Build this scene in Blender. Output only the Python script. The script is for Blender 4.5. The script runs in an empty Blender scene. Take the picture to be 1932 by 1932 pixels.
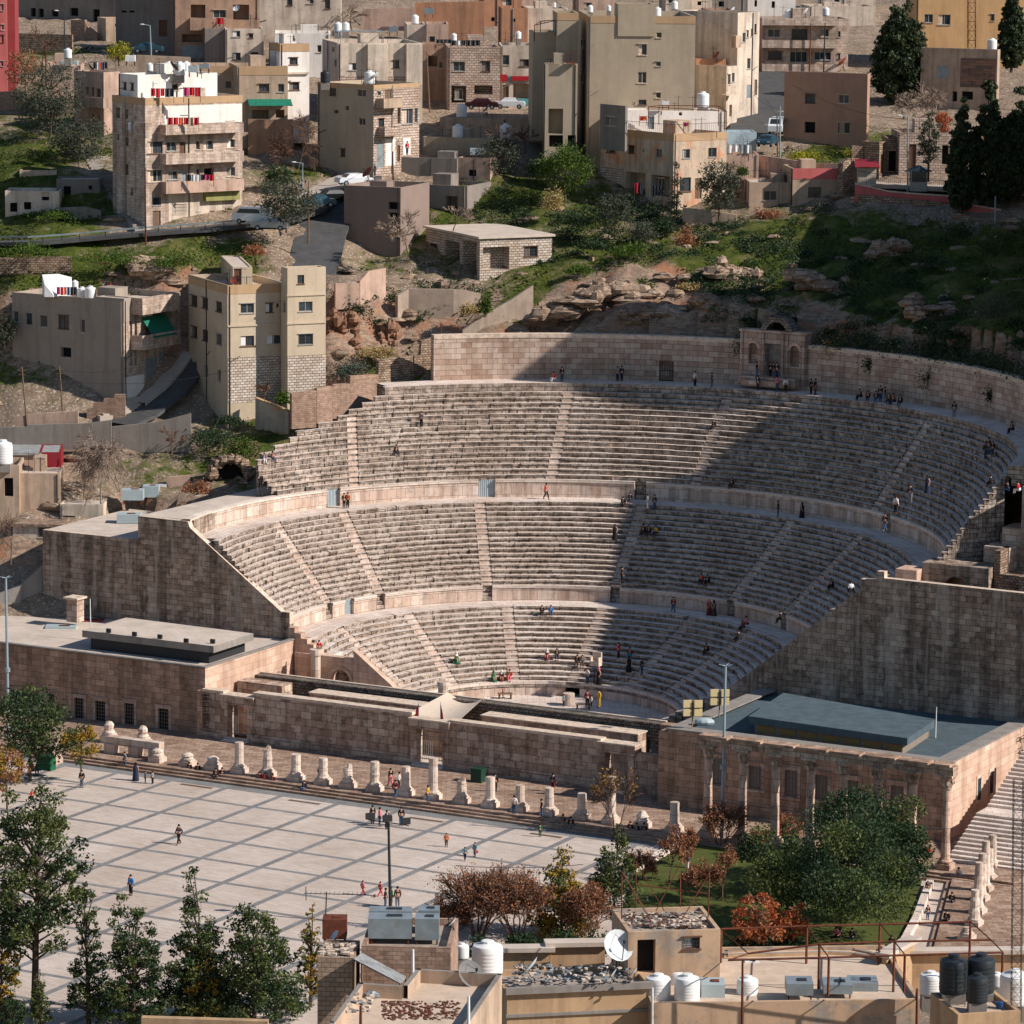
import bpy, math, random
import numpy as np
from mathutils import Vector, Matrix
random.seed(7); rng = np.random.default_rng(7)
SC = bpy.context.scene; COL = SC.collection
# ------------------------------------------------------------------ camera model (1932-unit picture grid)
FP, PITCH, ROLL, CH, CD = 7409.2, .1624, .0099, 84.98, 356.02
_F = np.array([0, math.cos(PITCH), -math.sin(PITCH)]); _R = np.array([1., 0, 0]); _U = np.array([0, math.sin(PITCH), math.cos(PITCH)])
_R2 = _R*math.cos(ROLL)+_U*math.sin(ROLL); _U2 = -_R*math.sin(ROLL)+_U*math.cos(ROLL)
EYE = np.array([0, -CD, CH])
def V(*a): return np.array(a[0] if len(a) == 1 else a, float)
def proj(p):
    d = np.asarray(p, float)-EYE; z = d@_F
    return 966+FP*(d@_R2)/z, 966-FP*(d@_U2)/z
def ray(u, v): return _F+_R2*(u-966)/FP-_U2*(v-966)/FP
def atz(u, v, z): r = ray(u, v); return EYE+r*((z-EYE[2])/r[2])
def aty(u, v, y): r = ray(u, v); return EYE+r*((y-EYE[1])/r[1])
def onplane(u, v, p, n): r = ray(u, v); return EYE+r*(((p-EYE)@n)/(r@n))
def ppm(p): return FP/((np.asarray(p)-EYE)@_F)          # picture units per metre at p
cam = bpy.data.cameras.new('camera'); camo = bpy.data.objects.new('camera', cam); COL.objects.link(camo)
cam.sensor_width = 36; cam.lens = 36*FP/1932; cam.clip_start = 1; cam.clip_end = 5000
camo.matrix_world = Matrix(((_R2[0], _U2[0], -_F[0], EYE[0]), (_R2[1], _U2[1], -_F[1], EYE[1]), (_R2[2], _U2[2], -_F[2], EYE[2]), (0, 0, 0, 1)))
SC.camera = camo
# theatre frame: s along the stage, t away from the plaza
_AL = -.4891
E1 = V(math.cos(_AL), math.sin(_AL), 0); E2 = V(-math.sin(_AL), math.cos(_AL), 0); CT = V(5.26, 37.27, 0)
def fr(s, t, z=0.): return CT+s*E1+t*E2+V(0, 0, z)
def st(p): d = np.asarray(p)-CT; return d@E1, d@E2
def att(u, v, t): return onplane(u, v, CT+t*E2, E2)
def ats(u, v, s): return onplane(u, v, CT+s*E1, E1)
# ------------------------------------------------------------------ mesh builder
def wloc(o):
    L = V(0, 0, 0)
    while o is not None: L = L+np.array(o.location); o = o.parent
    return L
class MB:
    def __init__(s): s.v = []; s.f = []; s.m = []; s.uv = {}
    def face(s, pts, m=0, uv=None):
        i = len(s.v); s.v += [tuple(map(float, p)) for p in pts]; s.f.append(tuple(range(i, i+len(pts)))); s.m.append(m)
        if uv is not None: s.uv[len(s.f)-1] = uv
        return s
    def box(s, o, a, b, c, m=0, skip=''):
        o, a, b, c = [np.asarray(x, float) for x in (o, a, b, c)]
        if np.cross(a, b)@c < 0: a, b = b, a
        p = [o, o+a, o+a+b, o+b, o+c, o+a+c, o+a+b+c, o+b+c]
        for k, q in zip('bt0123', ((3, 2, 1, 0), (4, 5, 6, 7), (0, 1, 5, 4), (1, 2, 6, 5), (2, 3, 7, 6), (3, 0, 4, 7))):
            if k not in skip: s.face([p[i] for i in q], m)
        return s
    def cbox(s, c, sx, sy, sz, ang=0., m=0):       # centre of the base
        d = V(math.cos(ang), math.sin(ang), 0); e = V(-math.sin(ang), math.cos(ang), 0)
        return s.box(np.asarray(c, float)-d*sx/2-e*sy/2, d*sx, e*sy, V(0, 0, sz), m)
    def prism(s, poly, z0, z1, m=0, mt=None):        # poly counter-clockwise (x,y)
        n = len(poly)
        for i in range(n):
            a, b = poly[i], poly[(i+1) % n]
            s.face([(a[0], a[1], z0), (b[0], b[1], z0), (b[0], b[1], z1), (a[0], a[1], z1)], m)
        s.face([(p[0], p[1], z1) for p in poly], m if mt is None else mt)
        return s
    def tube(s, p0, p1, r0, r1=None, n=6, m=0, cap=True):
        r1 = r0 if r1 is None else r1
        p0, p1 = np.asarray(p0, float), np.asarray(p1, float); d = p1-p0; L = np.linalg.norm(d)
        if L < 1e-6: return s
        d /= L; a = np.cross(d, V(0, 0, 1) if abs(d[2]) < .9 else V(1, 0, 0)); a /= np.linalg.norm(a); b = np.cross(d, a)
        c = [(math.cos(2*math.pi*i/n), math.sin(2*math.pi*i/n)) for i in range(n)]
        A = [p0+r0*(x*a+y*b) for x, y in c]; B = [p1+r1*(x*a+y*b) for x, y in c]
        for i in range(n):
            j = (i+1) % n; s.face([A[j], A[i], B[i], B[j]], m) if False else s.face([A[i], A[j], B[j], B[i]], m)
        if cap: s.face(B, m); s.face(A[::-1], m)
        return s
    def path(s, pts, r, n=5, m=0):
        for a, b in zip(pts, pts[1:]): s.tube(a, b, r, r, n, m)
        return s
    def lathe(s, prof, c=(0, 0, 0), n=16, m=0, jit=0.):
        c = np.asarray(c, float); R = []
        for r, z in prof:
            R.append([c+V((r*(1+random.uniform(-jit, jit)))*math.cos(2*math.pi*i/n), r*(1+random.uniform(-jit, jit))*math.sin(2*math.pi*i/n), z+random.uniform(-jit, jit)*.3) for i in range(n)])
        for k in range(len(R)-1):
            for i in range(n):
                j = (i+1) % n
                a = 2*math.pi*prof[k][0]/n
                s.face([R[k][i], R[k][j], R[k+1][j], R[k+1][i]], m, [(i*a, prof[k][1]), ((i+1)*a, prof[k][1]), ((i+1)*a, prof[k+1][1]), (i*a, prof[k+1][1])])
        s.face(R[-1], m); s.face(R[0][::-1], m)
        return s
    def blob(s, c, rx, ry, rz, n=8, k=5, jit=.12, m=0, ang=0.):
        c = np.asarray(c, float); R = []
        for i in range(k+1):
            a = math.pi*i/k-math.pi/2; row = []
            for j in range(n):
                b = 2*math.pi*j/n; q = 1+random.uniform(-jit, jit)
                x, y = rx*math.cos(a)*math.cos(b)*q, ry*math.cos(a)*math.sin(b)*q
                row.append(c+V(x*math.cos(ang)-y*math.sin(ang), x*math.sin(ang)+y*math.cos(ang), rz*math.sin(a)*q))
            R.append(row)
        for i in range(k):
            for j in range(n): s.face([R[i][j], R[i][(j+1) % n], R[i+1][(j+1) % n], R[i+1][j]], m)
        return s
    def build(s, name, mats, parent=None, smooth=False, local=False):
        me = bpy.data.meshes.new(name)
        L = V(0, 0, 0) if local else wloc(parent)
        v = np.array(s.v, float).reshape(-1, 3)-L
        me.from_pydata(v.tolist(), [], s.f)
        if not isinstance(mats, (list, tuple)): mats = [mats]
        for x in mats: me.materials.append(x)
        me.polygons.foreach_set('material_index', s.m)
        uvl = me.uv_layers.new(name='UVMap'); uvs = []
        W = np.array(s.v, float).reshape(-1, 3)
        for i, f in enumerate(s.f):
            if i in s.uv: uvs += [c for q in s.uv[i] for c in q]; continue
            P = W[list(f)]; n = np.cross(P[1]-P[0], P[2]-P[0]); l = np.linalg.norm(n)
            n = n/l if l > 1e-12 else V(0, 0, 1)
            if abs(n[2]) > .7: uvs += P[:, :2].ravel().tolist()
            else:
                h = math.hypot(n[0], n[1]); t = V(-n[1]/h, n[0]/h, 0)
                uvs += np.stack([P@t, P[:, 2]], 1).ravel().tolist()
        uvl.data.foreach_set('uv', uvs)
        if smooth:
            import bmesh
            bm = bmesh.new(); bm.from_mesh(me); bmesh.ops.remove_doubles(bm, verts=bm.verts, dist=1e-4); bm.to_mesh(me); bm.free()
            me.polygons.foreach_set('use_smooth', [True]*len(me.polygons))
            try: me.set_sharp_from_angle(angle=.8)
            except Exception: pass
        me.update()
        o = bpy.data.objects.new(name, me); COL.objects.link(o); o.parent = parent
        return o
def tag(o, label, cat, group=None):
    o['label'] = label; o['category'] = cat
    if group: o['group'] = group
    return o
def thing(name, label, cat, loc, group=None, rz=0.):
    o = bpy.data.objects.new(name, None); COL.objects.link(o); o.location = tuple(map(float, loc)); o.rotation_euler = (0, 0, rz)
    o.empty_display_size = .5
    return tag(o, label, cat, group)
def kind(o, k): o['kind'] = k; return o
def dup(root, loc, rz=None, label=None, group=None, sc=None):
    r = root.copy(); COL.objects.link(r); r.location = tuple(map(float, loc))
    if rz is not None: r.rotation_euler = (0, 0, rz)
    if label: r['label'] = label
    if group: r['group'] = group
    if sc is not None: r.scale = (sc, sc, sc)
    for ch in list(root.children):
        c = ch.copy(); COL.objects.link(c); c.parent = r
        for g in list(ch.children):
            d = g.copy(); COL.objects.link(d); d.parent = c
    return r
# ------------------------------------------------------------------ materials
MC = {}
def sr(r, g, b):                                    # sRGB 0-255 -> linear
    f = lambda c: (c/255/12.92) if c/255 <= .04045 else ((c/255+.055)/1.055)**2.4
    return (f(r), f(g), f(b), 1)
class NT:
    def __init__(s, name, rough=.85, spec=.2):
        s.mat = bpy.data.materials.new(name); s.mat.use_nodes = True; s.t = s.mat.node_tree; s.b = s.t.nodes['Principled BSDF']
        s.b.inputs['Roughness'].default_value = rough; s.b.inputs['Specular IOR Level'].default_value = spec
        s.tc = None
    def n(s, ty, **kw):
        x = s.t.nodes.new(ty)
        for k, v in kw.items():
            if k in x.inputs: x.inputs[k].default_value = v
            else: setattr(x, k, v)
        return x
    def l(s, a, b): s.t.links.new(a, b)
    def co(s, which='Object'):
        if s.tc is None: s.tc = s.n('ShaderNodeTexCoord')
        return s.tc.outputs[which]
    def pos(s):
        return s.n('ShaderNodeNewGeometry').outputs['Position']
    def noise(s, scale, detail=4, rough=.6, vec=None, stretch=None):
        v = vec if vec is not None else s.pos()
        if stretch is not None:
            m = s.n('ShaderNodeMapping'); m.inputs['Scale'].default_value = stretch; s.l(v, m.inputs['Vector']); v = m.outputs['Vector']
        x = s.n('ShaderNodeTexNoise'); x.inputs['Scale'].default_value = scale; x.inputs['Detail'].default_value = detail; x.inputs['Roughness'].default_value = rough
        s.l(v, x.inputs['Vector']); return x.outputs['Fac']
    def ramp(s, fac, a, b, ca=0., cb=1.):
        x = s.n('ShaderNodeMapRange'); x.clamp = True
        for k, q in zip(('From Min', 'From Max', 'To Min', 'To Max'), (a, b, ca, cb)): x.inputs[k].default_value = q
        s.l(fac, x.inputs['Value']); return x.outputs['Result']
    def mix(s, fac, a, b, mode='MIX'):
        x = s.n('ShaderNodeMix', data_type='RGBA', blend_type=mode)
        for k, q in ((0, fac), (6, a), (7, b)):
            if isinstance(q, (int, float)): x.inputs[k].default_value = q
            elif isinstance(q, tuple): x.inputs[k].default_value = q
            else: s.l(q, x.inputs[k])
        return x.outputs[2]
    def out(s, col, bump=None, strength=.3, dist=.05):
        if isinstance(col, tuple): s.b.inputs['Base Color'].default_value = col
        else: s.l(col, s.b.inputs['Base Color'])
        if bump is not None:
            x = s.n('ShaderNodeBump'); x.inputs['Strength'].default_value = strength; x.inputs['Distance'].default_value = dist
            s.l(bump, x.inputs['Height']); s.l(x.outputs['Normal'], s.b.inputs['Normal'])
        return s.mat
def sh(c, k): return (c[0]*k, c[1]*k, c[2]*k, 1)
def stone(name, c1, c2, bw=.9, bh=.45, mortar=None, stain=.6, stc=(.05, .042, .035, 1), streak=.0, bump=.5, ms=.02, big=.25, lo=.52, hi=.66, white=0.):
    if name in MC: return MC[name]
    m = NT(name, .9, .15); br = m.n('ShaderNodeTexBrick'); br.offset = .5; br.squash = 1
    for k, q in (('Color1', c1), ('Color2', c2), ('Mortar', mortar or sh(c1, .55)), ('Scale', 1.), ('Mortar Size', ms), ('Mortar Smooth', .3), ('Bias', 0.), ('Brick Width', bw), ('Row Height', bh)): br.inputs[k].default_value = q
    m.l(m.co('UV'), br.inputs['Vector'])
    c = m.mix(m.ramp(m.noise(big, 5), .35, .7), br.outputs['Color'], m.mix(1., br.outputs['Color'], sh(V(.78, .74, .7), 1), 'MULTIPLY'))
    c = m.mix(m.ramp(m.noise(1.3, 6, .7), lo, hi, 0., stain), c, stc)
    if streak: c = m.mix(m.ramp(m.noise(1.0, 4, .6, stretch=(1, 1, .06)), .47, .6, 0., streak), c, stc)
    if white: c = m.mix(m.ramp(m.noise(.8, 4, .6, stretch=(1, 1, .1), vec=None), .54, .6, 0., white), c, sr(196, 184, 170))
    c = m.mix(m.ramp(m.noise(7., 3), .3, .75, 0., .35), c, m.mix(1., c, (.6, .58, .56, 1), 'MULTIPLY'))
    h = m.mix(.5, br.outputs['Fac'], m.noise(5., 4))
    MC[name] = m.out(c, h, bump, -.06); return MC[name]
def plaster(name, c, var=.3, stain=.45, stc=(.09, .075, .06, 1), streak=.45, sc=.5, patch=None, rough=.9):
    if name in MC: return MC[name]
    m = NT(name, rough, .15)
    k = m.mix(m.ramp(m.noise(sc, 5), .3, .7), c, sh(c, 1-var))
    if patch: k = m.mix(m.ramp(m.noise(.45, 5, .65), .55, .6), k, patch)
    k = m.mix(m.ramp(m.noise(1.2, 4, .6, stretch=(1, 1, .08)), .47, .68, 0., streak), k, stc)
    k = m.mix(m.ramp(m.noise(2.1, 6, .7), .55, .72, 0., stain), k, stc)
    MC[name] = m.out(k, m.noise(9., 4), .25, .02); return MC[name]
def simple(name, c, rough=.6, var=.2, sc=3., metal=0., spec=.3, stain=0., stc=(.06, .03, .02, 1)):
    if name in MC: return MC[name]
    m = NT(name, rough, spec); m.b.inputs['Metallic'].default_value = metal
    k = m.mix(m.ramp(m.noise(sc, 3), .3, .7), c, sh(c, 1-var))
    if stain: k = m.mix(m.ramp(m.noise(1.7, 6, .7), .48, .62, 0., stain), k, stc)
    MC[name] = m.out(k); return MC[name]
def corrug(name, c, rough=.5, stain=.4, per=.18):
    if name in MC: return MC[name]
    m = NT(name, rough, .4); w = m.n('ShaderNodeTexWave'); w.inputs['Scale'].default_value = 1/per/ (2*math.pi)*6.28; m.l(m.co('UV'), w.inputs['Vector'])
    k = m.mix(m.ramp(m.noise(1.2, 5), .45, .65, 0., stain), c, (.08, .04, .025, 1))
    MC[name] = m.out(k, w.outputs['Fac'], .6, .05); return MC[name]
def leafm(name, c1, c2, trans=.25):
    if name in MC: return MC[name]
    m = NT(name, .6, .25); g = m.n('ShaderNodeNewGeometry')
    k = m.mix(m.ramp(g.outputs['Random Per Island'], 0, 1), c1, c2)
    k = m.mix(m.ramp(m.noise(.5, 3), .35, .65, 0, .6), k, sh(c1, .75))
    m.out(k)
    tr = m.n('ShaderNodeBsdfTranslucent'); m.l(k, tr.inputs['Color'])
    mx = m.n('ShaderNodeMixShader'); mx.inputs[0].default_value = trans
    m.l(m.b.outputs[0], mx.inputs[1]); m.l(tr.outputs[0], mx.inputs[2]); m.l(mx.outputs[0], m.t.nodes['Material Output'].inputs['Surface'])
    MC[name] = m.mat; return m.mat
def glassm(name='window_glass', c=(.02, .028, .034, 1)):
    if name in MC: return MC[name]
    m = NT(name, .12, .5); k = m.mix(m.ramp(m.noise(.6, 2), .4, .6), c, sh(c, 2.2)); MC[name] = m.out(k); return MC[name]
# ------------------------------------------------------------------ palette
LST1, LST2 = sr(205, 176, 150), sr(165, 128, 106)
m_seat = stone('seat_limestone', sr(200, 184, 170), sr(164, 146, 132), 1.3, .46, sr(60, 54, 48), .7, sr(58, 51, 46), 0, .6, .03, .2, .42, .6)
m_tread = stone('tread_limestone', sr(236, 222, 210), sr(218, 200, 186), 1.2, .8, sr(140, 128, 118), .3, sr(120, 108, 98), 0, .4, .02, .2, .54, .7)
m_pod = stone('podium_limestone', sr(228, 210, 196), sr(206, 178, 160), 1.1, 1.05, sr(112, 96, 84), .4, sr(96, 80, 68), .35, .4, .02, .25, .52, .68)
m_back = stone('back_wall_stone', sr(212, 192, 176), sr(178, 148, 130), 1.2, .62, sr(100, 84, 72), .4, sr(70, 60, 52), .2, .5, .022, .3, .54, .68)
m_stage = stone('stage_wall_stone', sr(220, 198, 178), sr(172, 142, 122), 1.15, .72, sr(100, 86, 74), .5, sr(60, 52, 46), .25, .5, .022, .35, .5, .62)
m_ana = stone('analemma_stone', sr(196, 174, 156), sr(150, 128, 112), 1.0, .55, sr(90, 78, 68), .65, sr(60, 53, 47), .5, .5, .022, .22, .5, .64, .35)
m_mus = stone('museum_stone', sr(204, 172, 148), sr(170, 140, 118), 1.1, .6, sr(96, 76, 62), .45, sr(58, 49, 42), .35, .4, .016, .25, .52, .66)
m_muslit = stone('museum_stone_lit', sr(228, 198, 176), sr(208, 174, 152), 1.2, .7, sr(160, 128, 108), .3, sr(120, 96, 80), .3, .4, .014, .25, .55, .7)  # lighter copy of the museum stone, sunlight on the side walls put into its colour
m_col = stone('column_stone', sr(228, 210, 194), sr(202, 178, 160), 3., 1.6, sr(120, 100, 88), .35, sr(110, 92, 80), .2, .8, .012, .3, .52, .66)
m_rub = stone('rubble_stone', sr(196, 172, 150), sr(140, 116, 98), .42, .26, sr(84, 72, 60), .5, sr(60, 52, 44), 0, .9, .03, .4, .5, .65)
m_dark = stone('weathered_top_stone', sr(156, 144, 132), sr(112, 103, 94), .5, .3, sr(48, 44, 40), .7, sr(34, 32, 30), 0, .9, .03)
m_colp = stone('pink_column_stone', sr(224, 192, 170), sr(196, 162, 142), 3., 1.2, sr(110, 88, 76), .5, sr(96, 78, 66), .3, .8, .02, .4, .5, .64)
m_cap = simple('cut_stone_coping', sr(222, 200, 178), .9, .25, 2., 0, .15, .4, sr(110, 96, 84))
m_deck = plaster('roof_screed', sr(206, 190, 174), .25, .4, sr(120, 106, 94), 0)
m_rub2 = stone('block_masonry', sr(190, 160, 140), sr(160, 130, 112), .42, .21, sr(112, 94, 82), .35, sr(90, 74, 62), .2, .5, .012)
m_white = simple('white_plastic', sr(232, 232, 228), .45, .08, 1.5, 0, .4, .25, sr(170, 160, 148))
m_blackp = simple('black_plastic', sr(40, 46, 50), .5, .2, 1., 0, .4)
m_galv = simple('galvanised_steel', sr(150, 162, 166), .5, .25, 1.5, .3, .4, .25, sr(120, 84, 64))
m_rust = simple('rusty_steel', sr(120, 68, 50), .8, .4, 4., .1, .2, .5, sr(64, 38, 28))
m_dkst = simple('dark_steel', sr(50, 50, 52), .6, .2)
m_pole = simple('painted_pole', sr(150, 166, 172), .5, .15, 2., .2, .4)
m_wood = simple('weathered_wood', sr(120, 98, 78), .85, .3, 4.)
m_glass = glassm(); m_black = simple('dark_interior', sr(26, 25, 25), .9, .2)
m_frame = simple('aluminium_window_frame', sr(176, 172, 166), .5, .12, 3., .2)
m_fwood = simple('brown_window_frame', sr(104, 74, 58), .7, .2)
m_grille = simple('iron_grille', sr(150, 144, 138), .5, .2)
m_asph = plaster('asphalt', (.1, .098, .096, 1), .3, .4, (.03, .03, .03, 1), 0, .8)
m_conc = plaster('grey_concrete', sr(150, 142, 134), .25, .4, sr(90, 82, 76), .35)
m_pave = plaster('sidewalk_concrete', sr(186, 172, 158), .2, .3, sr(120, 108, 98), 0)
# ================================================================== TERRAIN
CP = []                                    # (x, y, z, grass 0..1, rock 0..1)
def cp(u, v, Y, g=.5, r=.2): p = aty(u, v, Y); CP.append((p[0], p[1], p[2], g, r))
def cs(s, t, z, g=0., r=.3): p = fr(s, t, z); CP.append((p[0], p[1], p[2], g, r))
for q in ((20,470,104,.8,.1),(150,458,106,.75,.1),(275,433,108,.3,.1),(450,425,110,.3,.1),(560,490,103,.3,.1),(600,440,110,.1,.1),(640,380,119,.1,.1),(700,330,130,.1,.1),
  (20,540,96,.9,.2),(150,540,97,.9,.3),(300,530,97,.8,.5),(360,500,100,.9,.4),(430,480,103,.8,.2),(620,600,88,.3,.9),(680,560,94,.3,.7),
  (100,380,117,.8,.1),(30,300,128,.8,.1),(200,330,125,.5,.2),(160,240,142,.6,.2),(30,172,165,.5,.2),(80,100,195,.6,.3),(200,80,205,.4,.3),(60,40,230,.4,.2),(300,100,195,.2,.1),(400,125,182,.2,.1),
  (520,290,135,.5,.4),(560,330,128,.7,.2),(600,300,136,.4,.4),(480,300,133,.4,.3),(700,335,128,.1,.1),(780,300,135,.1,.1),
  (700,510,108,.6,.1),(800,440,116,.7,.1),(880,380,124,.8,.1),(1000,360,126,.8,.1),(940,300,138,.4,.1),(1060,330,131,.5,.1),(890,200,170,.2,.1),(780,190,172,.2,.1),(960,180,176,.1,.1),
  (805,500,105,.5,.3),(905,530,100,.5,.4),(1040,500,103,.8,.2),(1000,560,95.5,.8,.3),(850,560,97,.3,.7),(780,600,93,.3,.8),
  (1150,480,104,.7,.3),(1100,540,94.5,.4,.95),(1200,540,93.5,.4,.95),(1150,590,91,.1,1.),(1260,590,88.5,.1,1.),(1270,550,91,.3,.9),(1040,600,92,.4,.8),(1330,560,90,.7,.4),(1350,500,99,.9,.3),(1450,480,100,.9,.2),
  (1130,400,120,.7,.1),(1269,395,120,.5,.1),(1390,405,117,.5,.2),(1500,395,115,.5,.2),(1590,370,114,.4,.2),(1500,430,107,.9,.1),(1600,470,100,.95,.2),(1700,470,99,.9,.3),(1850,500,92,.8,.4),(1932,470,95,.8,.3),
  (1420,560,87,.6,.6),(1540,560,86,.7,.5),(1540,600,82,.5,.6),(1650,560,82,.8,.4),(1650,610,76,.6,.4),(1750,620,71,.7,.4),(1850,640,62,.7,.3),(1932,620,61,.8,.3),(1780,540,84,.8,.5),
  (1620,360,115,.4,.2),(1700,352,117,.2,.1),(1800,360,114,.1,.1),(1932,365,112,.1,.1),(1720,330,123,.1,.1),(1493,271,136,.3,.1),(1560,285,132,.9,.1),(1620,280,135,.8,.1),(1450,260,138,.1,.1),(1440,200,160,.1,.1),(1470,130,190,.1,.1),
  (1640,190,166,.3,.1),(1740,190,166,.2,.1),(1850,200,163,.2,.1),(1932,200,163,.2,.1),
  (1180,190,174,.1,.1),(1300,110,200,.1,.1),(1420,60,225,.1,.1),(1550,60,226,.1,.1),(1700,60,226,.2,.1),(1880,60,226,.2,.1),
  (600,130,188,.2,.2),(700,60,222,.3,.3),(850,60,222,.3,.3),(1000,60,222,.2,.1),(400,40,228,.2,.1),
  (0,-60,300,.5,.2),(300,-60,300,.4,.1),(600,-60,300,.6,.2),(900,-60,300,.7,.2),(1200,-60,300,.2,.1),(1500,-60,300,.1,.1),(1932,-60,300,.1,.1),
  (20,800,82,.2,.2),(235,775,84,.3,.1),(430,815,80,.5,.2),(250,830,77,.5,.2),(330,745,87,.1,.1),(360,690,91,.1,.1),(360,640,93,.5,.2),(20,680,92,.7,.3),
  (100,900,70,.2,.2),(300,900,70,.6,.2),(430,870,72,.7,.3),(230,940,66,.4,.2),(60,960,62,.2,.2),(360,945,64,.3,.3),(30,1000,58,.2,.3),(40,1060,56,.3,.4),(40,1150,50,.1,.2),
  (560,745,86,.3,.3),(520,800,80,.8,.2),(620,740,84,.8,.2),(680,700,87,.8,.2),(760,690,89,.8,.2),(700,650,90,.4,.4)): cp(*q)
for q in ((-60,-20,6.5),(-60,-35,2),(-75,-20,5),(-75,-40,0),(-40,-25,0),(0,-25,-.5),(40,-25,-.5),(62,-25,2),(75,-25,5),(75,-10,9),(62,-10,7),(60,-42,0),(0,-60,-.5),(-60,-60,-.5),(60,-60,-.5),(0,-100,-.4),(-60,-95,-.4),(60,-95,0),(90,-40,0),(-100,-40,0),(-100,0,12),(90,20,24),(70,10,16),(66,0,12)): cs(*q)
for x, y, z in ((0,-90,1),(60,-90,3),(-60,-85,1),(0,-150,9),(80,-150,10),(-80,-150,9),(0,-200,15),(80,-200,15),(-80,-200,15),(140,-60,4),(-140,-40,6),(150,100,52),(-150,100,40),(150,250,72),(-150,250,64),(0,380,84),(150,380,88),(-150,380,84),(0,340,78),(150,0,20),(-150,30,18)): CP.append((x, y, z, .3, .2))
_C = np.array(CP)
# theatre bowl
S0 = 1.1
RINGS = dict(o=(0., -7.1, 14.2), w1=(7.3, -5.4, 27.5), l1=(7.3, -5.2, 24.9), w2=(16.5, -3.7, 39.), l2=(16.5, -3.4, 36.2), l3=(28., .8, 44.6), w3=(28., 1., 47.6))
def rp(t0, R, ph, z): return fr(S0+R*math.sin(ph), t0+R*math.cos(ph), z)
def bowl(x, y):
    d0 = (x-CT[0]); d1 = (y-CT[1]); s = d0*E1[0]+d1*E1[1]; t = d0*E2[0]+d1*E2[1]
    r = np.hypot(s-S0, t-1.); return s, t, r
def _phi(r): return r
_n = len(_C); _A = np.hypot(_C[:, 0][:, None]-_C[:, 0], _C[:, 1][:, None]-_C[:, 1])
_K = np.zeros((_n+3, _n+3)); _K[:_n, :_n] = _phi(_A)-np.eye(_n)*.6; _K[:_n, _n] = 1; _K[:_n, _n+1:] = _C[:, :2]/100; _K[_n:, :_n] = _K[:_n, _n:].T
_W = np.linalg.solve(_K, np.r_[_C[:, 2], 0, 0, 0])
def hraw(x, y):
    x = np.asarray(x, float); y = np.asarray(y, float); sh_ = x.shape; x = x.ravel(); y = y.ravel()
    B = _phi(np.hypot(x[:, None]-_C[:, 0], y[:, None]-_C[:, 1]))
    z = B@_W[:_n]+_W[_n]+(x*_W[_n+1]+y*_W[_n+2])/100
    s, t, r = bowl(x, y)
    z = np.where((r < 50.2) & (t > -14) & (s > -37-0*t) , np.minimum(z, np.clip(-3+(r-14)*.80, -3, 33)-1.2), z)
    z = np.where((t < -30) & (t > -125) & (np.abs(s) < 66) & (y > -88), -.6, z)
    z = np.where((t <= -13) & (t >= -31) & (s > -49) & (s < 64), np.minimum(z, -.6), z)
    z = np.where((t > -14) & (t < 4) & (s > -56) & (s < -30), np.minimum(z, 12), z)
    return z.reshape(sh_)
def H(x, y): return float(hraw(np.array([x]), np.array([y]))[0])
def hit(u, v, y0=20., y1=420.):
    ys = np.arange(y0, y1, .5); r = ray(u, v); P = EYE+np.outer((ys-EYE[1])/r[1], r)
    k = np.nonzero(P[:, 2] <= hraw(P[:, 0], P[:, 1]))[0]
    if len(k) == 0 or k[0] == 0: return P[-1] if len(k) == 0 else P[0]
    return P[k[0]]
def cover(x, y):
    d = (x[:, None]-_C[:, 0])**2+(y[:, None]-_C[:, 1])**2+4; w = 1/d**1.5; w /= w.sum(1, keepdims=True)
    return w@_C[:, 3], w@_C[:, 4]
def vnoise(x, y, sc, seed=0):
    g = np.random.default_rng(seed).random((64, 64)); X = x/sc; Y = y/sc; i = np.floor(X).astype(int); j = np.floor(Y).astype(int); a = X-i; b = Y-j
    a = a*a*(3-2*a); b = b*b*(3-2*b); q = lambda I, J: g[I % 64, J % 64]
    return (q(i, j)*(1-a)+q(i+1, j)*a)*(1-b)+(q(i, j+1)*(1-a)+q(i+1, j+1)*a)*b
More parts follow.
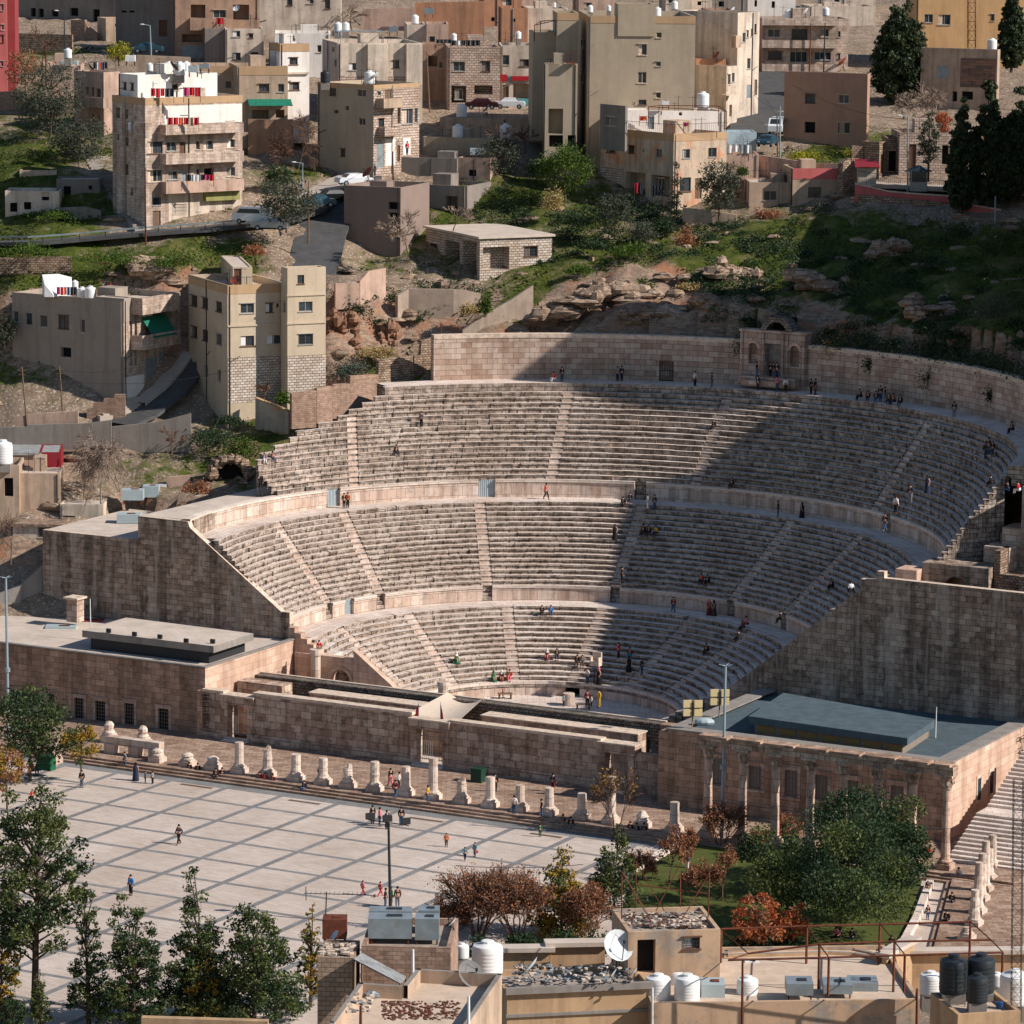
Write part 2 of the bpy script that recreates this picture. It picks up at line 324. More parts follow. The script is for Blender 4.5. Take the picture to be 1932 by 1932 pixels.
def make_terrain():
    xs = np.r_[np.arange(-400, -110, 20), np.arange(-110, 110, 1.1), np.arange(110, 401, 20)]
    ys = np.r_[np.arange(-420, -90, 15), np.arange(-90, 20, 3), np.arange(20, 140, 1.1), np.arange(140, 330, 3), np.arange(330, 700, 20)]
    X, Y = np.meshgrid(xs, ys); Z = hraw(X, Y); g, r = cover(X.ravel(), Y.ravel())
    n1 = vnoise(X, Y, 3.1, 1)+.5*vnoise(X, Y, 1.4, 2); s, t, rr = bowl(X, Y)
    hill = ((Y > 60) & (Y < 330) & (rr > 51)) | ((s < -57) & (t > -5))
    Z = Z+np.where(hill, (n1-.75)*(.5+2.2*r.reshape(X.shape)), 0)
    st_ = .9+.5*vnoise(X, Y, 9, 5)                 # rock ledges where the ground is rocky
    Zl = np.floor(Z/st_)*st_+np.clip((Z/st_-np.floor(Z/st_)-.7)/.3, 0, 1)*st_
    k = np.clip((r.reshape(X.shape)-.35)*2.2, 0, .9)*hill
    Z = Z*(1-k)+Zl*k
    nx, ny = len(xs), len(ys); me = bpy.data.meshes.new('terrain')
    idx = np.arange(nx*ny).reshape(ny, nx); F = np.stack([idx[:-1, :-1], idx[:-1, 1:], idx[1:, 1:], idx[1:, :-1]], -1).reshape(-1, 4)
    me.from_pydata(np.stack([X, Y, Z], -1).reshape(-1, 3).tolist(), [], F.tolist())
    a = me.color_attributes.new('cover', 'FLOAT_COLOR', 'POINT')
    a.data.foreach_set('color', np.stack([g, r, g*0, g*0+1], -1).ravel())
    me.polygons.foreach_set('use_smooth', [True]*len(me.polygons))
    o = bpy.data.objects.new('hillside', me); COL.objects.link(o); kind(o, 'structure')
    m = NT('hillside_ground', .95, .1); at = m.n('ShaderNodeVertexColor', layer_name='cover'); sp = m.n('ShaderNodeSeparateColor'); m.l(at.outputs['Color'], sp.inputs[0])
    soil = m.mix(m.ramp(m.noise(.6, 6), .35, .65), sr(152, 132, 112), sr(116, 100, 84))
    soil = m.mix(m.ramp(m.noise(3., 5), .55, .62), soil, sr(186, 168, 150))
    gr = m.mix(m.ramp(m.noise(.9, 6, .7), .35, .65), sr(52, 66, 26), sr(88, 94, 38)); gr = m.mix(m.ramp(m.noise(.35, 4), .5, .7), gr, sr(112, 104, 66))
    rock = m.mix(m.ramp(m.noise(1.1, 7, .7, stretch=(1, 1, 3)), .35, .65), sr(176, 150, 128), sr(110, 92, 80)); rock = m.mix(m.ramp(m.noise(.25, 3), .5, .65), rock, sr(158, 112, 86))
    ge = m.n('ShaderNodeNewGeometry'); sx = m.n('ShaderNodeSeparateXYZ'); m.l(ge.outputs['Normal'], sx.inputs[0])
    q = m.n('ShaderNodeMath', operation='ADD'); m.l(m.noise(.55, 6, .65), q.inputs[0]); m.l(sp.outputs[0], q.inputs[1])
    c = m.mix(m.ramp(q.outputs[0], .95, 1.15), soil, gr)
    q2 = m.n('ShaderNodeMath', operation='ADD'); m.l(m.ramp(sx.outputs['Z'], .55, .92, .75, 0), q2.inputs[0]); m.l(m.noise(.8, 5, .6), q2.inputs[1])
    q3 = m.n('ShaderNodeMath', operation='ADD'); m.l(q2.outputs[0], q3.inputs[0]); m.l(sp.outputs[1], q3.inputs[1])
    c = m.mix(m.ramp(q3.outputs[0], 1.1, 1.25), c, rock)
    me.materials.append(m.out(c, m.noise(2.5, 7, .7), .8, .25))
    return o
make_terrain()
# ================================================================== PLAZA
m_pl = stone('plaza_paving', sr(212, 198, 186), sr(198, 182, 168), .9, .3, sr(158, 144, 132), .4, sr(150, 130, 112), 0, .1, .012, .08, .55, .75)
m_band = stone('plaza_band', sr(148, 146, 144), sr(130, 129, 128), .6, .3, sr(110, 110, 110), .2, sr(90, 90, 90), 0, .1)
def sheet(name, poly, z, m, k='structure'):
    b = MB(); P = [fr(s, t, z) for s, t in poly]
    uv = [(s, t) for s, t in poly]
    if np.cross(P[1]-P[0], P[2]-P[1])[2] < 0: P = P[::-1]; uv = uv[::-1]
    b.face(P, 0, uv); o = b.build(name, m); kind(o, k); return o
sheet('plaza_pavement', [(-90, -122), (75, -122), (75, -45.1), (-90, -45.1)], 0., m_pl)
g0 = st((-34.24, 0, 0)); GS = 6.0985
bb = MB()
def band(s0, t0, s1, t1, w):
    d = V(s1-s0, t1-t0, 0); d /= np.linalg.norm(d); n = V(-d[1], d[0], 0)*w/2
    P = [fr(s0-n[0], t0-n[1], .004), fr(s1-n[0], t1-n[1], .004), fr(s1+n[0], t1+n[1], .004), fr(s0+n[0], t0+n[1], .004)]
    if np.cross(P[1]-P[0], P[2]-P[1])[2] < 0: P = P[::-1]
    b_ = [(0, 0), (1, 0), (1, 1), (0, 1)]; bb.face(P)
for i in range(-6, 12):
    s = g0[0]+i*GS
    if -70 < s < 33: band(s, -121, s, -46.6, .62)
for j in range(-3, 14):
    t = g0[1]-j*GS
    if -121 < t < -47: 
        for i in range(-6, 11):
            s = g0[0]+i*GS+.31
            if -70 < s < 33: band(s, t, min(s+GS-.62, 33), t, .55)
band(-80, -45.85, 33, -45.85, 1.5)
kind(bb.build('plaza_bands', m_band), 'structure')
# steps and terrace in front of the stage
sb = MB()
for k, (t, z) in enumerate(((-45.1, .2), (-44.65, .4), (-44.2, .6))):
    sb.box(fr(-80, t, -.3), E1*146, E2*(.45 if k < 2 else 14.0), V(0, 0, z+.3))
m_terr = stone('terrace_paving', sr(186, 160, 140), sr(150, 122, 104), .9, .6, sr(104, 90, 80), .5, sr(70, 62, 56), 0, .3)
kind(sb.build('terrace_steps', m_terr), 'structure')
gb = MB()
for u0, v0, u1, v1 in ((544, 1509, 602, 1518), (772, 1542, 835, 1551), (341, 1479, 398, 1488), (1000, 1572, 1060, 1580)):
    a = atz(u0, v0, .01); c = atz(u1, v1, .01); s0, t0 = st(a); s1, _ = st(c)
    gb.box(fr(s0, t0-.25, .004), E1*(s1-s0), E2*.5, V(0, 0, .008))
kind(gb.build('pavement_drains', simple('drain_earth', sr(110, 90, 74))), 'structure')
# ================================================================== ROMAN THEATRE
TH = thing('roman_theatre', 'huge semicircular ancient Roman theatre with three tiers of worn limestone seats', 'theatre', fr(S0, 0, 0))
def arc(z, t0, R, p0, p1, dl=1.2):
    n = max(2, int(abs(p1-p0)*R/dl)); return [p0+(p1-p0)*i/n for i in range(n+1)]
def ring_mesh(b, t0, R0, R1, z0, z1, p0, p1, m_r=0, m_t=1, t1=None, dl=1.5, jit=0.):
    """one step: riser on the inner radius and tread out to R1"""
    t1 = t0 if t1 is None else t1; A = arc(z0, t0, R0, p0, p1, dl)
    for a, c in zip(A, A[1:]):
        u0, u1 = a*R0, c*R0
        b.face([rp(t0, R0, c, z0), rp(t0, R0, a, z0), rp(t0, R0, a, z1), rp(t0, R0, c, z1)], m_r, [(u1, z0), (u0, z0), (u0, z1), (u1, z1)])
        b.face([rp(t0, R0, c, z1), rp(t0, R0, a, z1), rp(t1, R1, a, z1), rp(t1, R1, c, z1)], m_t, [(u1, R0), (u0, R0), (u0, R1), (u1, R1)])
def capend(b, t0, R0, t1, R1, ph, zb, z1, side, m=0):
    P = [rp(t0, R0, ph, zb), rp(t1, R1, ph, zb), rp(t1, R1, ph, z1), rp(t0, R0, ph, z1)]
    b.face(P if side > 0 else P[::-1], m, [(R0, zb), (R1, zb), (R1, z1), (R0, z1)] if side > 0 else [(R0, z1), (R1, z1), (R1, zb), (R0, zb)])
def phplane(t0, R, tp, side):                       # angle where the ring meets the plane t = tp
    return side*math.acos(max(-1, min(1, (tp-t0)/R)))
OUT3 = [(720,735),(722,738),(695,755),(658,772),(633,787),(603,798),(560,812),(540,833),(498,848),(485,865),(487,890),(515,921),(540,940)]
def ph_outline(t0, R, z):
    best = -1.9
    for k in range(900):
        ph = -1.95+k*.002; u, v = proj(rp(t0, R, ph, z)); 
        vs = [q[1] for q in OUT3]; us = [q[0] for q in OUT3]
        if u >= np.interp(v, vs, us): return ph
    return -1.5
def lerp(a, b, f): return tuple(x+(y-x)*f for x, y in zip(a, b))
def phi_px(u, v, z, t0): s, t = st(atz(u, v, z)); return math.atan2(s-S0, t-t0)
def tier(name, label, lo, hi, n, stairs, lims, zb, seed, sw=1.3, first=None):
    T = thing_part(name, label); rn = random.Random(seed)
    steps = []
    for i in range(n+1): steps.append(lerp(lo, hi, i/n))
    SP = [phi_px(u, v, z, steps[-1][1]) for u, v, z in stairs]
    stb = [MB() for _ in SP]
    for i in range(n):
        z0, t0, R0 = steps[i]; z1, t1, R1 = steps[i+1]; z1r = z1
        pl, pr = lims(i, t0, R0, z1)
        hw = sw/2/R0
        cuts = sorted([p for p in SP if pl+hw < p < pr-hw]); spans = []; a = pl
        for p in cuts: spans.append((a, p-hw)); a = p+hw
        spans.append((a, pr)); b = MB(); bz = z1-.05
        # backing under everything
        ring_mesh(b, t0, R0+.12, R1+.2, z0-.3, bz, pl, pr, 0, 1, t1)
        capend(b, t0, R0, t1, R1, pl, zb, bz, 1); capend(b, t0, R0, t1, R1, pr, zb, bz, -1)
        for (a0, a1) in spans:                       # the seat blocks
            a = a0
            while a < a1-.2/R0:
                L = rn.uniform(.8, 2.4)/R0; c = min(a1, a+L)
                if a1-c < .5/R0: c = a1
                dr = rn.uniform(-.045, .035); dz = rn.uniform(-.025, .02); g = .5*(rn.uniform(.01, .06) if rn.random() < .3 else .002)/R0
                q = rn.random()
                if q < .05: dz -= .1; dr += .1
                if q < .015: a = c; continue
                k = max(1, int((c-a)*R0/1.3)); A = [a+g+(c-a-2*g)*x/k for x in range(k+1)]
                nos = .05+rn.uniform(0, .04); zt = z1+dz; th = .2
                for x, y in zip(A, A[1:]):
                    u0, u1 = x*R0, y*R0; Ri = R0+dr
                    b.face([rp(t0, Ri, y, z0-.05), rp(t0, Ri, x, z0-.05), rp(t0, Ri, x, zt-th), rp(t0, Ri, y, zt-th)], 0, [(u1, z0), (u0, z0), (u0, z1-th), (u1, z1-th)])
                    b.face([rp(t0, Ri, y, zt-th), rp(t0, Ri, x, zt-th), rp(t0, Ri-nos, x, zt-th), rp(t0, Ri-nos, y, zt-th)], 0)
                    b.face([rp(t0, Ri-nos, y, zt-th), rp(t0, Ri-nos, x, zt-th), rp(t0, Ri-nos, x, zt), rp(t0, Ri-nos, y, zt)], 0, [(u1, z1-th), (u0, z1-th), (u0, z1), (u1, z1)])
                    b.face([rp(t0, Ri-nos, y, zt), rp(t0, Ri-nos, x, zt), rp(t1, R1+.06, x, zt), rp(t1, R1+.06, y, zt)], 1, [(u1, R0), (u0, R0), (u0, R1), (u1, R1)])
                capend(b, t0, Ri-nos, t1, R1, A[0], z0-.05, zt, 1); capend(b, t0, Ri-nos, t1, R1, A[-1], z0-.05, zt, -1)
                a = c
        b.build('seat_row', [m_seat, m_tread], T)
        for p, sb_ in zip(SP, stb):
            if not (pl+hw < p < pr-hw): continue
            zm = (z0+z1)/2; tm, Rm = (t0+t1)/2, (R0+R1)/2
            ring_mesh(sb_, t0, R0-.02, Rm, z0-.02, zm, p-hw*.96, p+hw*.96, 0, 1, tm, .9)
            ring_mesh(sb_, tm, Rm, R1+.02, zm, z1+.004, p-hw*.96, p+hw*.96, 0, 1, t1, .9)
    for sb_ in stb:
        if sb_.f: sb_.build('stairway', [m_pod, m_tread], T)
    return T, SP, steps
def thing_part(name, label=None, parent=None):
    o = bpy.data.objects.new(name, None); COL.objects.link(o); o.parent = parent or TH; o.empty_display_size = .4
    if label: o['label'] = label
    return o
TPL, TPR = -12.7, -12.7
lim_ana = lambda i, t0, R, z: (phplane(t0, R, TPL, -1), phplane(t0, R, TPR, 1))
def lim3(i, t0, R, z): return (ph_outline(t0, R, z), phplane(t0, R, .3+(z-19)*.75, 1))
ST1 = [(628,1186,7.),(770,1156,7.3),(958,1143,7.3),(1141,1145,7.3),(1311,1163,7.3),(1440,1195,6.8)]
ST2 = [(488,1038,13.2),(663,973,16.2),(930,966,16.4),(1183,975,16.2),(1411,1016,15.2),(1629,1013,16.2)]
ST3 = [(730,778,26.4),(1076,735,27.8),(1388,763,26.),(1690,830,25.4)]
T1 = tier('seating_tier', 'lowest tier of seats around the orchestra', (1.45, -7.1, 14.7), RINGS['l1'], 14, ST1, lim_ana, -.5, 3)
T2 = tier('seating_tier', 'middle tier of seats between the two walkways', (8.95, -5.35, 27.9), RINGS['l2'], 16, ST2, lim_ana, 5., 4)
T3 = tier('seating_tier', 'highest tier of seats below the back wall', (18.4, -3.6, 39.3), (27.1, .7, 44.2), 16, ST3, lim3, 15., 5)
# podium walls and walkways
def ringwall(b, t0, R, z0, z1, p0, p1, th=.7, m=0, mt=1, inner=True):
    A = arc(z0, t0, R, p0, p1, 1.5)
    for a, c in zip(A, A[1:]):
        u0, u1 = a*R, c*R
        b.face([rp(t0, R, c, z0), rp(t0, R, a, z0), rp(t0, R, a, z1), rp(t0, R, c, z1)], m, [(u1, z0), (u0, z0), (u0, z1), (u1, z1)])
        b.face([rp(t0, R+th, a, z0), rp(t0, R+th, c, z0), rp(t0, R+th, c, z1), rp(t0, R+th, a, z1)], m, [(u0, z0), (u1, z0), (u1, z1), (u0, z1)])
        b.face([rp(t0, R, c, z1), rp(t0, R, a, z1), rp(t0, R+th, a, z1), rp(t0, R+th, c, z1)], mt, [(u1, 0), (u0, 0), (u0, th), (u1, th)])
    capend(b, t0, R, t0, R+th, p0, z0, z1, 1, m); capend(b, t0, R, t0, R+th, p1, z0, z1, -1, m)
def podium(label, z0, z1, t0, R, cuts, p0, p1, th=.75):
    P = thing_part('podium_wall', label); cuts = sorted(cuts); a = p0
    for c0, c1 in cuts+[(p1, p1)]:
        b = MB(); ringwall(b, t0, R, z0-.2, z1, a, c0, th)
        ringwall(b, t0, R-.09, z1-.28, z1+.02, a, c0, th+.1, 1, 1)     # projecting moulding
        if c0-a > .01: b.build('wall_segment', [m_pod, m_tread], P)
        a = c1
    return P
def walkway(label, z, ta, Ra, tb, Rb, p0, p1):
    b = MB(); ring_mesh(b, ta, Ra, Rb, z-.45, z, p0, p1, 0, 1, tb, 1.5)
    capend(b, ta, Ra, tb, Rb, p0, z-2, z, 1); capend(b, ta, Ra, tb, Rb, p1, z-2, z, -1)
    o = b.build('walkway', [m_seat, m_tread], TH); o['label'] = label; return o
def around(u, v, z, t0, R, w): p = phi_px(u, v, z, t0); return (p-w/2/R, p+w/2/R)
def cut(p, R, w): return (p-w/2/R, p+w/2/R)
EA = lambda t0, R: (phplane(t0, R, TPL, -1), phplane(t0, R, TPR, 1))
# orchestra
ob = MB(); A = arc(0, -7.1, 16, -2.4, 2.4, 1.)
ob.face([rp(-7.1, 16, -a, .015) for a in A] , 0); ob.box(fr(-19, -29.9, -.3), E1*45, E2*22.7, V(0, 0, .31))
o = ob.build('orchestra_floor', m_tread, TH)
pc = [cut(p, 14.5, 1.1) for p in T1[1] if abs(p) < 1.5]
podium('low wall round the orchestra', 0, 1.5, -7.1, 14.2, [cut(T1[1][3], 14.5, 1.6)], *EA(-7.1, 14.2), th=.6)
b = MB(); ring_mesh(b, -7.1, 14.15, 14.9, .9, 1.5, *EA(-7.1, 14.2), 0, 1); b.build('walkway', [m_seat, m_tread], TH)
l1, w1, l2, w2, l3, w3 = [RINGS[k] for k in ('l1', 'w1', 'l2', 'w2', 'l3', 'w3')]
walkway('lower curved walkway', 7.3, l1[1], l1[2], w1[1], w1[2]+1.2, *EA(w1[1], w1[2]+1.2))
G1 = around(658, 1160, 7.3, w1[1], w1[2], 1.4)
podium('wall of the middle tier', 7.3, 8.95, w1[1], w1[2], [cut(p, w1[2], 1.1) for p in T2[1]]+[G1], *EA(w1[1], w1[2]))
walkway('upper curved walkway', 16.5, l2[1], l2[2], w2[1], w2[2]+1., *EA(w2[1], w2[2]+1.))
g2 = [around(630, 956, 16.5, w2[1], w2[2], 1.7), around(918, 938, 16.5, w2[1], w2[2], 1.9), around(1214, 938, 16.5, w2[1], w2[2], 1.3), around(1672, 1006, 16.5, w2[1], w2[2], 1.1)]
pr2 = phplane(w2[1], w2[2], 1., 1)
podium('wall of the upper tier', 16.5, 18.45, w2[1], w2[2], g2, phplane(w2[1], w2[2], TPL, -1), pr2, .8)
def gate(c, t0, R, z0, z1, label, bars=9, m=None, solid=False, dr=.35):
    b = MB(); p0, p1 = c; A = [p0+(p1-p0)*i/bars for i in range(bars+1)]
    for a in A: b.tube(rp(t0, R+dr, a, z0), rp(t0, R+dr, a, z1), .022, n=4)
    for z in (z0+.06, (z0+z1)/2, z1-.06): b.box(rp(t0, R+dr+.02, p0, z), rp(t0, R+dr+.02, p1, z)-rp(t0, R+dr+.02, p0, z), V(E2*.04), V(0, 0, .06))
    if solid: b.box(rp(t0, R+dr+.05, p0, z0), rp(t0, R+dr+.05, p1, z0)-rp(t0, R+dr+.05, p0, z0), V(E2*.03), V(0, 0, (z1-z0)))
    o = b.build('metal_gate', m or m_galv, TH); o['label'] = label
m_gate = simple('pale_gate_paint', sr(176, 186, 190), .5, .1)
gate(g2[0], w2[1], w2[2], 16.5, 18.4, 'pale metal gate at the left end of the upper walkway', m=m_gate, solid=True)
gate(g2[1], w2[1], w2[2], 16.5, 18.4, 'pale metal gate left of the middle of the upper walkway', m=m_gate, solid=True)
gate(G1, w1[1], w1[2], 7.3, 8.9, 'grey gate of the lower walkway', m=m_gate, solid=True)
walkway('walkway under the back wall', 28., l3[1], l3[2], w3[1], w3[2]+.3, phi_px(742, 732, 28., l3[1]), 1.42)
b = MB(); ringwall(b, .75, 44.2, 26.9, 28.01, phi_px(722, 738, 27.5, l3[1]), 1.42, .7, 0, 1); o = b.build('podium_wall', [m_seat, m_tread], TH); o['label'] = 'top kerb of the upper tier'
# steps down through the gaps in the podiums
for (t0, R, z0, z1, P) in ((w1[1], w1[2], 7.3, 8.95, T2[1]), (w2[1], w2[2], 16.5, 18.4, [sum(g2[2])/2, sum(g2[3])/2])):
    for p in P:
        b = MB()
        for k in range(4): ring_mesh(b, t0, R+.05+k*.2, R+.05+k*.2+.21, z0, z0+(z1-z0)*(k+1)/4, p-.5/R, p+.5/R)
        b.build('gap_steps', [m_seat, m_tread], TH)
# back wall
def phi_u(t0, R, z, u, a=-1.7, c=1.7):
    P = np.linspace(a, c, 700); U = [proj(rp(t0, R, p, z))[0] for p in P]; return float(np.interp(u, U, P))
t3, R3 = w3[1], w3[2]
pL = phi_u(t3, R3, 28., 818); pn0 = phi_u(t3, R3, 28., 1398); pn1 = phi_u(t3, R3, 28., 1522); pg = phi_u(t3, R3, 28., 1257)
BW = thing_part('back_wall', 'tall ashlar wall along the top of the theatre')
for a, c, zt in ((pL, pg-.85/R3, 33.1), (pg+.85/R3, pn0, 33.1), (pn1, 1.45, 33.)):
    b = MB(); ringwall(b, t3, R3, 28, zt, a, c, 1.0); ringwall(b, t3, R3-.06, zt-.4, zt+.06, a, c, 1.12, 1, 1); b.build('wall_segment', [m_back, m_cap], BW)
b = MB(); ringwall(b, t3, R3, 30.3, 33.1, pg-.85/R3, pg+.85/R3, 1.); ringwall(b, t3, R3+.7, 27.9, 30.4, pg-.9/R3, pg+.9/R3, .2); ringwall(b, t3, R3-.06, 32.7, 33.16, pg-.85/R3, pg+.85/R3, 1.12, 1, 1); b.build('wall_segment', [m_back, m_cap], BW)
gate((pg-.85/R3, pg+.85/R3), t3, R3, 28., 30.3, 'dark barred door in the back wall', m=m_dkst, dr=.15)
# little shrine with niches and an arch above
pm = (pn0+pn1)/2; X = V(*(rp(t3, R3, pn1, 0)-rp(t3, R3, pn0, 0))); W = np.linalg.norm(X); X /= W; N = V(X[1], -X[0], 0)   # N towards the orchestra
SH = thing_part('shrine', 'shrine with niches and a barred door in the middle of the back wall')
o0 = rp(t3, R3, pn0, 0)+N*.45
def shf(x, z, d=0.): return o0+X*x+V(0, 0, z)-N*d
dx = W/2
b = MB(); zT = 34.2; dw = .95; nw = .55; nc = (W*.2, W*.83)
seg = [0, nc[0]-nw, nc[0]+nw, dx-dw, dx+dw, nc[1]-nw, nc[1]+nw, W]
for k in range(7):
    x0, x1 = seg[k], seg[k+1]
    if k in (1, 5): zs = ((28, 30.6), (32.9, zT))
    elif k == 3: zs = ((28, 29.4), (33.0, zT))
    else: zs = ((28, zT),)
    for a, c in zs: b.box(shf(x0, a), X*(x1-x0), -N*1.5, V(0, 0, c-a))
    if k in (1, 5, 3): b.box(shf(x0, 29.4, .75 if k != 3 else 1.3), X*(x1-x0), -N*.15, V(0, 0, 4))
b.box(shf(-.1, zT, -.12), X*(W+.2), -N*1.5, V(0, 0, .25))
for x in (.1, nc[0]+nw+.25, dx-dw-.4, dx+dw+.1, nc[1]-nw-.5, W-.4): b.box(shf(x, 28, -.16), X*.3, -N*.2, V(0, 0, zT-28))
b.build('shrine_wall', m_back, SH)
b = MB(); b.box(shf(.6, 28.4, -1.6), X*(W-1.2), -N*1.7, V(0, 0, 1.0)); b.box(shf(1.2, 28.4, -2.2), X*(W-2.4), -N*.7, V(0, 0, .6)); b.build('plinth', m_back, SH)
for cx in nc:                                        # arched niche tops
    b = MB()
    for k in range(8):
        a0, a1 = math.pi*k/8, math.pi*(k+1)/8
        q = [(cx+r*math.cos(a), 32.4+r*math.sin(a)) for r, a in ((nw, a0), (nw+.3, a0), (nw+.3, a1), (nw, a1))]
        b.face([shf(x, z, -.1) for x, z in q]); 
    b.build('niche_arch', m_muslit, SH)
b = MB()
for i in range(13): b.tube(shf(dx-dw+2*dw*i/12, 29.4, .5), shf(dx-dw+2*dw*i/12, 33, .5), .022, n=4)
for z in (29.5, 31.9, 32.9): b.tube(shf(dx-dw, z, .5), shf(dx+dw, z, .5), .045, n=4)
b.build('barred_door', m_galv, SH)
b = MB(); R_, r_ = 1.95, 1.3
for k in range(12):
    a0, a1 = math.pi*k/12, math.pi*(k+1)/12; f = lambda r, a, d: shf(dx+.35+r*math.cos(a), 34.1+r*math.sin(a)*1.02, d)
    b.face([f(r_, a0, -.02), f(R_, a0, -.02), f(R_, a1, -.02), f(r_, a1, -.02)]); b.face([f(R_, a0, -.02), f(R_, a0, 2.4), f(R_, a1, 2.4), f(R_, a1, -.02)]); b.face([f(r_, a0, -.02), f(r_, a1, -.02), f(r_, a1, 2.), f(r_, a0, 2.)])
b.build('vault_arch', m_dark, SH)
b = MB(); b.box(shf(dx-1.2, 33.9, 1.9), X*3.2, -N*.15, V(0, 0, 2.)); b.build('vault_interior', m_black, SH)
# side walls (analemmata) towards the museums
AN = thing_part('side_wall', 'stained side wall at the left end of the seats')
def sidewall(prof, t, th, zb, parent, name='wall_face'):
    b = MB(); P0 = [fr(s, t, z) for s, z in prof]; n = len(prof)
    for i in range(n-1):
        (s0, z0), (s1, z1) = prof[i], prof[i+1]
        if abs(s1-s0) > 1e-3:
            b.face([fr(s0, t, zb), fr(s1, t, zb), fr(s1, t, z1), fr(s0, t, z0)])
            b.face([fr(s1, t+th, zb), fr(s0, t+th, zb), fr(s0, t+th, z0), fr(s1, t+th, z1)])
        b.face([fr(s0, t, z0), fr(s1, t, z1), fr(s1, t+th, z1), fr(s0, t+th, z0)], 1)
    for i, d in ((0, 1), (n-1, -1)):
        s, z = prof[i]; q = [fr(s, t, zb), fr(s, t+th, zb), fr(s, t+th, z), fr(s, t, z)]; b.face(q if d < 0 else q[::-1])
    return b.build(name, [m_ana, m_cap], parent)
sidewall([(-55, 15.8), (-43, 15.8), (-43, 18.3), (-36.9, 18.25), (-36.6, 17.6), (-25.6, 9.9), (-24.6, 9.9), (-24.6, 8.7)], -13., .75, -.5, AN)
AR = thing_part('side_wall', 'dark streaked side wall at the right end of the seats')
sidewall([(22.5, 5.6), (27.9, 9.9), (38.2, 18.3), (38.2, 19.3), (39.85, 19.35), (39.85, 20.2), (40.6, 20.2), (40.6, 19.6), (66, 19.4)], -13., .75, -.5, AR)
b = MB()                                             # left terrace blocks behind the side wall
b.box(fr(-55, -12.25, 5), E1*12, E2*15.5, V(0, 0, 10.75)); b.build('terrace_block', [m_ana], TH)
b = MB(); b.prism([fr(*q)[:2] for q in ((-43, -12.25), (-36.6, -12.25), (-38.5, -3), (-38.6, 6), (-37, 14), (-42, 16))], 5, 18.3, 0, 1); b.build('terrace_block', [m_ana, m_deck], TH)
b = MB(); b.face([fr(-54.9, -12.2, 15.78), fr(-43.02, -12.2, 15.78), fr(-43.02, 3.2, 15.78), fr(-54.9, 3.2, 15.78)]); b.build('terrace_deck', m_deck, TH)
# lower left return: arch wall and landing beside the orchestra
def archwall(b, s0, s1, t, th, z0, z1, ac=None, ar=1.2, az=2.2, m=0):
    if ac is None: b.box(fr(s0, t, z0), E1*(s1-s0), E2*th, V(0, 0, z1-z0), m); return
    b.box(fr(s0, t, z0), E1*(ac-ar-s0), E2*th, V(0, 0, z1-z0), m); b.box(fr(ac+ar, t, z0), E1*(s1-ac-ar), E2*th, V(0, 0, z1-z0), m)
    for k in range(10):
        a0, a1 = math.pi*(1-k/10), math.pi*(1-(k+1)/10); x0, y0, x1, y1 = ac+ar*math.cos(a0), az+ar*math.sin(a0), ac+ar*math.cos(a1), az+ar*math.sin(a1)
        b.face([fr(x0, t, y0), fr(x1, t, y1), fr(x1, t, z1), fr(x0, t, z1)], m); b.face([fr(x0, t, y0), fr(x0, t+th, y0), fr(x1, t+th, y1), fr(x1, t, y1)], m)
        q = [(ac+r*math.cos(a), az+r*math.sin(a)) for r, a in ((ar, a0), (ar+.35, a0), (ar+.35, a1), (ar, a1))]; b.face([fr(x, t-.08, z) for x, z in q], m)
    b.face([fr(ac-ar, t, z1), fr(ac+ar, t, z1), fr(ac+ar, t+th, z1), fr(ac-ar, t+th, z1)], m)
    b.box(fr(ac-ar, t+1.6, z0), E1*2*ar, E2*.2, V(0, 0, az+ar-z0), m)
b = MB(); archwall(b, -23.4, -16.4, -14., .9, -.3, 6.1, -18., 1.15, 3.7); 
P = [(-16.4, -.3), (-8.9, -.3), (-8.9, 1.7), (-16.4, 7.0)]
b.face([fr(s, -14.1, z) for s, z in P]); b.face([fr(s, -13.3, z) for s, z in P][::-1]); b.face([fr(-8.9, -14.1, 1.7), fr(-8.9, -13.3, 1.7), fr(-16.4, -13.3, 7.0), fr(-16.4, -14.1, 7.0)])
b.face([fr(-8.9, -14.1, -.3), fr(-8.9, -13.3, -.3), fr(-8.9, -13.3, 1.7), fr(-8.9, -14.1, 1.7)]); b.face([fr(-16.4, -14.1, 6.), fr(-16.4, -14.1, 7.), fr(-16.4, -13.3, 7.), fr(-16.4, -13.3, 6.)])
for k in range(5): b.box(fr(-24.4+k*.75, -13.6, 5.5), E1*.75, E2*.9, V(0, 0, 3.0-k*.5))
o = b.build('entrance_arch_wall', m_muslit, TH); o['label'] = 'sunlit arched entrance wall at the left of the orchestra'
b = MB(); b.box(fr(-23.4, -13.1, 5), E1*4, E2*2., V(0, 0, 1.1)); b.build('landing', m_tread, TH)
b = MB(); b.lathe([(.5, -.3), (.5, 6.2), (.62, 6.3), (.62, 6.9)], fr(-20.3, -15.0, 0), 12, 0, .02); b.build('engaged_column', m_col, TH)
b = MB(); b.lathe([(.62, 0), (.55, .3), (.5, 4.8), (.62, 5.2), (.6, 5.5)], fr(-4.7, -16.5, 0), 12, 0, .02); b.build('standing_column', m_col, TH)
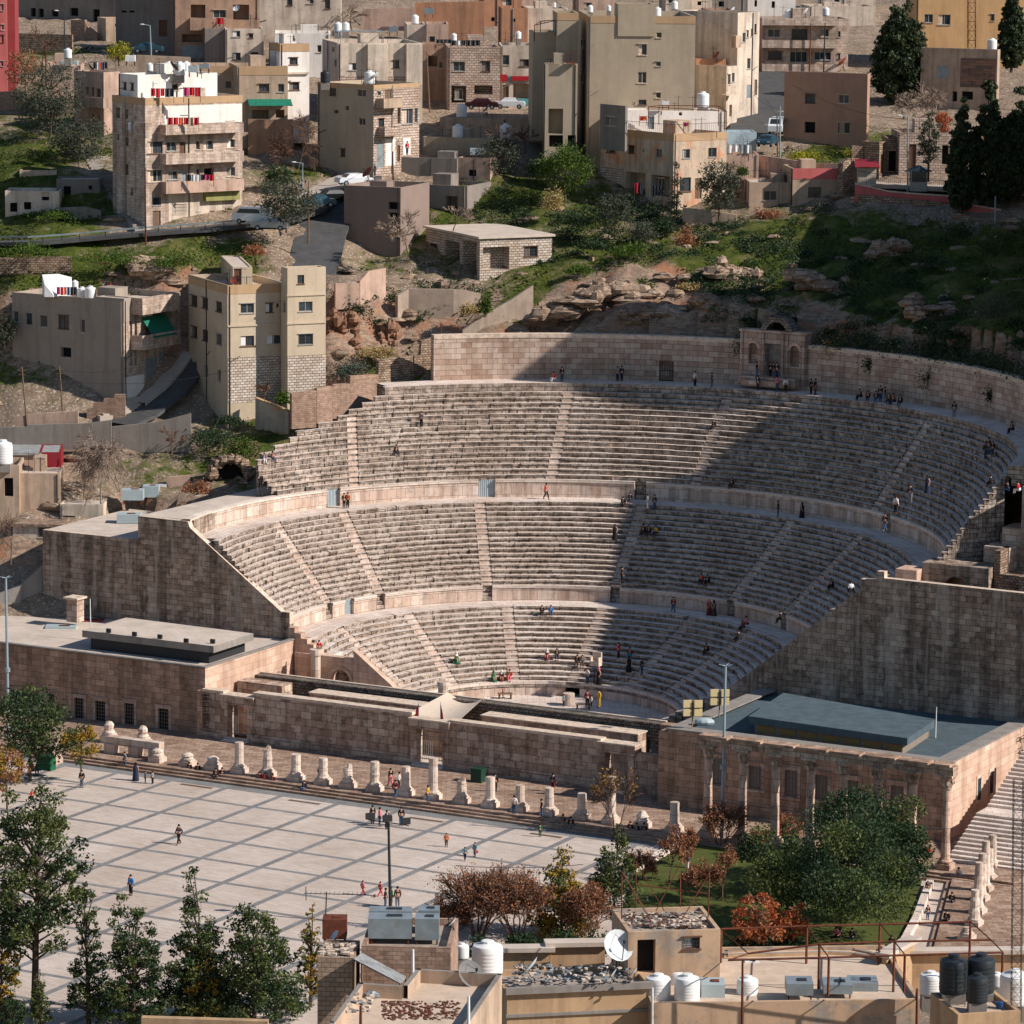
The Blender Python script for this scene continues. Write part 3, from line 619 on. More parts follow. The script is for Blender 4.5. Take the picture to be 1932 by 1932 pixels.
# right end beyond the upper walkway: vault block and stepped wall
VB = thing_part('vault_block', 'ruined vault blocks at the right end of the upper walkway')
b = MB(); archwall(b, 39.5, 46.4, -1.0, 3., 12, 19.2, 43.0, 1.2, 16.9); b.build('arched_front', m_ana, VB)
b = MB(); b.box(fr(37.4, -2.5, 15), E1*2.2, E2*2.5, V(0, 0, 3.6)); b.box(fr(35.6, -3., 15), E1*1.8, E2*2.5, V(0, 0, 2.6)); b.build('corner_block', m_muslit, VB)
b = MB(); b.box(fr(46.5, .2, 6), E1*.6, E2*3, V(0, 0, 14.8)); b.box(fr(46.4, 2.4, 6), E1*9, E2*22, V(0, 0, 12.5)); b.box(fr(47.1, 0, 10), E1*10, E2*.8, V(0, 0, 8.6)); b.box(fr(50.6, -4, 10), E1*.7, E2*4, V(0, 0, 9.3)); b.build('outer_wall', m_rub, VB)
b = MB(); [b.box(fr(s_, t_, 8), E1*2.6, E2*3.2, V(0, 0, z_-8)) for s_, t_, z_ in ((44.6, 2.2, 20.8), (45.6, 4.4, 22.4))]; b.build('parapet_step', m_back, VB); b = MB(); b.box(fr(47.6, 4.2, 6), E1*10, E2*32, V(0, 0, 20.6)); b.box(fr(44.8, 6, 6), E1*2, E2*5, V(0, 0, 15.5)); b.build('end_fill', m_ana, VB)
# honorary seat and small things on the orchestra
o = MB(); c = atz(1124, 1256, 3.6); 
o.cbox(c, 1.0, .8, .5, _AL); o.cbox(c+E2*.35, 1.0, .2, 1.4, _AL); o.cbox(c-E1*.45, .16, .8, .9, _AL); o.cbox(c+E1*.45, .16, .8, .9, _AL)
tag(o.build('stone_throne', m_cap), 'pale carved stone throne standing on the lowest tier', 'throne')
# ================================================================== STAGE BUILDING
SB = thing('stage_building', 'long ruined stage building of stained ashlar with three gated doorways', 'ruin', fr(1.9, -30.4, .6))
TF, TT = -30.9, -29.9
zs = lambda u, v, t=TF: att(u, v, t)[2]
gates = [(-19.6, 1.15), (1.9, 1.45), (21.8, 1.2)]
def wallbox(b, s0, s1, t0, t1, z0, z1, m=0): b.box(fr(s0, t0, z0), E1*(s1-s0), E2*(t1-t0), V(0, 0, z1-z0), m, 'b'); 
b = MB(); prev = -23.7
for k, (c, w) in enumerate(gates):
    h = (5.05, 5.3, 5.0)[k]
    wallbox(b, prev, c-w-.6, TF, TT, -.2, h); wallbox(b, prev-.02, c-w-.5, TF-.06, TT+.06, h, h+.28, 1)
    wallbox(b, prev, c-w-.6, TF-.25, TF, -.2, 1.15)
    for sd in (-1, 1):
        a = c+sd*w; wallbox(b, min(a, a+sd*.6), max(a, a+sd*.6), TF-.2, TT+.1, -.2, 4.15)
    wallbox(b, c-w-.75, c+w+.75, TF-.3, TT+.15, 4.15, 4.95, 0); wallbox(b, c-w-.8, c+w+.8, TF-.36, TT+.2, 4.95, 5.1, 1)
    prev = c+w+.6
wallbox(b, prev, 28, TF, TT, -.2, 4.3)
b.build('front_wall', [m_stage, m_cap], SB)
for (c, w) in gates:
    b = MB()
    for i in range(15): b.tube(fr(c-w+2*w*i/14, TT-.2, .9), fr(c-w+2*w*i/14, TT-.2, 4.1), .022, n=4)
    for z in (1., 3.2, 4.05): b.box(fr(c-w, TT-.23, z), E1*2*w, E2*.06, V(0, 0, .07))
    b.build('barred_gate', m_grille, SB)
    b = MB(); [b.box(fr(c-w-.2, TF-.35*(3-k), .55), E1*(2*w+.4), E2*.36, V(0, 0, .11*(k+1))) for k in range(3)]; b.build('door_steps', m_tread, SB)
b = MB(); wallbox(b, -15.6, .6, -24.0, -22.2, -.2, 4.5); wallbox(b, -15.7, .7, -24.1, -22.1, 4.5, 4.62, 1); wallbox(b, 3.6, 20.4, -23.8, -22, -.2, 4.3); wallbox(b, 3.5, 20.5, -23.9, -21.9, 4.3, 4.42, 1); wallbox(b, -23.4, -18.2, -25, -23, -.2, 5.1); wallbox(b, 23.6, 27, -24, -22, -.2, 3.9)
b.build('inner_wall', [m_stage, m_cap], SB)
b = MB(); wallbox(b, -24.6, 21.5, -21.2, -19.9, 3.3, 5.0); wallbox(b, -24.6, 21.6, -20.2, -19.85, 5.0, 5.12, 1); wallbox(b, 21.5, 27.5, -21.2, -20, 3.9, 5., 2)
for s in (-22, -14, -6, 3, 12, 21): wallbox(b, s, s+.9, -21, -20.1, -.2, 3.4)
wallbox(b, -12, 20, -20.9, -20.2, -.2, 3.3); b.build('upper_wall', [m_dark, m_cap, m_mus], SB)
b = MB(); b.lathe([(.45, 0), (.42, .3), (.38, 3.4)], fr(-18.0, -24, 0), 10, 0, .03); b.build('inner_column', m_col, SB)
b = MB(); b.lathe([(.45, 0), (.5, .8), (.55, 1.2), (.5, 2.0), (.6, 2.1), (.55, 2.5)], fr(-19.3, -28, .5), 10, 0, .04); b.build('statue_stump', m_col, SB)
# shade sail
b = MB(); c4 = [att(772, 1345, -28.), att(845, 1306, -20.5), att(912, 1318, -20.3), att(868, 1358, -27.6)]
n = 8
def sail(i, j):
    a, c = i/n, j/n; p = (1-a)*((1-c)*c4[0]+c*c4[1])+a*((1-c)*c4[3]+c*c4[2]); return p-V(0, 0, 1)*(.8*math.sin(math.pi*a)*.7*(1-.3*math.sin(math.pi*c)))
for i in range(n):
    for j in range(n): b.face([sail(i, j), sail(i+1, j), sail(i+1, j+1), sail(i, j+1)])
for p in c4: b.tube(p+V(0, 0, .2), V(p[0], p[1], .3), .06, n=6)
tag(b.build('shade_sail', simple('beige_canvas', sr(208, 190, 170), .8, .1), smooth=False), 'beige canvas shade sail stretched behind the central gate', 'shade sail')
for u, vt, vb, c, l in ((790, 1325, 1390, 0, 'flag hanging on a pole left of the shade sail, red at the top'), (831, 1325, 1398, 1, 'flag hanging on a pole in front of the shade sail, red and green')):
    t_ = thing('flag', l, 'flag', att(u, vb, -30.2)); p0 = att(u, vb, -30.2); p1 = att(u, vt, -30.2)
    b = MB(); b.tube(p0, p1, .03, n=6); b.build('flag_pole', m_galv, t_)
    b = MB(); q0, q1 = p1-V(0, 0, .1), p0+(p1-p0)*.25
    cols = [sr(30, 28, 30), sr(225, 220, 215), sr(30, 96, 60)]
    for k in range(6):
        a = q1+(q0-q1)*(k/6); c_ = q1+(q0-q1)*((k+1)/6); wd = (.34 if c else .5)*math.sin((k+1)/7*3); wd2 = (.34 if c else .5)*math.sin((k+2)/7*3)*.9
        b.face([a, a+E1*wd*(1 if c else -1)+V(0, 0, -.2), c_+E1*wd2*(1 if c else -1)+V(0, 0, -.1), c_], (2, 1, 0, 3, 3, 3)[k] if c else (1, 1, 3, 3, 3, 3)[k])
    b.build('flag_cloth', [simple('flag_black', cols[0]), simple('flag_white', cols[1]), simple('flag_green', cols[2]), simple('flag_red', sr(186, 34, 44))], t_)
# ================================================================== MUSEUM WINGS
def holes_wall(b, o, X, Z, W_, H_, holes, rec=.3, m=0, uv0=0.):
    """wall rectangle with recessed rectangular openings; X unit direction, outward normal N = (X.y,-X.x)"""
    N_ = V(X[1], -X[0], 0); xs = sorted({0., W_} | {h[0] for h in holes} | {h[2] for h in holes}); zs_ = sorted({0., H_} | {h[1] for h in holes} | {h[3] for h in holes})
    f = lambda x, z, d=0.: o+X*x+V(0, 0, z)-N_*d
    for i in range(len(xs)-1):
        for j in range(len(zs_)-1):
            xm, zm = (xs[i]+xs[i+1])/2, (zs_[j]+zs_[j+1])/2
            if any(h[0] < xm < h[2] and h[1] < zm < h[3] for h in holes): continue
            b.face([f(xs[i], zs_[j]), f(xs[i+1], zs_[j]), f(xs[i+1], zs_[j+1]), f(xs[i], zs_[j+1])], m)
    for h in holes:
        x0, z0, x1, z1 = h[:4]; d = h[4] if len(h) > 4 else rec
        b.face([f(x0, z0), f(x1, z0), f(x1, z0, d), f(x0, z0, d)], m); b.face([f(x0, z1, d), f(x1, z1, d), f(x1, z1), f(x0, z1)], m)
        b.face([f(x0, z0), f(x0, z0, d), f(x0, z1, d), f(x0, z1)], m); b.face([f(x1, z0, d), f(x1, z0), f(x1, z1), f(x1, z1, d)], m)
        if d > .9: b.face([f(x0, z0, d), f(x1, z0, d), f(x1, z1, d), f(x0, z1, d)], m)
m_lattice = simple('window_lattice', sr(140, 126, 112), .7, .2)
m_pale = simple('pale_shutter', sr(138, 130, 122), .7, .15)
def museum_window(par, o, X, x0, z0, x1, z1, lat=True):
    N_ = V(X[1], -X[0], 0); f = lambda x, z, d=0.: o+X*x+V(0, 0, z)+N_*d
    b = MB(); e = .3
    for a, c, p, q in ((x0-e, x0, z0-e, z1+e), (x1, x1+e, z0-e, z1+e)): b.box(f(a, p, .06), X*(c-a), -N_*.1, V(0, 0, q-p))
    b.box(f(x0, z1, .06), X*(x1-x0), -N_*.1, V(0, 0, e)); b.box(f(x0-e-.1, z0-e, .14), X*(x1-x0+2*e+.2), -N_*.2, V(0, 0, .2)); b.box(f(x0-e-.1, z1+e, .14), X*(x1-x0+2*e+.2), -N_*.2, V(0, 0, .14))
    w = b.build('window', m_back, par)
    b = MB(); b.box(f(x0, z0, -.24), X*(x1-x0), -N_*.04, V(0, 0, z1-z0)); b.build('pane', m_black if lat else m_pale, w)
    b = MB(); k = 4
    for i in range(k+1): b.box(f(x0+(x1-x0)*i/k-.02, z0, -.16), X*.04, -N_*.04, V(0, 0, z1-z0))
    for i in range(7): b.box(f(x0, z0+(z1-z0)*i/6-.02, -.17), X*(x1-x0), -N_*.04, V(0, 0, .04))
    b.build('lattice', m_lattice, w)
ML = thing('museum_wing', 'left museum wing of brown stone with a flat roof and latticed windows', 'museum', fr(-36, -30.4, .6))
o = fr(-60, -30.4, 0); hs = []
for u0, v0, u1, v1 in ((23, 1303, 40, 1340), (91, 1310, 103, 1345), (141, 1318, 158, 1355), (180, 1324, 199, 1360), (235, 1328, 253, 1366), (299, 1338, 318, 1376)):
    a = att(u0, v1, -30.4); c = att(u1, v0, -30.4); hs.append((st(a)[0]+60, a[2], st(c)[0]+60, c[2]))
b = MB(); holes_wall(b, o, E1, None, 36.3, 7.3, hs); N_ = V(E1[1], -E1[0], 0)
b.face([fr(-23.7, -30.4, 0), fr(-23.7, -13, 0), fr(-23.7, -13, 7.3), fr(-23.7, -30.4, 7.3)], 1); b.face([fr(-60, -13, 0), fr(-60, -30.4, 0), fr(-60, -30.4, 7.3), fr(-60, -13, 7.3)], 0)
wallbox(b, -24.35, -22.9, -30.9, -30.38, 0, 5.1); b.build('wall', [m_mus, m_muslit], ML)
for h in hs: museum_window(ML, o, E1, *h[:4])
b = MB(); b.box(fr(-60, -30.1, 6.6), E1*36, E2*17, V(0, 0, .45)); b.box(fr(-60, -30.55, 7.3), E1*36.4, E2*.5, V(0, 0, .14), 1); b.box(fr(-24.1, -30.05, 7.3), E1*.5, E2*17, V(0, 0, .14), 1); b.build('roof', [m_deck, m_conc], ML)
b = MB(); q = [st(atz(u, v, 8.9))+(0,) for u, v in ((155, 1190), (403, 1220), (478, 1196), (238, 1166))]
s0, s1 = -48.3, -29.5
P = [fr(*st(atz(u, v, 8.9)), 0) for u, v in ((155, 1190), (403, 1220), (478, 1196), (238, 1166))]
b.prism([p[:2] for p in P], 8.25, 8.95, 0, 1); cc = sum(P)/4
b.prism([(cc+(p-cc)*.9)[:2] for p in P], 7.0, 8.26, 2, 2); b.build('raised_skylight', [m_conc, m_deck, m_dkst], ML)
b = MB(); archwall(b, 0, 1, 0, 1, 0, 1) if False else None
for k in range(10):                                  # arch ornament on the lit return wall
    a0, a1 = math.pi*k/10, math.pi*(k+1)/10; f = lambda r, a: fr(-23.62, -16.8+r*math.cos(a), 3.4+r*math.sin(a)); b.face([f(1.2, a0), f(1.6, a0), f(1.6, a1), f(1.2, a1)][::-1]); b.face([f(0, a0), f(1.2, a0), f(1.2, a1)][::-1], 1)
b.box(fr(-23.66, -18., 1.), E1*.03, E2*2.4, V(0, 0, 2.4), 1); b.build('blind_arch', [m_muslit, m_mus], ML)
MR = thing('museum_wing', 'right museum wing with blue grey roof behind the standing colonnade', 'museum', fr(42, -33.5, .6))
SA, SZ, TW = 28.2, 55.8, -33.5; o = fr(SA, TW, 0); hs = []
for u, v0, v1, w in ((1352, 1430, 1480, 1.25), (1424, 1445, 1488, 1.25), (1492, 1453, 1503, 1.25), (1549, 1462, 1508, 1.25), (1607, 1472, 1520, 1.25), (1692, 1482, 1532, 1.25)):
    a = att(u, v1, TW); c = att(u, v0, TW); x = st(a)[0]-SA; hs.append((x-w/2, a[2], x+w/2, c[2]))
b = MB(); holes_wall(b, o, E1, None, SZ-SA, 7.6, hs)
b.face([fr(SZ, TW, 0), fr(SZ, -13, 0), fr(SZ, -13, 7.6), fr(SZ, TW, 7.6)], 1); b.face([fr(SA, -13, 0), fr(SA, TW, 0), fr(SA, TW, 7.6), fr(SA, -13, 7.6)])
wallbox(b, 27.2, 30., TW+.2, TW+2.5, 0, 7.3); wallbox(b, SA, SZ, TW-.25, TW-.003, 0, 1.5); b.build('wall', [m_mus, m_muslit], MR)
for h in hs: museum_window(MR, o, E1, *h[:4], lat=False)
for t in (-27, -24.):                                # windows of the lit side
    b = MB(); b.box(fr(SZ+.01, t, 2.6), E1*.06, E2*1.2, V(0, 0, 2.6)); w = b.build('window', m_cap, MR); b = MB(); b.box(fr(SZ+.03, t+.2, 2.9), E1*.06, E2*.8, V(0, 0, 2.), 0); b.build('pane', m_glass, w)
m_teal = plaster('blue_grey_roofing', sr(88, 102, 108), .3, .5, sr(66, 74, 76), .3, .8)
b = MB(); b.box(fr(SA+.3, TW+.3, 6.9), E1*(SZ-SA-.6), E2*20, V(0, 0, .4)); b.box(fr(SA-.1, TW-.12, 7.6), E1*(SZ-SA+.2), E2*1.6, V(0, 0, .14), 1); b.box(fr(SZ-1.6, TW+1.5, 7.6), E1*1.7, E2*18.9, V(0, 0, .14), 1); b.box(fr(SA-.1, TW+1.5, 7.6), E1*1.6, E2*18.9, V(0, 0, .14), 1); b.build('roof', [m_teal, m_conc], MR)
P = [fr(*st(atz(u, v, 8.9)), 0) for u, v in ((1412, 1352), (1712, 1394), (1766, 1358), (1478, 1308))]
b = MB(); b.prism([p[:2] for p in P], 8.3, 8.95, 0, 0); cc = sum(P)/4; b.prism([(cc+(p-cc)*.93)[:2] for p in P], 7.2, 8.31, 1, 1); b.build('raised_skylight', [m_teal, m_lattice], MR)
b = MB(); 
for i in range(7):
    f0, f1 = .03+i/7, (i+.8)/7+.03
    a = P[0]+(P[1]-P[0])*f0; c = P[0]+(P[1]-P[0])*min(f1, .99); a = cc+(a-cc)*.94; c = cc+(c-cc)*.94
    nx = c-a; b.box(V(a[0], a[1], 7.55), nx, V(nx[1], -nx[0], 0)/np.linalg.norm(nx)*.02, V(0, 0, .6))
b.build('skylight_grille', simple('ochre_grille', sr(150, 118, 70), .7, .3, 8.), MR)
# colonnade with entablature in front of the right wing
def su(u, t, z): 
    S = np.linspace(-90, 80, 800); U = [proj(fr(s, t, z))[0] for s in S]; return float(np.interp(u, U, S))
TC = -42.6
CO = thing('colonnade', 'row of eight tall corinthian columns carrying a broken entablature', 'colonnade', fr(48, TC, .6))
cols_s = [su(u, TC, 7.5) for u in (1337, 1402, 1464, 1530, 1592, 1658, 1723, 1787)]
def pedestal(b, c, w=1.3, h=.75, jit=.0):
    b.cbox(c, w, w, h*.62, _AL); b.cbox(c+V(0, 0, h*.62), w*.82, w*.82, h*.2, _AL); b.lathe([(w*.42, h*.82), (w*.46, h*.9), (w*.44, h), (w*.36, h*1.08), (w*.38, h*1.16)], c, 12, 0, .02)
for s in cols_s:
    b = MB(); c = fr(s, TC, .6); pedestal(b, c, 1.35, .8)
    pr = [(.4, .9)]+[(.4-.05*k/8+random.uniform(-.02, .02), .9+6.1*k/8) for k in range(1, 9)]
    b.lathe(pr, c, 14, 0, .035); cl = b.build('column', m_colp, CO)
    b = MB(); b.lathe([(.4, 7.0), (.42, 7.15), (.4, 7.2), (.55, 7.6), (.5, 7.7), (.75, 8.15)], c, 12, 0, .07); b.cbox(c+V(0, 0, 8.12), 1.35, 1.35, .2, _AL)
    for k in range(8):
        a = math.pi*k/4; b.cbox(c+V(.52*math.cos(a), .52*math.sin(a), 7.45+.2*(k % 2)), .22, .22, .3, a)
    b.build('capital', m_stage, cl)
b = MB(); e0, e1 = cols_s[0]-.8, cols_s[-1]+.75; x = e0
while x < e1-.1:
    L = min(3.15, e1-x); z = random.uniform(-.05, .05)
    b.box(fr(x+.03, TC-.5, 8.9), E1*(L-.06), E2*1.0, V(0, 0, .45)); b.box(fr(x+.03, TC-.6, 9.35), E1*(L-.06), E2*1.2, V(0, 0, .3+z)); b.box(fr(x+.03, TC-.7, 9.65+z), E1*(L-.06-random.uniform(0, .3)), E2*1.4, V(0, 0, .2), 1); x += L
b.build('entablature', [m_stage, m_mus], CO)
# the broken columns along the steps
cl_desc = [(297,1416,1440,'bare'),(354,1419,1446.5,'bare'),(401.7,1428,1453,'bare'),(451.4,1393.5,1460.6,''),(504.6,1406,1469,'snap'),(558.5,1416,1477,'rough'),(609.6,1423,1485,'rough'),(656.5,1441,1491,'snap'),(707,1430,1498,'rough'),(765.5,1439,1505,''),(817,1423,1514,'tall'),(871,1466,1522,'snap'),(925,1458.5,1529,''),(981,1474,1536,''),(1036,1479,1543,''),(1097.5,1489.5,1552,''),(1152.5,1458,1557,'tall'),(1212,1522,1564,'bare'),(1272.5,1506,1559,'')]
names = ['low weathered pedestal, farthest left of the row on the steps','low rounded pedestal behind two men sitting on the steps','low octagonal pedestal, third from the left on the steps','slender column stump in front of the left barred gate','jagged leaning column stump behind three people in red','rough round column stump right of the people in red','column stump behind a person sitting alone on the steps','short worn column stump, lowest of those before the left wall','pinkish eroded column stump left of the central gate','column stump beside the people standing near the central gate','tallest smooth column stump, in front of the central gate','slanted short column stump by the green bin','smooth column stump right of the green bin','smooth column stump where a person in blue jeans leans','column stump with a man in dark jacket beside it','white smooth column stump right of two seated men','tall column stump behind the bare brown sapling','squat knobbly stump near a group seated on the steps','pale drum column stump at the left of the red shrubs']
for (u, vt, vb, k), nm in zip(cl_desc, names):
    a = att(u, vb-6, TC); s = st(a)[0]; top = att(u, vt, TC)[2]-.35; c = fr(s, TC, .6)
    t_ = thing('broken_column', nm, 'column', c, 'broken columns along the plaza steps')
    b = MB(); pedestal(b, c, 1.3, .78); b.build('pedestal', m_col, t_)
    if k == 'bare':
        b = MB(); b.lathe([(.5, .85), (.58, 1.), (.5, 1.15), (.2, max(1.3, top-.6))], c, 10, 0, .06); b.build('worn_base', m_col, t_); continue
    hz = max(1.6, top-.6); j = .07 if k in ('rough', 'snap') else .015; n = 8
    b = MB(); b.lathe([(.44-.03*i/n+random.uniform(-j, j)*.5, .85+(hz-.85)*i/n) for i in range(n+1)], c, 12, 0, j)
    if k == 'snap': b.blob(c+V(.12, 0, hz), .28, .25, .35, 7, 4, .25)
    b.build('shaft', m_col, t_)
t_ = thing('fallen_architrave', 'two long stone beams laid across pedestals left of the column row', 'stone beam', att(250, 1410, -42))
for u0, v0, u1, v1 in ((201, 1392, 246, 1400), (245, 1398, 300, 1412)):
    a = att(u0, v0+9, -42.); c = att(u1, v1+4, -42.); b = MB(); d = c-a; b.box(V(a[0], a[1], 1.5), V(d[0], d[1], 0), E2*.9, V(0, 0, .75)); b.build('beam', m_col, t_)
b = MB()
for s_ in (st(att(206, 1430, -42))[0], st(att(252, 1436, -42))[0], st(att(290, 1440, -42))[0]): b.cbox(fr(s_, -41.6, .6), 1.1, 1.0, .95, _AL)
b.build('support_block', m_col, t_)
for u, v, l in ((101, 1440, 'square stone pedestal by the tree at the left edge of the steps'), (206, 1400, 'tall moulded pedestal against the museum wall behind the stone beams'), (270, 1408, 'second moulded pedestal against the museum wall, near a seated couple')):
    c = atz(u, v, .6); t_ = thing('stone_pedestal', l, 'pedestal', c); b = MB(); pedestal(b, c, 1.3, 1.1); b.build('base', m_col, t_); b = MB(); b.blob(c+V(0, 0, 1.6), .5, .45, .5, 8, 5, .1); b.build('worn_top', m_col, t_)
# ================================================================== HILLSIDE BUILDINGS
cream = plaster('cream_plaster', sr(220, 202, 182)); tan = plaster('tan_plaster', sr(196, 170, 146)); olive = plaster('olive_render', sr(176, 160, 138), .15, .25, sr(120, 104, 84), .2)
pinkb = plaster('pinkish_plaster', sr(202, 170, 150)); terra = plaster('terracotta_plaster', sr(190, 138, 106), .25, .3); whitep = plaster('whitewash', sr(236, 228, 218), .12, .25, sr(160, 140, 120), .3)
greyp = plaster('grey_render', sr(140, 131, 122), .2, .4, sr(90, 80, 72), .4); brownp = plaster('brown_render', sr(180, 146, 122)); redp = plaster('red_paint_wall', sr(206, 112, 108), .2, .25, sr(150, 80, 74)); dred = plaster('dark_red_wall', sr(150, 66, 68), .2, .2)
yel = plaster('yellow_plaster', sr(202, 162, 116), .15, .2, sr(150, 110, 70)); ybl = plaster('sandy_yellow_render', sr(198, 180, 155), .14, .3, sr(140, 116, 90), .2); patchy = plaster('peeling_plaster', sr(204, 182, 158), .25, .45, sr(110, 92, 78), .5, .5, sr(206, 150, 118))
bandm = plaster('tan_band', sr(186, 154, 120), .15, .2, sr(130, 100, 72), .2)
stw = stone('white_rough_stone', sr(226, 214, 200), sr(196, 176, 158), .55, .3, sr(90, 82, 74), .25, sr(90, 80, 70), 0, 1.2, .03)
stp = stone('pink_rough_stone', sr(214, 194, 178), sr(186, 162, 146), .6, .32, sr(110, 96, 86), .3, sr(90, 78, 68), 0, 1.2, .03)
stwall = stone('stained_stone_cladding', sr(218, 200, 184), sr(192, 168, 150), .7, .35, sr(150, 130, 114), .5, sr(100, 84, 74), .45, .4, .015)
bcorr = corrug('blue_corrugated_sheet', sr(168, 190, 198)); rcorr = corrug('red_corrugated_sheet', sr(150, 30, 44)); gcorr = corrug('grey_corrugated_sheet', sr(170, 172, 170))
green_net = simple('green_netting', sr(30, 120, 96), .8, .3, 2.); redcl = simple('red_cloth', sr(200, 30, 42), .8, .3, 3.); darkcl = simple('dark_cloth', sr(46, 54, 62), .9, .3); whitecl = simple('white_cloth', sr(226, 226, 224), .8, .15, 2.); orangecl = simple('orange_cloth', sr(230, 96, 50), .8, .2); pinkcl = simple('pink_cloth', sr(206, 60, 120), .8, .2); bluecl = simple('blue_cloth', sr(52, 84, 140), .8, .2)
tealp = simple('teal_paint', sr(90, 170, 168), .5, .15); signr = simple('red_sign', sr(170, 34, 44), .5, .1); signy = simple('yellow_sign', sr(214, 150, 40), .5, .1); signo = plaster('faded_green_sign', sr(150, 148, 92), .2, .3)
BD = {}
def cc(cell, x, y): return 483*cell[0]+x/4, 483*cell[1]+y/4
def bld(key, label, cell, x, y0, y1, a, xL, xR, m, holes='', Y=None, dY=0., par=.7, band=0., mR=None, extra=(), panels=(), bays=(), cat='building', group='houses on the hillside', dep=9., base=5., roof=None, flat=False, ref=None):
    u, v0 = cc(cell, x, y0); v1 = cc(cell, x, y1)[1]; a = math.radians(a)
    if Y is None: p = hit(u, v0) if ref is None else aty(u, v0, BD[ref]['p'][1])
    else: p = aty(u, v0, Y)
    if dY: p = aty(u, v0, p[1]+dY)
    zt = aty(u, v1, p[1])[2]; z0 = p[2]-base
    dR = V(math.cos(a), math.sin(a), 0); dL = V(-math.sin(a), math.cos(a), 0); c = V(p[0], p[1], 0)
    def width(d, xt):
        ut = cc(cell, xt, 0)[0]; r = ray(ut, v1); n = V(d[1], -d[0], 0); q = onplane(ut, (v0+v1)/2, c, n); return abs((q-c)@d)
    wR = width(dR, xR) if xR is not None else dep
    wL = width(dL, xL) if xL is not None else dep
    wR = min(wR, 60); wL = min(wL, 45)
    T = thing(key, label, cat, (p[0], p[1], p[2]), group)
    face = {'R': (c, dR, V(dR[1], -dR[0], 0), wR), 'L': (c+dL*wL, -dL, V(-dL[1], dL[0], 0), wL)}
    def rect(F, x0, y0_, x1, y1_, off=0.):
        o, X, N, w = face[F]; um, vm = cc(cell, (x0+x1)/2, (y0_+y1_)/2); o2 = o+N*off
        f = lambda x_, y_: onplane(*cc(cell, x_, y_), o2, N)
        A = f(x0, (y0_+y1_)/2); B = f(x1, (y0_+y1_)/2); C_ = f((x0+x1)/2, y0_); D_ = f((x0+x1)/2, y1_)
        xa, xb = (A-o)@X, (B-o)@X; return min(xa, xb), D_[2]-z0, max(xa, xb), C_[2]-z0
    HL = {'R': [], 'L': []}
    for h in holes.split(';') if holes else ():
        q = h.split(); F = q[0]; k = q[1]; r = rect(F, *[float(t_) for t_ in q[2:6]]); w = face[F][3]
        r = (max(.12, r[0]), max(.1, r[1]), min(w-.12, r[2]), min(zt-z0-.1, r[3]))
        if r[2]-r[0] > .15 and r[3]-r[1] > .15: HL[F].append((k,)+r)
    b = MB()
    for F, mi in (('R', 1 if mR else 0), ('L', 0)):
        o, X, N, w = face[F]; holes_wall(b, V(o[0], o[1], z0), X, None, w, zt-z0, [(h[1], h[2], h[3], h[4], {'o': 1.7, 'w': .22, 'g': .2, 's': .1, 'd': .25, 'b': .6}[h[0]]) for h in HL[F]], .2, mi)
    q = [c, c+dR*wR, c+dR*wR+dL*wL, c+dL*wL]; z = lambda p_, h: V(p_[0], p_[1], h)
    b.face([z(q[1], z0), z(q[2], z0), z(q[2], zt), z(q[1], zt)]); b.face([z(q[2], z0), z(q[3], z0), z(q[3], zt), z(q[2], zt)])
    th = .22; ctr = sum(q)/4; qi = [p_+(dR*th if i in (0, 3) else -dR*th)+(dL*th if i in (0, 1) else -dL*th) for i, p_ in enumerate(q)]
    if not flat:
        for i in range(4):
            j = (i+1) % 4
            b.face([z(q[i], zt), z(q[j], zt), z(qi[j], zt), z(qi[i], zt)]); b.face([z(qi[j], zt-par), z(qi[i], zt-par), z(qi[i], zt), z(qi[j], zt)])
    b.build('wall', [m, mR or m], T)
    b = MB()
    if flat: b.box(z(q[0]-dR*.3-dL*.3, zt), dR*(wR+.6), dL*(wL+.6), V(0, 0, .25))
    else: b.face([z(p_, zt-par) for p_ in qi])
    b.build('roof', roof or m_deck, T)
    if band:
        b = MB()
        for F in 'RL':
            o, X, N, w = face[F]; b.box(z(o, zt-band)-N*.02 if 0 else z(o, zt-band), X*w, N*.04, V(0, 0, band+.03))
        b.build('parapet_band', bandm, T)
    for F in 'RL':
        o, X, N, w = face[F]; o = z(o, z0); f = lambda x_, z_, d=0.: o+X*x_+V(0, 0, z_)+N*d
        for k, x0, h0, x1, h1 in HL[F]:
            if k == 'o': continue
            W_, Hh = x1-x0, h1-h0; b = MB()
            if k == 'd':
                b.box(f(x0, h0, -.2), X*W_, N*.06, V(0, 0, Hh)); b.box(f(x0+W_*.48, h0, -.15), X*.05, N*.03, V(0, 0, Hh)); b.build('door', random.choice([m_fwood, m_wood, m_galv]), T); continue
            if k == 's':
                b.box(f(x0, h0, -.09), X*W_, N*.05, V(0, 0, Hh)); 
                for i in range(1, 6): b.box(f(x0, h0+Hh*i/6, -.045), X*W_, N*.02, V(0, 0, .04))
                b.build('shutter', m_galv, T); continue
            if k == 'b':
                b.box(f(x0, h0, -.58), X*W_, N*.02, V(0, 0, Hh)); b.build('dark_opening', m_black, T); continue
            fw = .06
            b.box(f(x0, h0, -.2), X*fw, N*.08, V(0, 0, Hh)); b.box(f(x1-fw, h0, -.2), X*fw, N*.08, V(0, 0, Hh)); b.box(f(x0+fw, h0, -.2), X*(W_-2*fw), N*.08, V(0, 0, fw)); b.box(f(x0+fw, h1-fw, -.2), X*(W_-2*fw), N*.08, V(0, 0, fw))
            n_ = max(1, round(W_/.7))
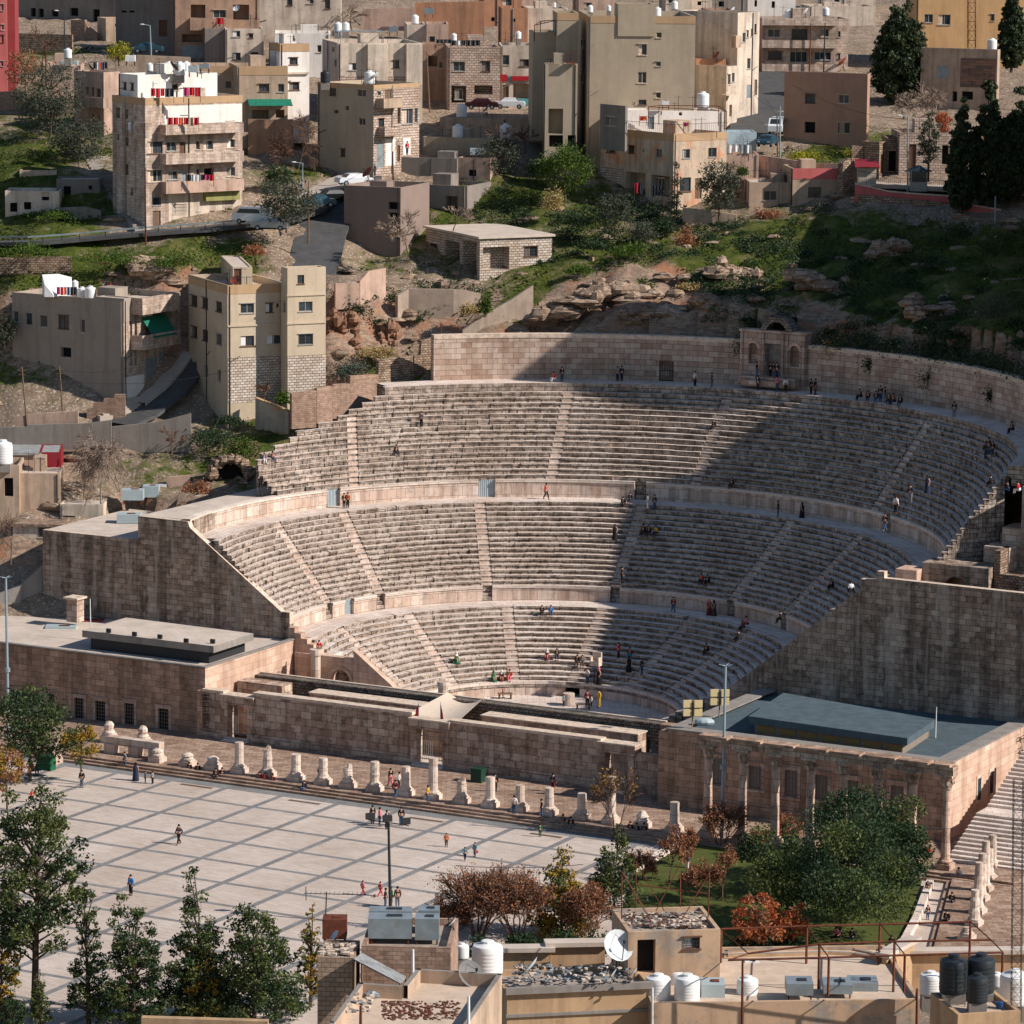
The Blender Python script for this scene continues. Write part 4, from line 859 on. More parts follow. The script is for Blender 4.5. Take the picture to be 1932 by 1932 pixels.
            for i in range(1, n_): b.box(f(x0+W_*i/n_-.03, h0+fw, -.2), X*.06, N*.08, V(0, 0, Hh-2*fw))
            b.box(f(x0-.1, h0-.08, -.02), X*(W_+.2), N*.12, V(0, 0, .08))
            if random.random() < .5: b.box(f(x0-.12, h1+.02, 0), X*(W_+.24), N*.14, V(0, 0, .07))
            wo = b.build('window', random.choice([m_frame, m_frame, m_fwood, m_cap]), T)
            b = MB(); b.box(f(x0+fw, h0+fw, -.19), X*(W_-2*fw), N*.02, V(0, 0, Hh-2*fw)); b.build('pane', m_glass, wo)
            if random.random() < .3 and W_ > .8:
                b = MB(); b.box(f(x0+fw, h0+fw, -.165), X*(W_*random.uniform(.3, .5)), N*.015, V(0, 0, Hh-2*fw)); b.build('curtain', random.choice([whitecl, m_cap, m_pale]), wo)
            if k == 'g':
                b = MB(); g_ = max(3, int(W_/.16))
                for i in range(g_+1): b.box(f(x0+W_*i/g_-.012, h0, .03), X*.025, N*.02, V(0, 0, Hh))
                for i in range(4): b.box(f(x0, h0+Hh*i/3-.012, .032), X*W_, N*.02, V(0, 0, .025))
                b.build('window_grille', m_dkst, wo)
    rr2 = random.Random(sum(map(ord, label)))
    if not flat and wR > 3.5 and key in (HO, AP):
        for F in 'RL':
            o, X, N, w = face[F]
            if w > 3: b = MB(); x_ = rr2.choice([.25, w-.3, w*rr2.uniform(.3, .7)]); q_ = V(o[0], o[1], z0)+X*x_+N*.07; b.tube(q_, q_+V(0, 0, zt-z0-.1), .06, n=5); b.tube(q_+V(0, 0, (zt-z0)*.6), q_+X*min(1.5, w-x_)*.8+V(0, 0, (zt-z0)*.63), .04, n=4); b.build('drain_pipe', m_dkst if rr2.random() < .5 else m_conc, T)
        zr = zt-par
        for k_ in range(rr2.randint(2, 5)): b = MB(); f_, g_ = rr2.uniform(.15, .85), rr2.uniform(.15, .7); q_ = z(c+dR*wR*f_+dL*wL*g_, zr); hh = rr2.uniform(1.2, 2.6); b.tube(q_, q_+V(0, 0, hh), .03, n=4); b.tube(q_+V(-.5, 0, hh*.9), q_+V(.5, 0, hh*.9), .02, n=3); b.build('roof_antenna', m_dkst, T)
        if rr2.random() < .6: b = MB(); q_ = c+dR*wR*rr2.uniform(.2, .6)+dL*min(wL, 8)*.35; b.box(z(q_, zr), dR*min(2.4, wR*.3), dL*min(2.5, wL*.4), V(0, 0, par+rr2.uniform(.4, 1.5))); b.build('roof_room', m, T)
    for q in panels:                                  # patches of another facing: (face, x0,y0,x1,y1, mat)
        x0, h0, x1, h1 = rect(*q[:5]); o, X, N, w = face[q[0]]; b = MB(); b.box(z(o, z0)+X*max(0, x0)+V(0, 0, max(h0, 0)), X*(min(w, x1)-max(0, x0)), N*.035, V(0, 0, h1-max(h0, 0))); b.build('facing_panel', q[5], T)
    for q in bays:                                    # (face,x0,y0,x1,y1,depth,mat,kind)
        F, x0, y0_, x1, y1_, d, bm, kd = q; x0, h0, x1, h1 = rect(F, x0, y0_, x1, y1_, d); o, X, N, w = face[F]; o = z(o, z0); b = MB(); f = lambda x_, z_, d_=0.: o+X*x_+V(0, 0, z_)+N*d_
        W_ = x1-x0
        if kd == 'balcony':
            b.box(f(x0, h0, .01), X*W_, N*(d-.01), V(0, 0, .18)); b.box(f(x0, h0+.18, d-.14), X*W_, N*.14, V(0, 0, h1-h0-.18)); b.box(f(x0, h0+.18, .01), X*.14, N*(d-.15), V(0, 0, h1-h0-.18)); b.box(f(x1-.14, h0+.18, .01), X*.14, N*(d-.15), V(0, 0, h1-h0-.18)); b.build('balcony', bm, T)
        elif kd == 'rail':
            b.box(f(x0, h0, .01), X*W_, N*(d-.01), V(0, 0, .15))
            for i in range(int(W_/.15)+1): b.box(f(x0+i*.15, h0+.15, d-.04), X*.02, N*.02, V(0, 0, h1-h0-.15))
            b.box(f(x0, h1-.05, d-.05), X*W_, N*.04, V(0, 0, .05)); b.build('balcony', bm, T)
        elif kd == 'awning':
            b.face([f(x0, h1, .02), f(x1, h1, .02), f(x1, h0, d), f(x0, h0, d)][::-1]); b.face([f(x0, h1+.03, .02), f(x1, h1+.03, .02), f(x1, h0+.03, d), f(x0, h0+.03, d)]); b.build('awning', bm, T)
        elif kd == 'sign':
            b.box(f(x0, h0, .02), X*W_, N*d, V(0, 0, h1-h0)); b.build('sign_board', bm, T)
        else:
            b.box(f(x0, h0, .005), X*W_, N*d, V(0, 0, h1-h0)); b.build('bay', bm, T)
    BD[key+label[:0]] = dict(p=p, z=zt, par=par); BD[label] = BD[key]; T['_k'] = 0; del T['_k']
    return dict(p=p, z=zt, T=T, rect=rect, face=face, z0=z0)
AP = 'apartment_building'; HO = 'house'
bld(HO, 'tall pale pink tower house at the upper left edge of the photo', (0,0), -70, 700, -140, 6, None, 53, redp, 'R w 8 30 28 80;R w 12 185 30 225;R w 14 265 28 320;R w 8 460 26 500')
bld(HO, 'narrow dark red house wall right beside the pink tower', (0,0), 56, 690, -140, 4, None, 114, dred, dY=1.5)
bld(HO, 'long low run down row of dark openings above a grassy terrace', (0,0), 880, 260, -70, 66, 135, 905, greyp, 'L b 230 60 270 125;L b 290 65 330 130;L b 390 75 440 125;L b 530 60 590 120;L b 700 70 752 160', Y=228)
bld(AP, 'big bare grey building in shade with a dark entrance and steps', (0,0), 1315, 440, -150, 65, 873, 1335, greyp, 'L d 1200 150 1262 275;L b 915 80 955 95;L b 975 80 1015 95', Y=195)
B = bld(AP, 'brown apartment block with boxy balconies near the top left', (0,0), 1325, 480, -150, 6, None, 1960, brownp, 'R o 1440 35 1550 135;R w 1610 75 1705 135;R o 1760 35 1880 150;R o 1375 258 1530 318;R s 1375 340 1535 440', bays=[('R', 1435, 140, 1760, 230, 1.6, brownp, 'balcony'), ('R', 1760, 150, 1960, 235, 1.6, brownp, 'balcony')], Y=188)
bld(HO, 'grey unfinished block stub in front of the brown apartment block', (0,0), 1548, 490, 215, 6, None, 1695, greyp, Y=183)
bld(HO, 'cream two storey house right of the grey unfinished stub', (0,0), 1700, 500, 215, 6, None, 1990, cream, 'R w 1755 232 1813 278;R g 1758 398 1815 450;R w 1880 255 1910 285;R g 1895 395 1950 440', Y=182)
bld(HO, 'small cube shaped stone hut with one tiny window', (0,0), 800, 330, 138, 20, 735, 962, tan, 'R b 868 178 888 200', flat=False, par=.3)
BH = bld(HO, 'pinkish house with a corner balcony behind the dark olive tree', (0,0), 785, 1010, 545, 48, 560, 905, pinkb, 'L b 648 655 668 712;L w 690 655 708 725;L w 725 665 760 735;L d 695 855 708 960;L w 740 865 755 920', bays=[('L', 600, 735, 780, 810, 1.2, pinkb, 'balcony')])
bld(HO, 'low flat roofed room with pale wall above the dark olive tree', (0,0), 345, 600, 493, 3, None, 610, pinkb, Y=150, par=.3)
bld(HO, 'orange brown house peeping out behind the white penthouse', (0,0), 1400, 720, 498, 6, None, 1805, tan, 'R w 1700 610 1750 668', Y=140, band=.9)
B2 = bld(AP, 'five storey stained stone apartment block with three long balconies', (0,0), 1100, 1728, 742, 37, 850, 1830, stwall,
  'L b 875 810 905 890;L b 940 825 965 895;L b 940 1035 970 1100;L b 940 1240 970 1320;L b 985 1415 1005 1475;L w 880 1010 900 1060;R d 1153 1590 1213 1728;R g 1155 1490 1212 1550;R g 1305 1540 1405 1615;R w 1485 1530 1510 1595;R d 1526 1545 1562 1670;R w 1586 1528 1610 1590;R g 1680 1515 1755 1585;'
  'R w 1275 870 1335 930;R w 1368 870 1415 925;R w 1450 865 1525 930;R d 1625 860 1675 938;R w 1705 860 1765 908;R w 1258 1070 1330 1140;R d 1355 1070 1400 1160;R w 1480 1063 1508 1130;R w 1535 1060 1608 1130;R w 1715 1052 1772 1115;R w 1270 1292 1340 1355;R d 1370 1285 1410 1380;R w 1465 1275 1508 1335;R b 1540 1270 1612 1355;R w 1712 1262 1775 1330;R w 1112 1068 1228 1160;R w 1114 1282 1226 1372',
  panels=[('R', 1240, 792, 1825, 930, whitep), ('R', 1270, 1450, 1820, 1700, cream)],
  bays=[('R', 1252, 935, 1838, 1010, 1.5, stwall, 'balcony'), ('R', 1254, 1150, 1840, 1230, 1.5, stwall, 'balcony'), ('R', 1254, 1362, 1842, 1450, 1.5, pinkb, 'balcony'), ('R', 1555, 1445, 1812, 1512, .7, signo, 'sign'), ('L', 1010, 925, 1098, 1040, .9, stwall, 'balcony')], band=.8, Y=108)
bld(HO, 'whitewashed penthouse on top of the stained stone apartment block', (0,0), 1040, 790, 565, 37, 895, 1640, whitep, 'R w 1298 632 1345 682;L w 930 625 955 675;L w 985 630 1010 680', Y=111, base=1, par=.3)
bld('ruined_house', 'roofless pale ruin with two square window holes at the left', (0,0), 40, 1650, 1440, 1, None, 447, cream, 'R b 75 1530 130 1600;R b 180 1525 235 1582;R b 315 1450 370 1513', dep=5, cat='ruin')
bld('ruined_house', 'low grey green shack with a dark doorway right of the roofless ruin', (0,0), 428, 1540, 1352, 1, None, 752, greyp, 'R b 480 1405 535 1510;R b 668 1400 695 1432', dep=5, cat='ruin', dY=1.5, par=.2)
bld('ruined_house', 'broken upper wall standing behind the roofless ruin', (0,0), 150, 1470, 1285, 3, None, 428, patchy, dep=3, cat='ruin', dY=4)
# second column
bld(HO, 'cream house with stepped white upper floor behind the green awning', (1,0), 180, 780, 330, 22, 100, 402, whitep, 'R w 253 435 315 487;R w 250 622 327 680', band=1., Y=139, bays=[('R', 240, 545, 400, 560, .3, cream, 'bay')])
bld(HO, 'tan house with a long green awning over its terrace', (1,0), -142, 900, 500, 10, None, 240, tan, 'R w 22 635 100 690;R w 165 633 213 695;R o -30 830 95 890;R o 150 828 215 890', band=1.1, Y=136, bays=[('R', -50, 757, 278, 800, 2.2, green_net, 'awning')])
B12 = bld(AP, 'large cream block with stepped facets and a stone ground floor', (1,0), 617, 800, 325, 12, 500, 1256, cream, 'R w 700 475 757 530;R w 888 473 918 530;R w 1032 458 1082 512;R w 1178 448 1212 503;L b 570 355 592 390;L w 588 450 610 500;R g 1180 625 1212 690', band=0, Y=152, bays=[('R', 845, 335, 985, 625, .8, cream, 'bay'), ('R', 1137, 335, 1256, 640, .9, cream, 'bay')], panels=[('R', 620, 570, 840, 800, stp), ('R', 1000, 575, 1136, 800, stp)])
B13 = bld(AP, 'tan corner building with a blank side wall and shuttered garages', (1,0), 885, 1305, 643, 50, 465, 1232, olive,
  'L w 555 665 605 720;L w 765 675 830 730;L w 775 890 825 945;L b 590 830 620 855;L w 637 1125 673 1180;L b 675 800 700 830;R w 920 690 942 722;R d 972 675 1035 745;R w 925 895 968 960;R b 1068 812 1092 930;R w 1105 822 1182 935;R w 1198 815 1220 925;R s 910 1080 965 1265;R b 1000 1128 1022 1175;R d 1065 1095 1087 1220;R d 1120 1060 1160 1165', mR=stp, band=.5, panels=[('R', 975, 1050, 1050, 1250, whitep), ('R', 1110, 1040, 1165, 1170, whitep)],
  bays=[('R', 965, 742, 1108, 815, 1.3, tan, 'balcony'), ('R', 972, 962, 1104, 1026, 1.3, stp, 'balcony')], Y=127)
bld(HO, 'rough pink stone house with two shaded openings below its windows', (1,0), 1447, 810, 352, 4, None, 1842, stp, 'R w 1490 465 1577 537;R w 1705 463 1767 537;R o 1475 648 1587 775;R o 1648 645 1786 712;R w 1500 672 1560 750', Y=166)
bld(HO, 'brown house front behind a leaning lamp post', (1,0), 1258, 700, 335, 2, None, 1447, brownp, 'R w 1380 465 1410 515;R o 1300 420 1370 500', Y=172, dep=8)
bld(HO, 'white house above a red shop sign and a teal shopfront', (1,0), 1842, 850, 342, 2, None, 2084, cream, 'R w 1855 415 1912 490;R w 1990 447 2062 500;R d 1850 640 1908 815;R o 1942 630 2060 745', Y=168, bays=[('R', 1845, 562, 1895, 615, .15, signr, 'sign'), ('R', 1925, 575, 2076, 608, .25, signr, 'sign'), ('R', 1905, 570, 1924, 620, .1, tealp, 'sign'), ('R', 1940, 745, 2060, 790, .1, tealp, 'sign')])
bld(HO, 'low flat building with one white tank above the narrow street', (1,0), 1392, 1040, 885, -10, None, 2165, tan, Y=148, dep=10)
bld(HO, 'low pale roof with two white tanks in the middle of the hill', (1,0), 1256, 1200, 1032, -12, None, 1772, olive, Y=138, dep=8)
bld(HO, 'lowest grey wall house below the two white tanks', (1,0), 1087, 1330, 1185, -12, None, 1517, greyp, Y=131, dep=5)
bld(HO, 'pinkish lean-to with a grey box on its roof', (1,0), 1519, 1360, 1188, -14, None, 1768, pinkb, 'R b 1605 1280 1662 1330', Y=130, dep=5)
bld(AP, 'tall blank building in shade beside the sloping street', (1,0), 663, 2080, 1398, -21, None, 1090, plaster('mauve_grey_render', sr(140, 122, 112), .12, .2, sr(110, 96, 86), .15), 'R b 1000 1525 1082 1580;R b 1000 1605 1082 1662', Y=112, dep=9)
bld(HO, 'dark concrete building right of the tall blank wall', (1,0), 1093, 1800, 1385, -21, None, 1592, greyp, 'R b 1155 1520 1240 1620;R o 1430 1480 1520 1640', Y=123, dep=8)
BP = bld('pavilion', 'low rough stone pavilion with big open bays below the hill houses', (1,0), 1688, 2125, 1802, 26, 1282, 2232, stw, 'L o 1428 1818 1537 2050;L o 1560 1820 1668 2070;L g 1315 1838 1370 1930;R o 1712 1865 1912 2035;R g 2025 1860 2125 1935', flat=True, Y=100, cat='stone building')
# third column
BO = bld(AP, 'tallest olive brown apartment slab with a stair tower on top', (2,0), 562, 1330, 118, 3, 492, 1376, olive, 'R w 955 332 1018 415;R w 950 543 1015 627;R w 955 752 1015 790;R w 1090 245 1130 285;R w 1088 465 1124 500;R w 1087 697 1124 740;L w 522 300 545 360;L w 522 560 545 620', band=.9, Y=133, dep=14)
bld(AP, 'olive rear wing of the tallest slab with a roof terrace pergola', (2,0), 330, 1250, 97, 3, None, 496, olive, 'R b 345 180 358 205', band=.9, Y=136)
bld(AP, 'lower olive wing with a covered terrace left of the tallest slab', (2,0), 153, 760, 243, 3, None, 329, olive, Y=139)
bld(AP, 'half finished olive annex with balconies at the foot of the tallest slab', (2,0), 245, 1180, 482, 3, None, 492, olive, 'R o 275 820 385 1010;R b 280 1020 385 1110;R b 420 1020 490 1120;R w 488 840 492 900', Y=130, dep=3.5, bays=[('R', 412, 385, 492, 480, .8, m_rust, 'rail')])
bld('stair_tower', 'stair tower rising from the roof of the tallest olive slab', (2,0), 800, 150, 30, 3, None, 1078, olive, Y=133.02, dep=6, base=2, cat='tower', group=None)
BW = bld(HO, 'tan and white house with open loggias above the gully', (2,0), 1212, 1610, 1012, 36, 655, 1616, patchy,
  'L w 710 1085 780 1152;L w 878 1100 924 1156;L b 985 1123 998 1150;L w 1087 1123 1131 1190;L o 858 1300 1006 1470;L o 1050 1325 1190 1480;L s 700 1316 760 1440;R g 1288 1127 1341 1195;R g 1483 1116 1543 1185;R w 1266 1340 1350 1446;R d 1380 1345 1432 1500;L w 1100 1345 1150 1440', band=.9, Y=119, panels=[('L', 640, 1262, 848, 1470, stw)])
bld(HO, 'whitewashed roof room with a rusty pergola on the tan and white house', (2,0), 846, 1010, 838, 10, None, 1597, whitep, 'R d 1025 880 1074 975;R b 1260 835 1285 872', Y=127, dep=6, base=2, par=.25)
bld(HO, 'grey corner tower room at the left of the whitewashed roof room', (2,0), 853, 1020, 800, 36, 664, 872, greyp, 'L w 712 880 792 950', Y=123, base=2)
bld(HO, 'terracotta side wall house with a torn sheet roof', (2,0), 1380, 830, 442, 5, None, 1612, terra, Y=150, dep=8)
bld(HO, 'grey roof house with one big white tank above the terracotta wall', (2,0), 1382, 460, 283, 3, None, 1656, olive, Y=165)
bld(HO, 'brown roof room with a white tank in front of the white street block', (2,0), 1472, 240, 75, 3, None, 1690, brownp, Y=190)
bld(AP, 'white apartment block with small balconies running up the side street', (2,0), 1690, 910, 95, 50, None, 1862, cream, 'R w 1740 248 1763 318;R w 1772 230 1786 285;R w 1803 215 1816 275;R w 1775 440 1800 520;R w 1830 180 1845 250;R s 1770 640 1810 740;R d 1830 600 1850 720', dep=10, Y=150, bays=[('L', 1655, 270, 1690, 360, 1.2, tan, 'balcony')])
bld(HO, 'narrow street house with flower boxes on its balconies', (2,0), 1612, 960, 500, 48, None, 1700, cream, 'R w 1630 560 1650 640;R w 1660 550 1680 620;R b 1640 790 1660 880', Y=146, dep=6, bays=[('R', 1618, 640, 1690, 720, 1., m_cap, 'rail')])
for k, (lab, cell, x, y0, y1, xR, m, ho, Y) in enumerate((
  ('orange brown house above the shop sign', (2,0), -80, 300, 60, 117, terra, 'R b 0 140 25 165', 185), ('cream house beside the orange brown one with a roof tank', (2,0), 117, 300, 62, 420, cream, '', 188),
  ('cream house with a rough stone ground floor at the top of the photo', (1,0), 5, 260, -70, 640, cream, 'R w 385 -20 435 28;R w 235 -20 275 40;R w 520 0 560 66', 215), ('brown house at the right end of the big orange wall', (1,0), 1720, 270, -70, 2000, terra, 'R w 1860 -10 1930 55;R b 1775 130 1800 160', 228),
  ('low white walled roof between two lanes near the top', (1,0), 140, 345, 250, 560, whitep, 'R w 462 340 495 395', 180), ('cream walled yard house below the big orange wall', (1,0), 1140, 345, 185, 1286, cream, '', 190), ('pink house with one barred window below the big orange wall', (1,0), 1287, 340, 182, 1452, pinkb, 'R g 1310 275 1350 325', 188),
  ('red and white rooftop house at the top of the photo', (2,0), -60, 80, -70, 200, pinkb, 'R w 160 10 190 40', 245), ('pale house behind the stair tower, left part', (2,0), 490, 110, -70, 780, pinkb, 'R w 560 20 600 60', 225), ('white washed wall house right behind the stair tower', (2,0), 1160, 80, -70, 1345, cream, 'R w 1180 -10 1215 25', 235), ('pale tin roofed house behind the white tanks', (2,0), 1345, 75, -70, 1510, cream, 'R b 1400 10 1430 40', 238),
  ('grey flat house with a red rug on the wall', (2,0), 1510, 90, -80, 1760, greyp, 'R b 1560 10 1600 50', 240), ('long white striped house at the top right', (2,0), 1760, 130, -80, 2140, whitep, 'R b 1830 0 1850 50;R b 1960 10 1985 60', 242), ('cream low wall house behind the balcony block', (3,0), 310, 150, 45, 812, cream, '', 232), ('cream house with a pitched tin roof behind the big cypress', (3,0), 430, 70, -80, 815, cream, 'R w 500 -10 540 25', 246),
  ('grey hut between the tanks left of the side street', (2,0), 1380, 200, 110, 1474, greyp, '', 195), ('dark brown roof room with a white tank, beside the side street', (2,0), 1530, 200, 140, 1692, pinkb, '', 186))):
    bld(HO, lab, cell, x, y0, y1, (3, 4, 2, 5)[k % 4], None, xR, m, ho, Y=Y, dep=10)
BL = bld(HO, 'tan cottage with two teal windows at the edge of the gully', (2,0), 1787, 1640, 1375, 2, None, 2111, tan, 'R w 1900 1440 1998 1512', Y=117, dep=7, par=.2)
bld(HO, 'tan cottage wing under a faded red parapet', (2,0), 2113, 1600, 1272, 6, None, 2482, tan, 'R w 2235 1412 2333 1485', Y=116, dep=7, panels=[('R', 2100, 1270, 2490, 1352, redp)])
bld(HO, 'walled terrace block below the blue tin shed', (2,0), 1612, 1350, 1160, 3, None, 1862, pinkb, Y=124, dep=6)
bld('shed', 'pale blue corrugated tin shed beside the sloping street', (2,0), 1612, 1110, 998, 3, None, 1846, bcorr, Y=131, dep=5, cat='shed', par=.1, roof=bcorr)
# fourth column
B28 = bld(AP, 'white apartment block with long balconies at the top right', (3,0), -44, 560, 138, 3, None, 606, stwall, 'R w 0 220 92 280;R w 178 218 298 300;R w 395 218 460 278;R w 0 390 106 450;R w 165 388 296 470;R w 350 393 475 452;R w 528 235 548 280;R w 530 405 545 445', Y=188, bays=[('R', -44, 138, 527, 192, 1.4, stwall, 'balcony'), ('R', -44, 304, 527, 363, 1.4, stwall, 'balcony'), ('R', -44, 484, 527, 540, 1.4, stwall, 'balcony')])
B29 = bld(HO, 'pinkish brown two storey house with peeling paint at its foot', (3,0), 740, 1090, 558, 66, 120, 765, plaster('peeling_pink_render', sr(176, 138, 116), .15, .3, sr(120, 92, 76), .2), 'L w 280 712 357 778;L w 533 715 610 780;L b 275 920 356 1003;L g 532 925 615 1006', Y=133)
B30 = bld(HO, 'dark house with one central window between the cypresses', (3,0), 1722, 790, 375, 66, 1150, 1748, tan, 'L s 1272 495 1362 592;L s 1510 510 1580 602;L b 1235 692 1285 765;L b 1390 690 1427 765;L b 1460 690 1547 752', Y=158, panels=[('L', 1452, 440, 1718, 660, stone('striped_stone', sr(170, 130, 110), sr(120, 104, 96), 2., .35, sr(90, 80, 72)))])
bld(AP, 'tall yellow building behind the lattice mast at the top right', (3,0), 1108, 400, -140, 3, None, 2010, yel, 'R w 1180 107 1245 170;R w 1285 110 1377 187;R g 1683 107 1708 158;R w 1900 300 1930 370', Y=190)
bld(HO, 'old stone villa with tall dark doorways behind the cypresses', (3,0), 987, 1330, 1000, 2, None, 1420, stp, 'R d 1064 1090 1117 1285;R b 1313 1095 1363 1240', Y=121, dep=8)
bld(HO, 'rough stone gatehouse left of the old stone villa', (3,0), 836, 1330, 1072, 55, 706, 890, m_rub, 'R d 848 1165 880 1310', Y=121, dep=6)
bld(HO, 'shaded stone link with a dark door between gatehouse and villa', (3,0), 892, 1325, 1040, 2, None, 985, m_rub, 'R b 910 1140 967 1292', Y=123, dep=5)
# second row
B33 = bld(AP, 'grey flat fronted block with laundry and a white tarp on its roof', (0,1), 937, 1118, 338, 60, 96, 1362, plaster('grey_beige_render', sr(164, 150, 136), .15, .35, sr(110, 98, 88), .35),
  'L w 103 415 138 497;L w 193 428 242 520;L w 302 445 357 535;L w 440 450 520 550;L w 607 478 640 577;L b 458 690 537 762;L b 360 950 397 990;L w 197 925 235 1008;L d 475 975 540 1150;R d 988 930 1038 1085;R b 982 365 998 828;R b 1016 362 1034 825;R o 1150 400 1290 560;R s 1098 765 1190 1010;R s 1200 720 1280 930', mR=stwall, Y=84, bays=[('R', 1075, 300, 1356, 425, 1.6, stwall, 'balcony'), ('R', 1075, 580, 1362, 688, 1.6, stwall, 'balcony'), ('R', 1162, 460, 1340, 605, 1.75, green_net, 'awning')], panels=[('R', 940, 905, 1085, 1110, whitep)])
b_ = B33; bld('stair_tower', 'roof stair block at the right end of the grey laundry roof', (0,1), 937, 400, 322, 60, 716, 1010, plaster('grey_beige_render', None), Y=84.02, base=1.5, par=.1, cat='stair block', group=None)
B34 = bld(AP, 'sandy yellow five storey block with a white stone base', (0,1), 1719, 1335, 222, 25, 1425, 2175, ybl,
  'L w 1442 300 1488 377;L w 1525 317 1569 395;L w 1630 343 1674 422;L w 1445 533 1488 615;L w 1527 555 1569 640;L w 1630 588 1674 670;L w 1460 800 1486 888;L w 1540 825 1569 915;L w 1640 858 1668 950;L w 1540 1125 1578 1222;R w 1816 358 1918 432;R w 1816 603 1918 680;R w 2007 357 2060 426;R w 2013 595 2122 665;R s 1834 892 1900 987;R w 2085 355 2110 390', Y=80, band=1.0, panels=[('R', 1722, 755, 2180, 1100, stw)], bays=[('R', 1719, 515, 2180, 528, .12, ybl, 'bay')])
bld('stair_tower', 'projecting tower wing at the right of the sandy yellow block', (1,1), 237, 1020, 92, 25, 190, 526, ybl, 'R w 313 143 364 210;R w 323 345 427 418;R g 323 588 429 668;R s 360 882 430 978;L b 150 130 175 200;L w 205 350 222 420', Y=80.3, base=6, cat='tower', group=None, panels=[('R', 238, 748, 526, 1020, stw)], bays=[('R', 234, 288, 528, 300, .12, ybl, 'bay'), ('R', 234, 500, 528, 512, .12, ybl, 'bay')])
bld(HO, 'small roof hut with an orange door on the sandy yellow block', (0,1), 1758, 240, 85, 10, 1668, 1905, ybl, 'R d 1762 95 1822 222', Y=86, base=1.5, par=.1, group=None)
bld(HO, 'tan hut with a dark doorway and a white tank at the left edge', (0,1), -40, 1860, 1578, 2, None, 146, tan, 'R b 33 1675 100 1815', Y=62, dep=6)
bld(HO, 'low tan garage with rounded wall beside the hut at the left edge', (0,1), 148, 1800, 1640, 2, None, 452, tan, Y=63, dep=6, par=.1)
bld('shed', 'shed clad in deep red corrugated sheet', (0,1), 300, 1660, 1482, 4, None, 462, rcorr, Y=68, dep=6, cat='shed', par=.05, roof=gcorr)
bld(HO, 'pale shack wall under a tin roof left of the red shed', (0,1), 60, 1640, 1500, 4, None, 298, pinkb, Y=68, dep=6, par=.05, roof=gcorr, flat=True)
bld(HO, 'cream house with a barred window behind the bare tree at the left', (0,2), 100, 250, 105, -3, None, 452, cream, 'R g 290 80 390 190', Y=58, dep=8, flat=True, roof=m_rub)
bld(HO, 'cream workshop with a dark wide opening right of the barred window', (0,2), 454, 110, -60, -2, None, 780, cream, 'R b 460 28 566 96', Y=62, dep=12, par=.15)
# unseen blocks added off to the right, tops shaped to cast the theatre's shade
for y0, y1, z0_, z1, l in ((26.6, 39.2, 43., 46.2, 'lowest'), (39.3, 44.8, 46.2, 49.8, 'second lowest'), (44.9, 50, 49.8, 53, 'narrow middle'), (50.1, 55.7, 53, 55, 'upper middle'), (55.8, 62.5, 51.5, 52, 'recessed upper'), (63.7, 74, 75, 76, 'tallest tower'), (75, 104, 62, 66, 'broad highest')):
    x0, x1 = 64, 82; T = thing(AP, l+' of the added unseen tan blocks that shade the theatre from the right', 'building', (x0, y0, z1-22), 'added unseen blocks for the theatre shade'); b = MB(); zb = z1-40
    q = [(x0, y0, z0_), (x1, y0, z0_), (x1, y1, z1), (x0, y1, z1)]
    for i in range(4): p, r = q[i], q[(i+1) % 4]; b.face([(p[0], p[1], zb), (r[0], r[1], zb), r, p])
    b.build('wall', tan, T); b = MB(); b.face(q); b.build('roof', m_deck, T)
    for k in range(5):
        for j in range(3): b = MB(); b.box((x0-.03, y0+1+j*(y1-y0-2)/3, z0_-4-k*3.2), (.05, 0, 0), (0, 1.1, 0), (0, 0, 1.4)); b.build('window', m_glass, T)
# ------------------------------------------------------------------ walls
def wall(name, label, cell, pts, m, th=.5, Y=None, cop=None, cat='wall', base=1.2):
    P = []
    for q in pts:
        u, vt = cc(cell, q[0], q[1]); vb = cc(cell, 0, q[2])[1]; p = hit(u, vb) if Y is None else aty(u, vb, Y if not isinstance(Y, (list, tuple)) else Y[len(P)]); P.append((p, aty(u, vt, p[1])[2]))
    T = thing(name, label, cat, P[0][0]); b = MB(); cb = MB()
    for (p, z), (q, w) in zip(P, P[1:]):
        d = V(q[0]-p[0], q[1]-p[1], 0); L = np.linalg.norm(d); d /= L; n = V(-d[1], d[0], 0)*th; zb = min(p[2], q[2])-base
        A = [V(p[0], p[1], zb), V(q[0], q[1], zb), V(q[0], q[1], w), V(p[0], p[1], z)]; Bk = [x+n for x in A]
        b.face(A); b.face(Bk[::-1]); b.face([A[3], A[2], Bk[2], Bk[3]]); b.face([A[1], Bk[1], Bk[2], A[2]]); b.face([Bk[0], A[0], A[3], Bk[3]])
        if cop: cb.face([x+V(0, 0, .03)-n*.1 for x in (A[3], A[2])]+[x+V(0, 0, .03)+n*.1 for x in (Bk[2], Bk[3])]); cb.face([A[3]-n*.1-V(0, 0, .12), A[2]-n*.1-V(0, 0, .12), A[2]-n*.1+V(0, 0, .03), A[3]-n*.1+V(0, 0, .03)])
    b.build('wall_face', m, T)
    if cop: cb.build('coping', cop, T)
    return T
GW, RW = 'garden_wall', 'retaining_wall'
wall(GW, 'grey block wall under the pink tower at the left edge', (0,0), [(-20, 690, 815), (190, 692, 825)], m_rub2)
wall(RW, 'stone terrace wall below the grassy bank at the upper left', (0,0), [(118, 250, 392), (545, 262, 405)], m_rub)
wall(RW, 'broken block wall left of the cube shaped hut', (0,0), [(535, 152, 300), (640, 150, 310), (660, 200, 310), (735, 260, 320)], m_rub2)
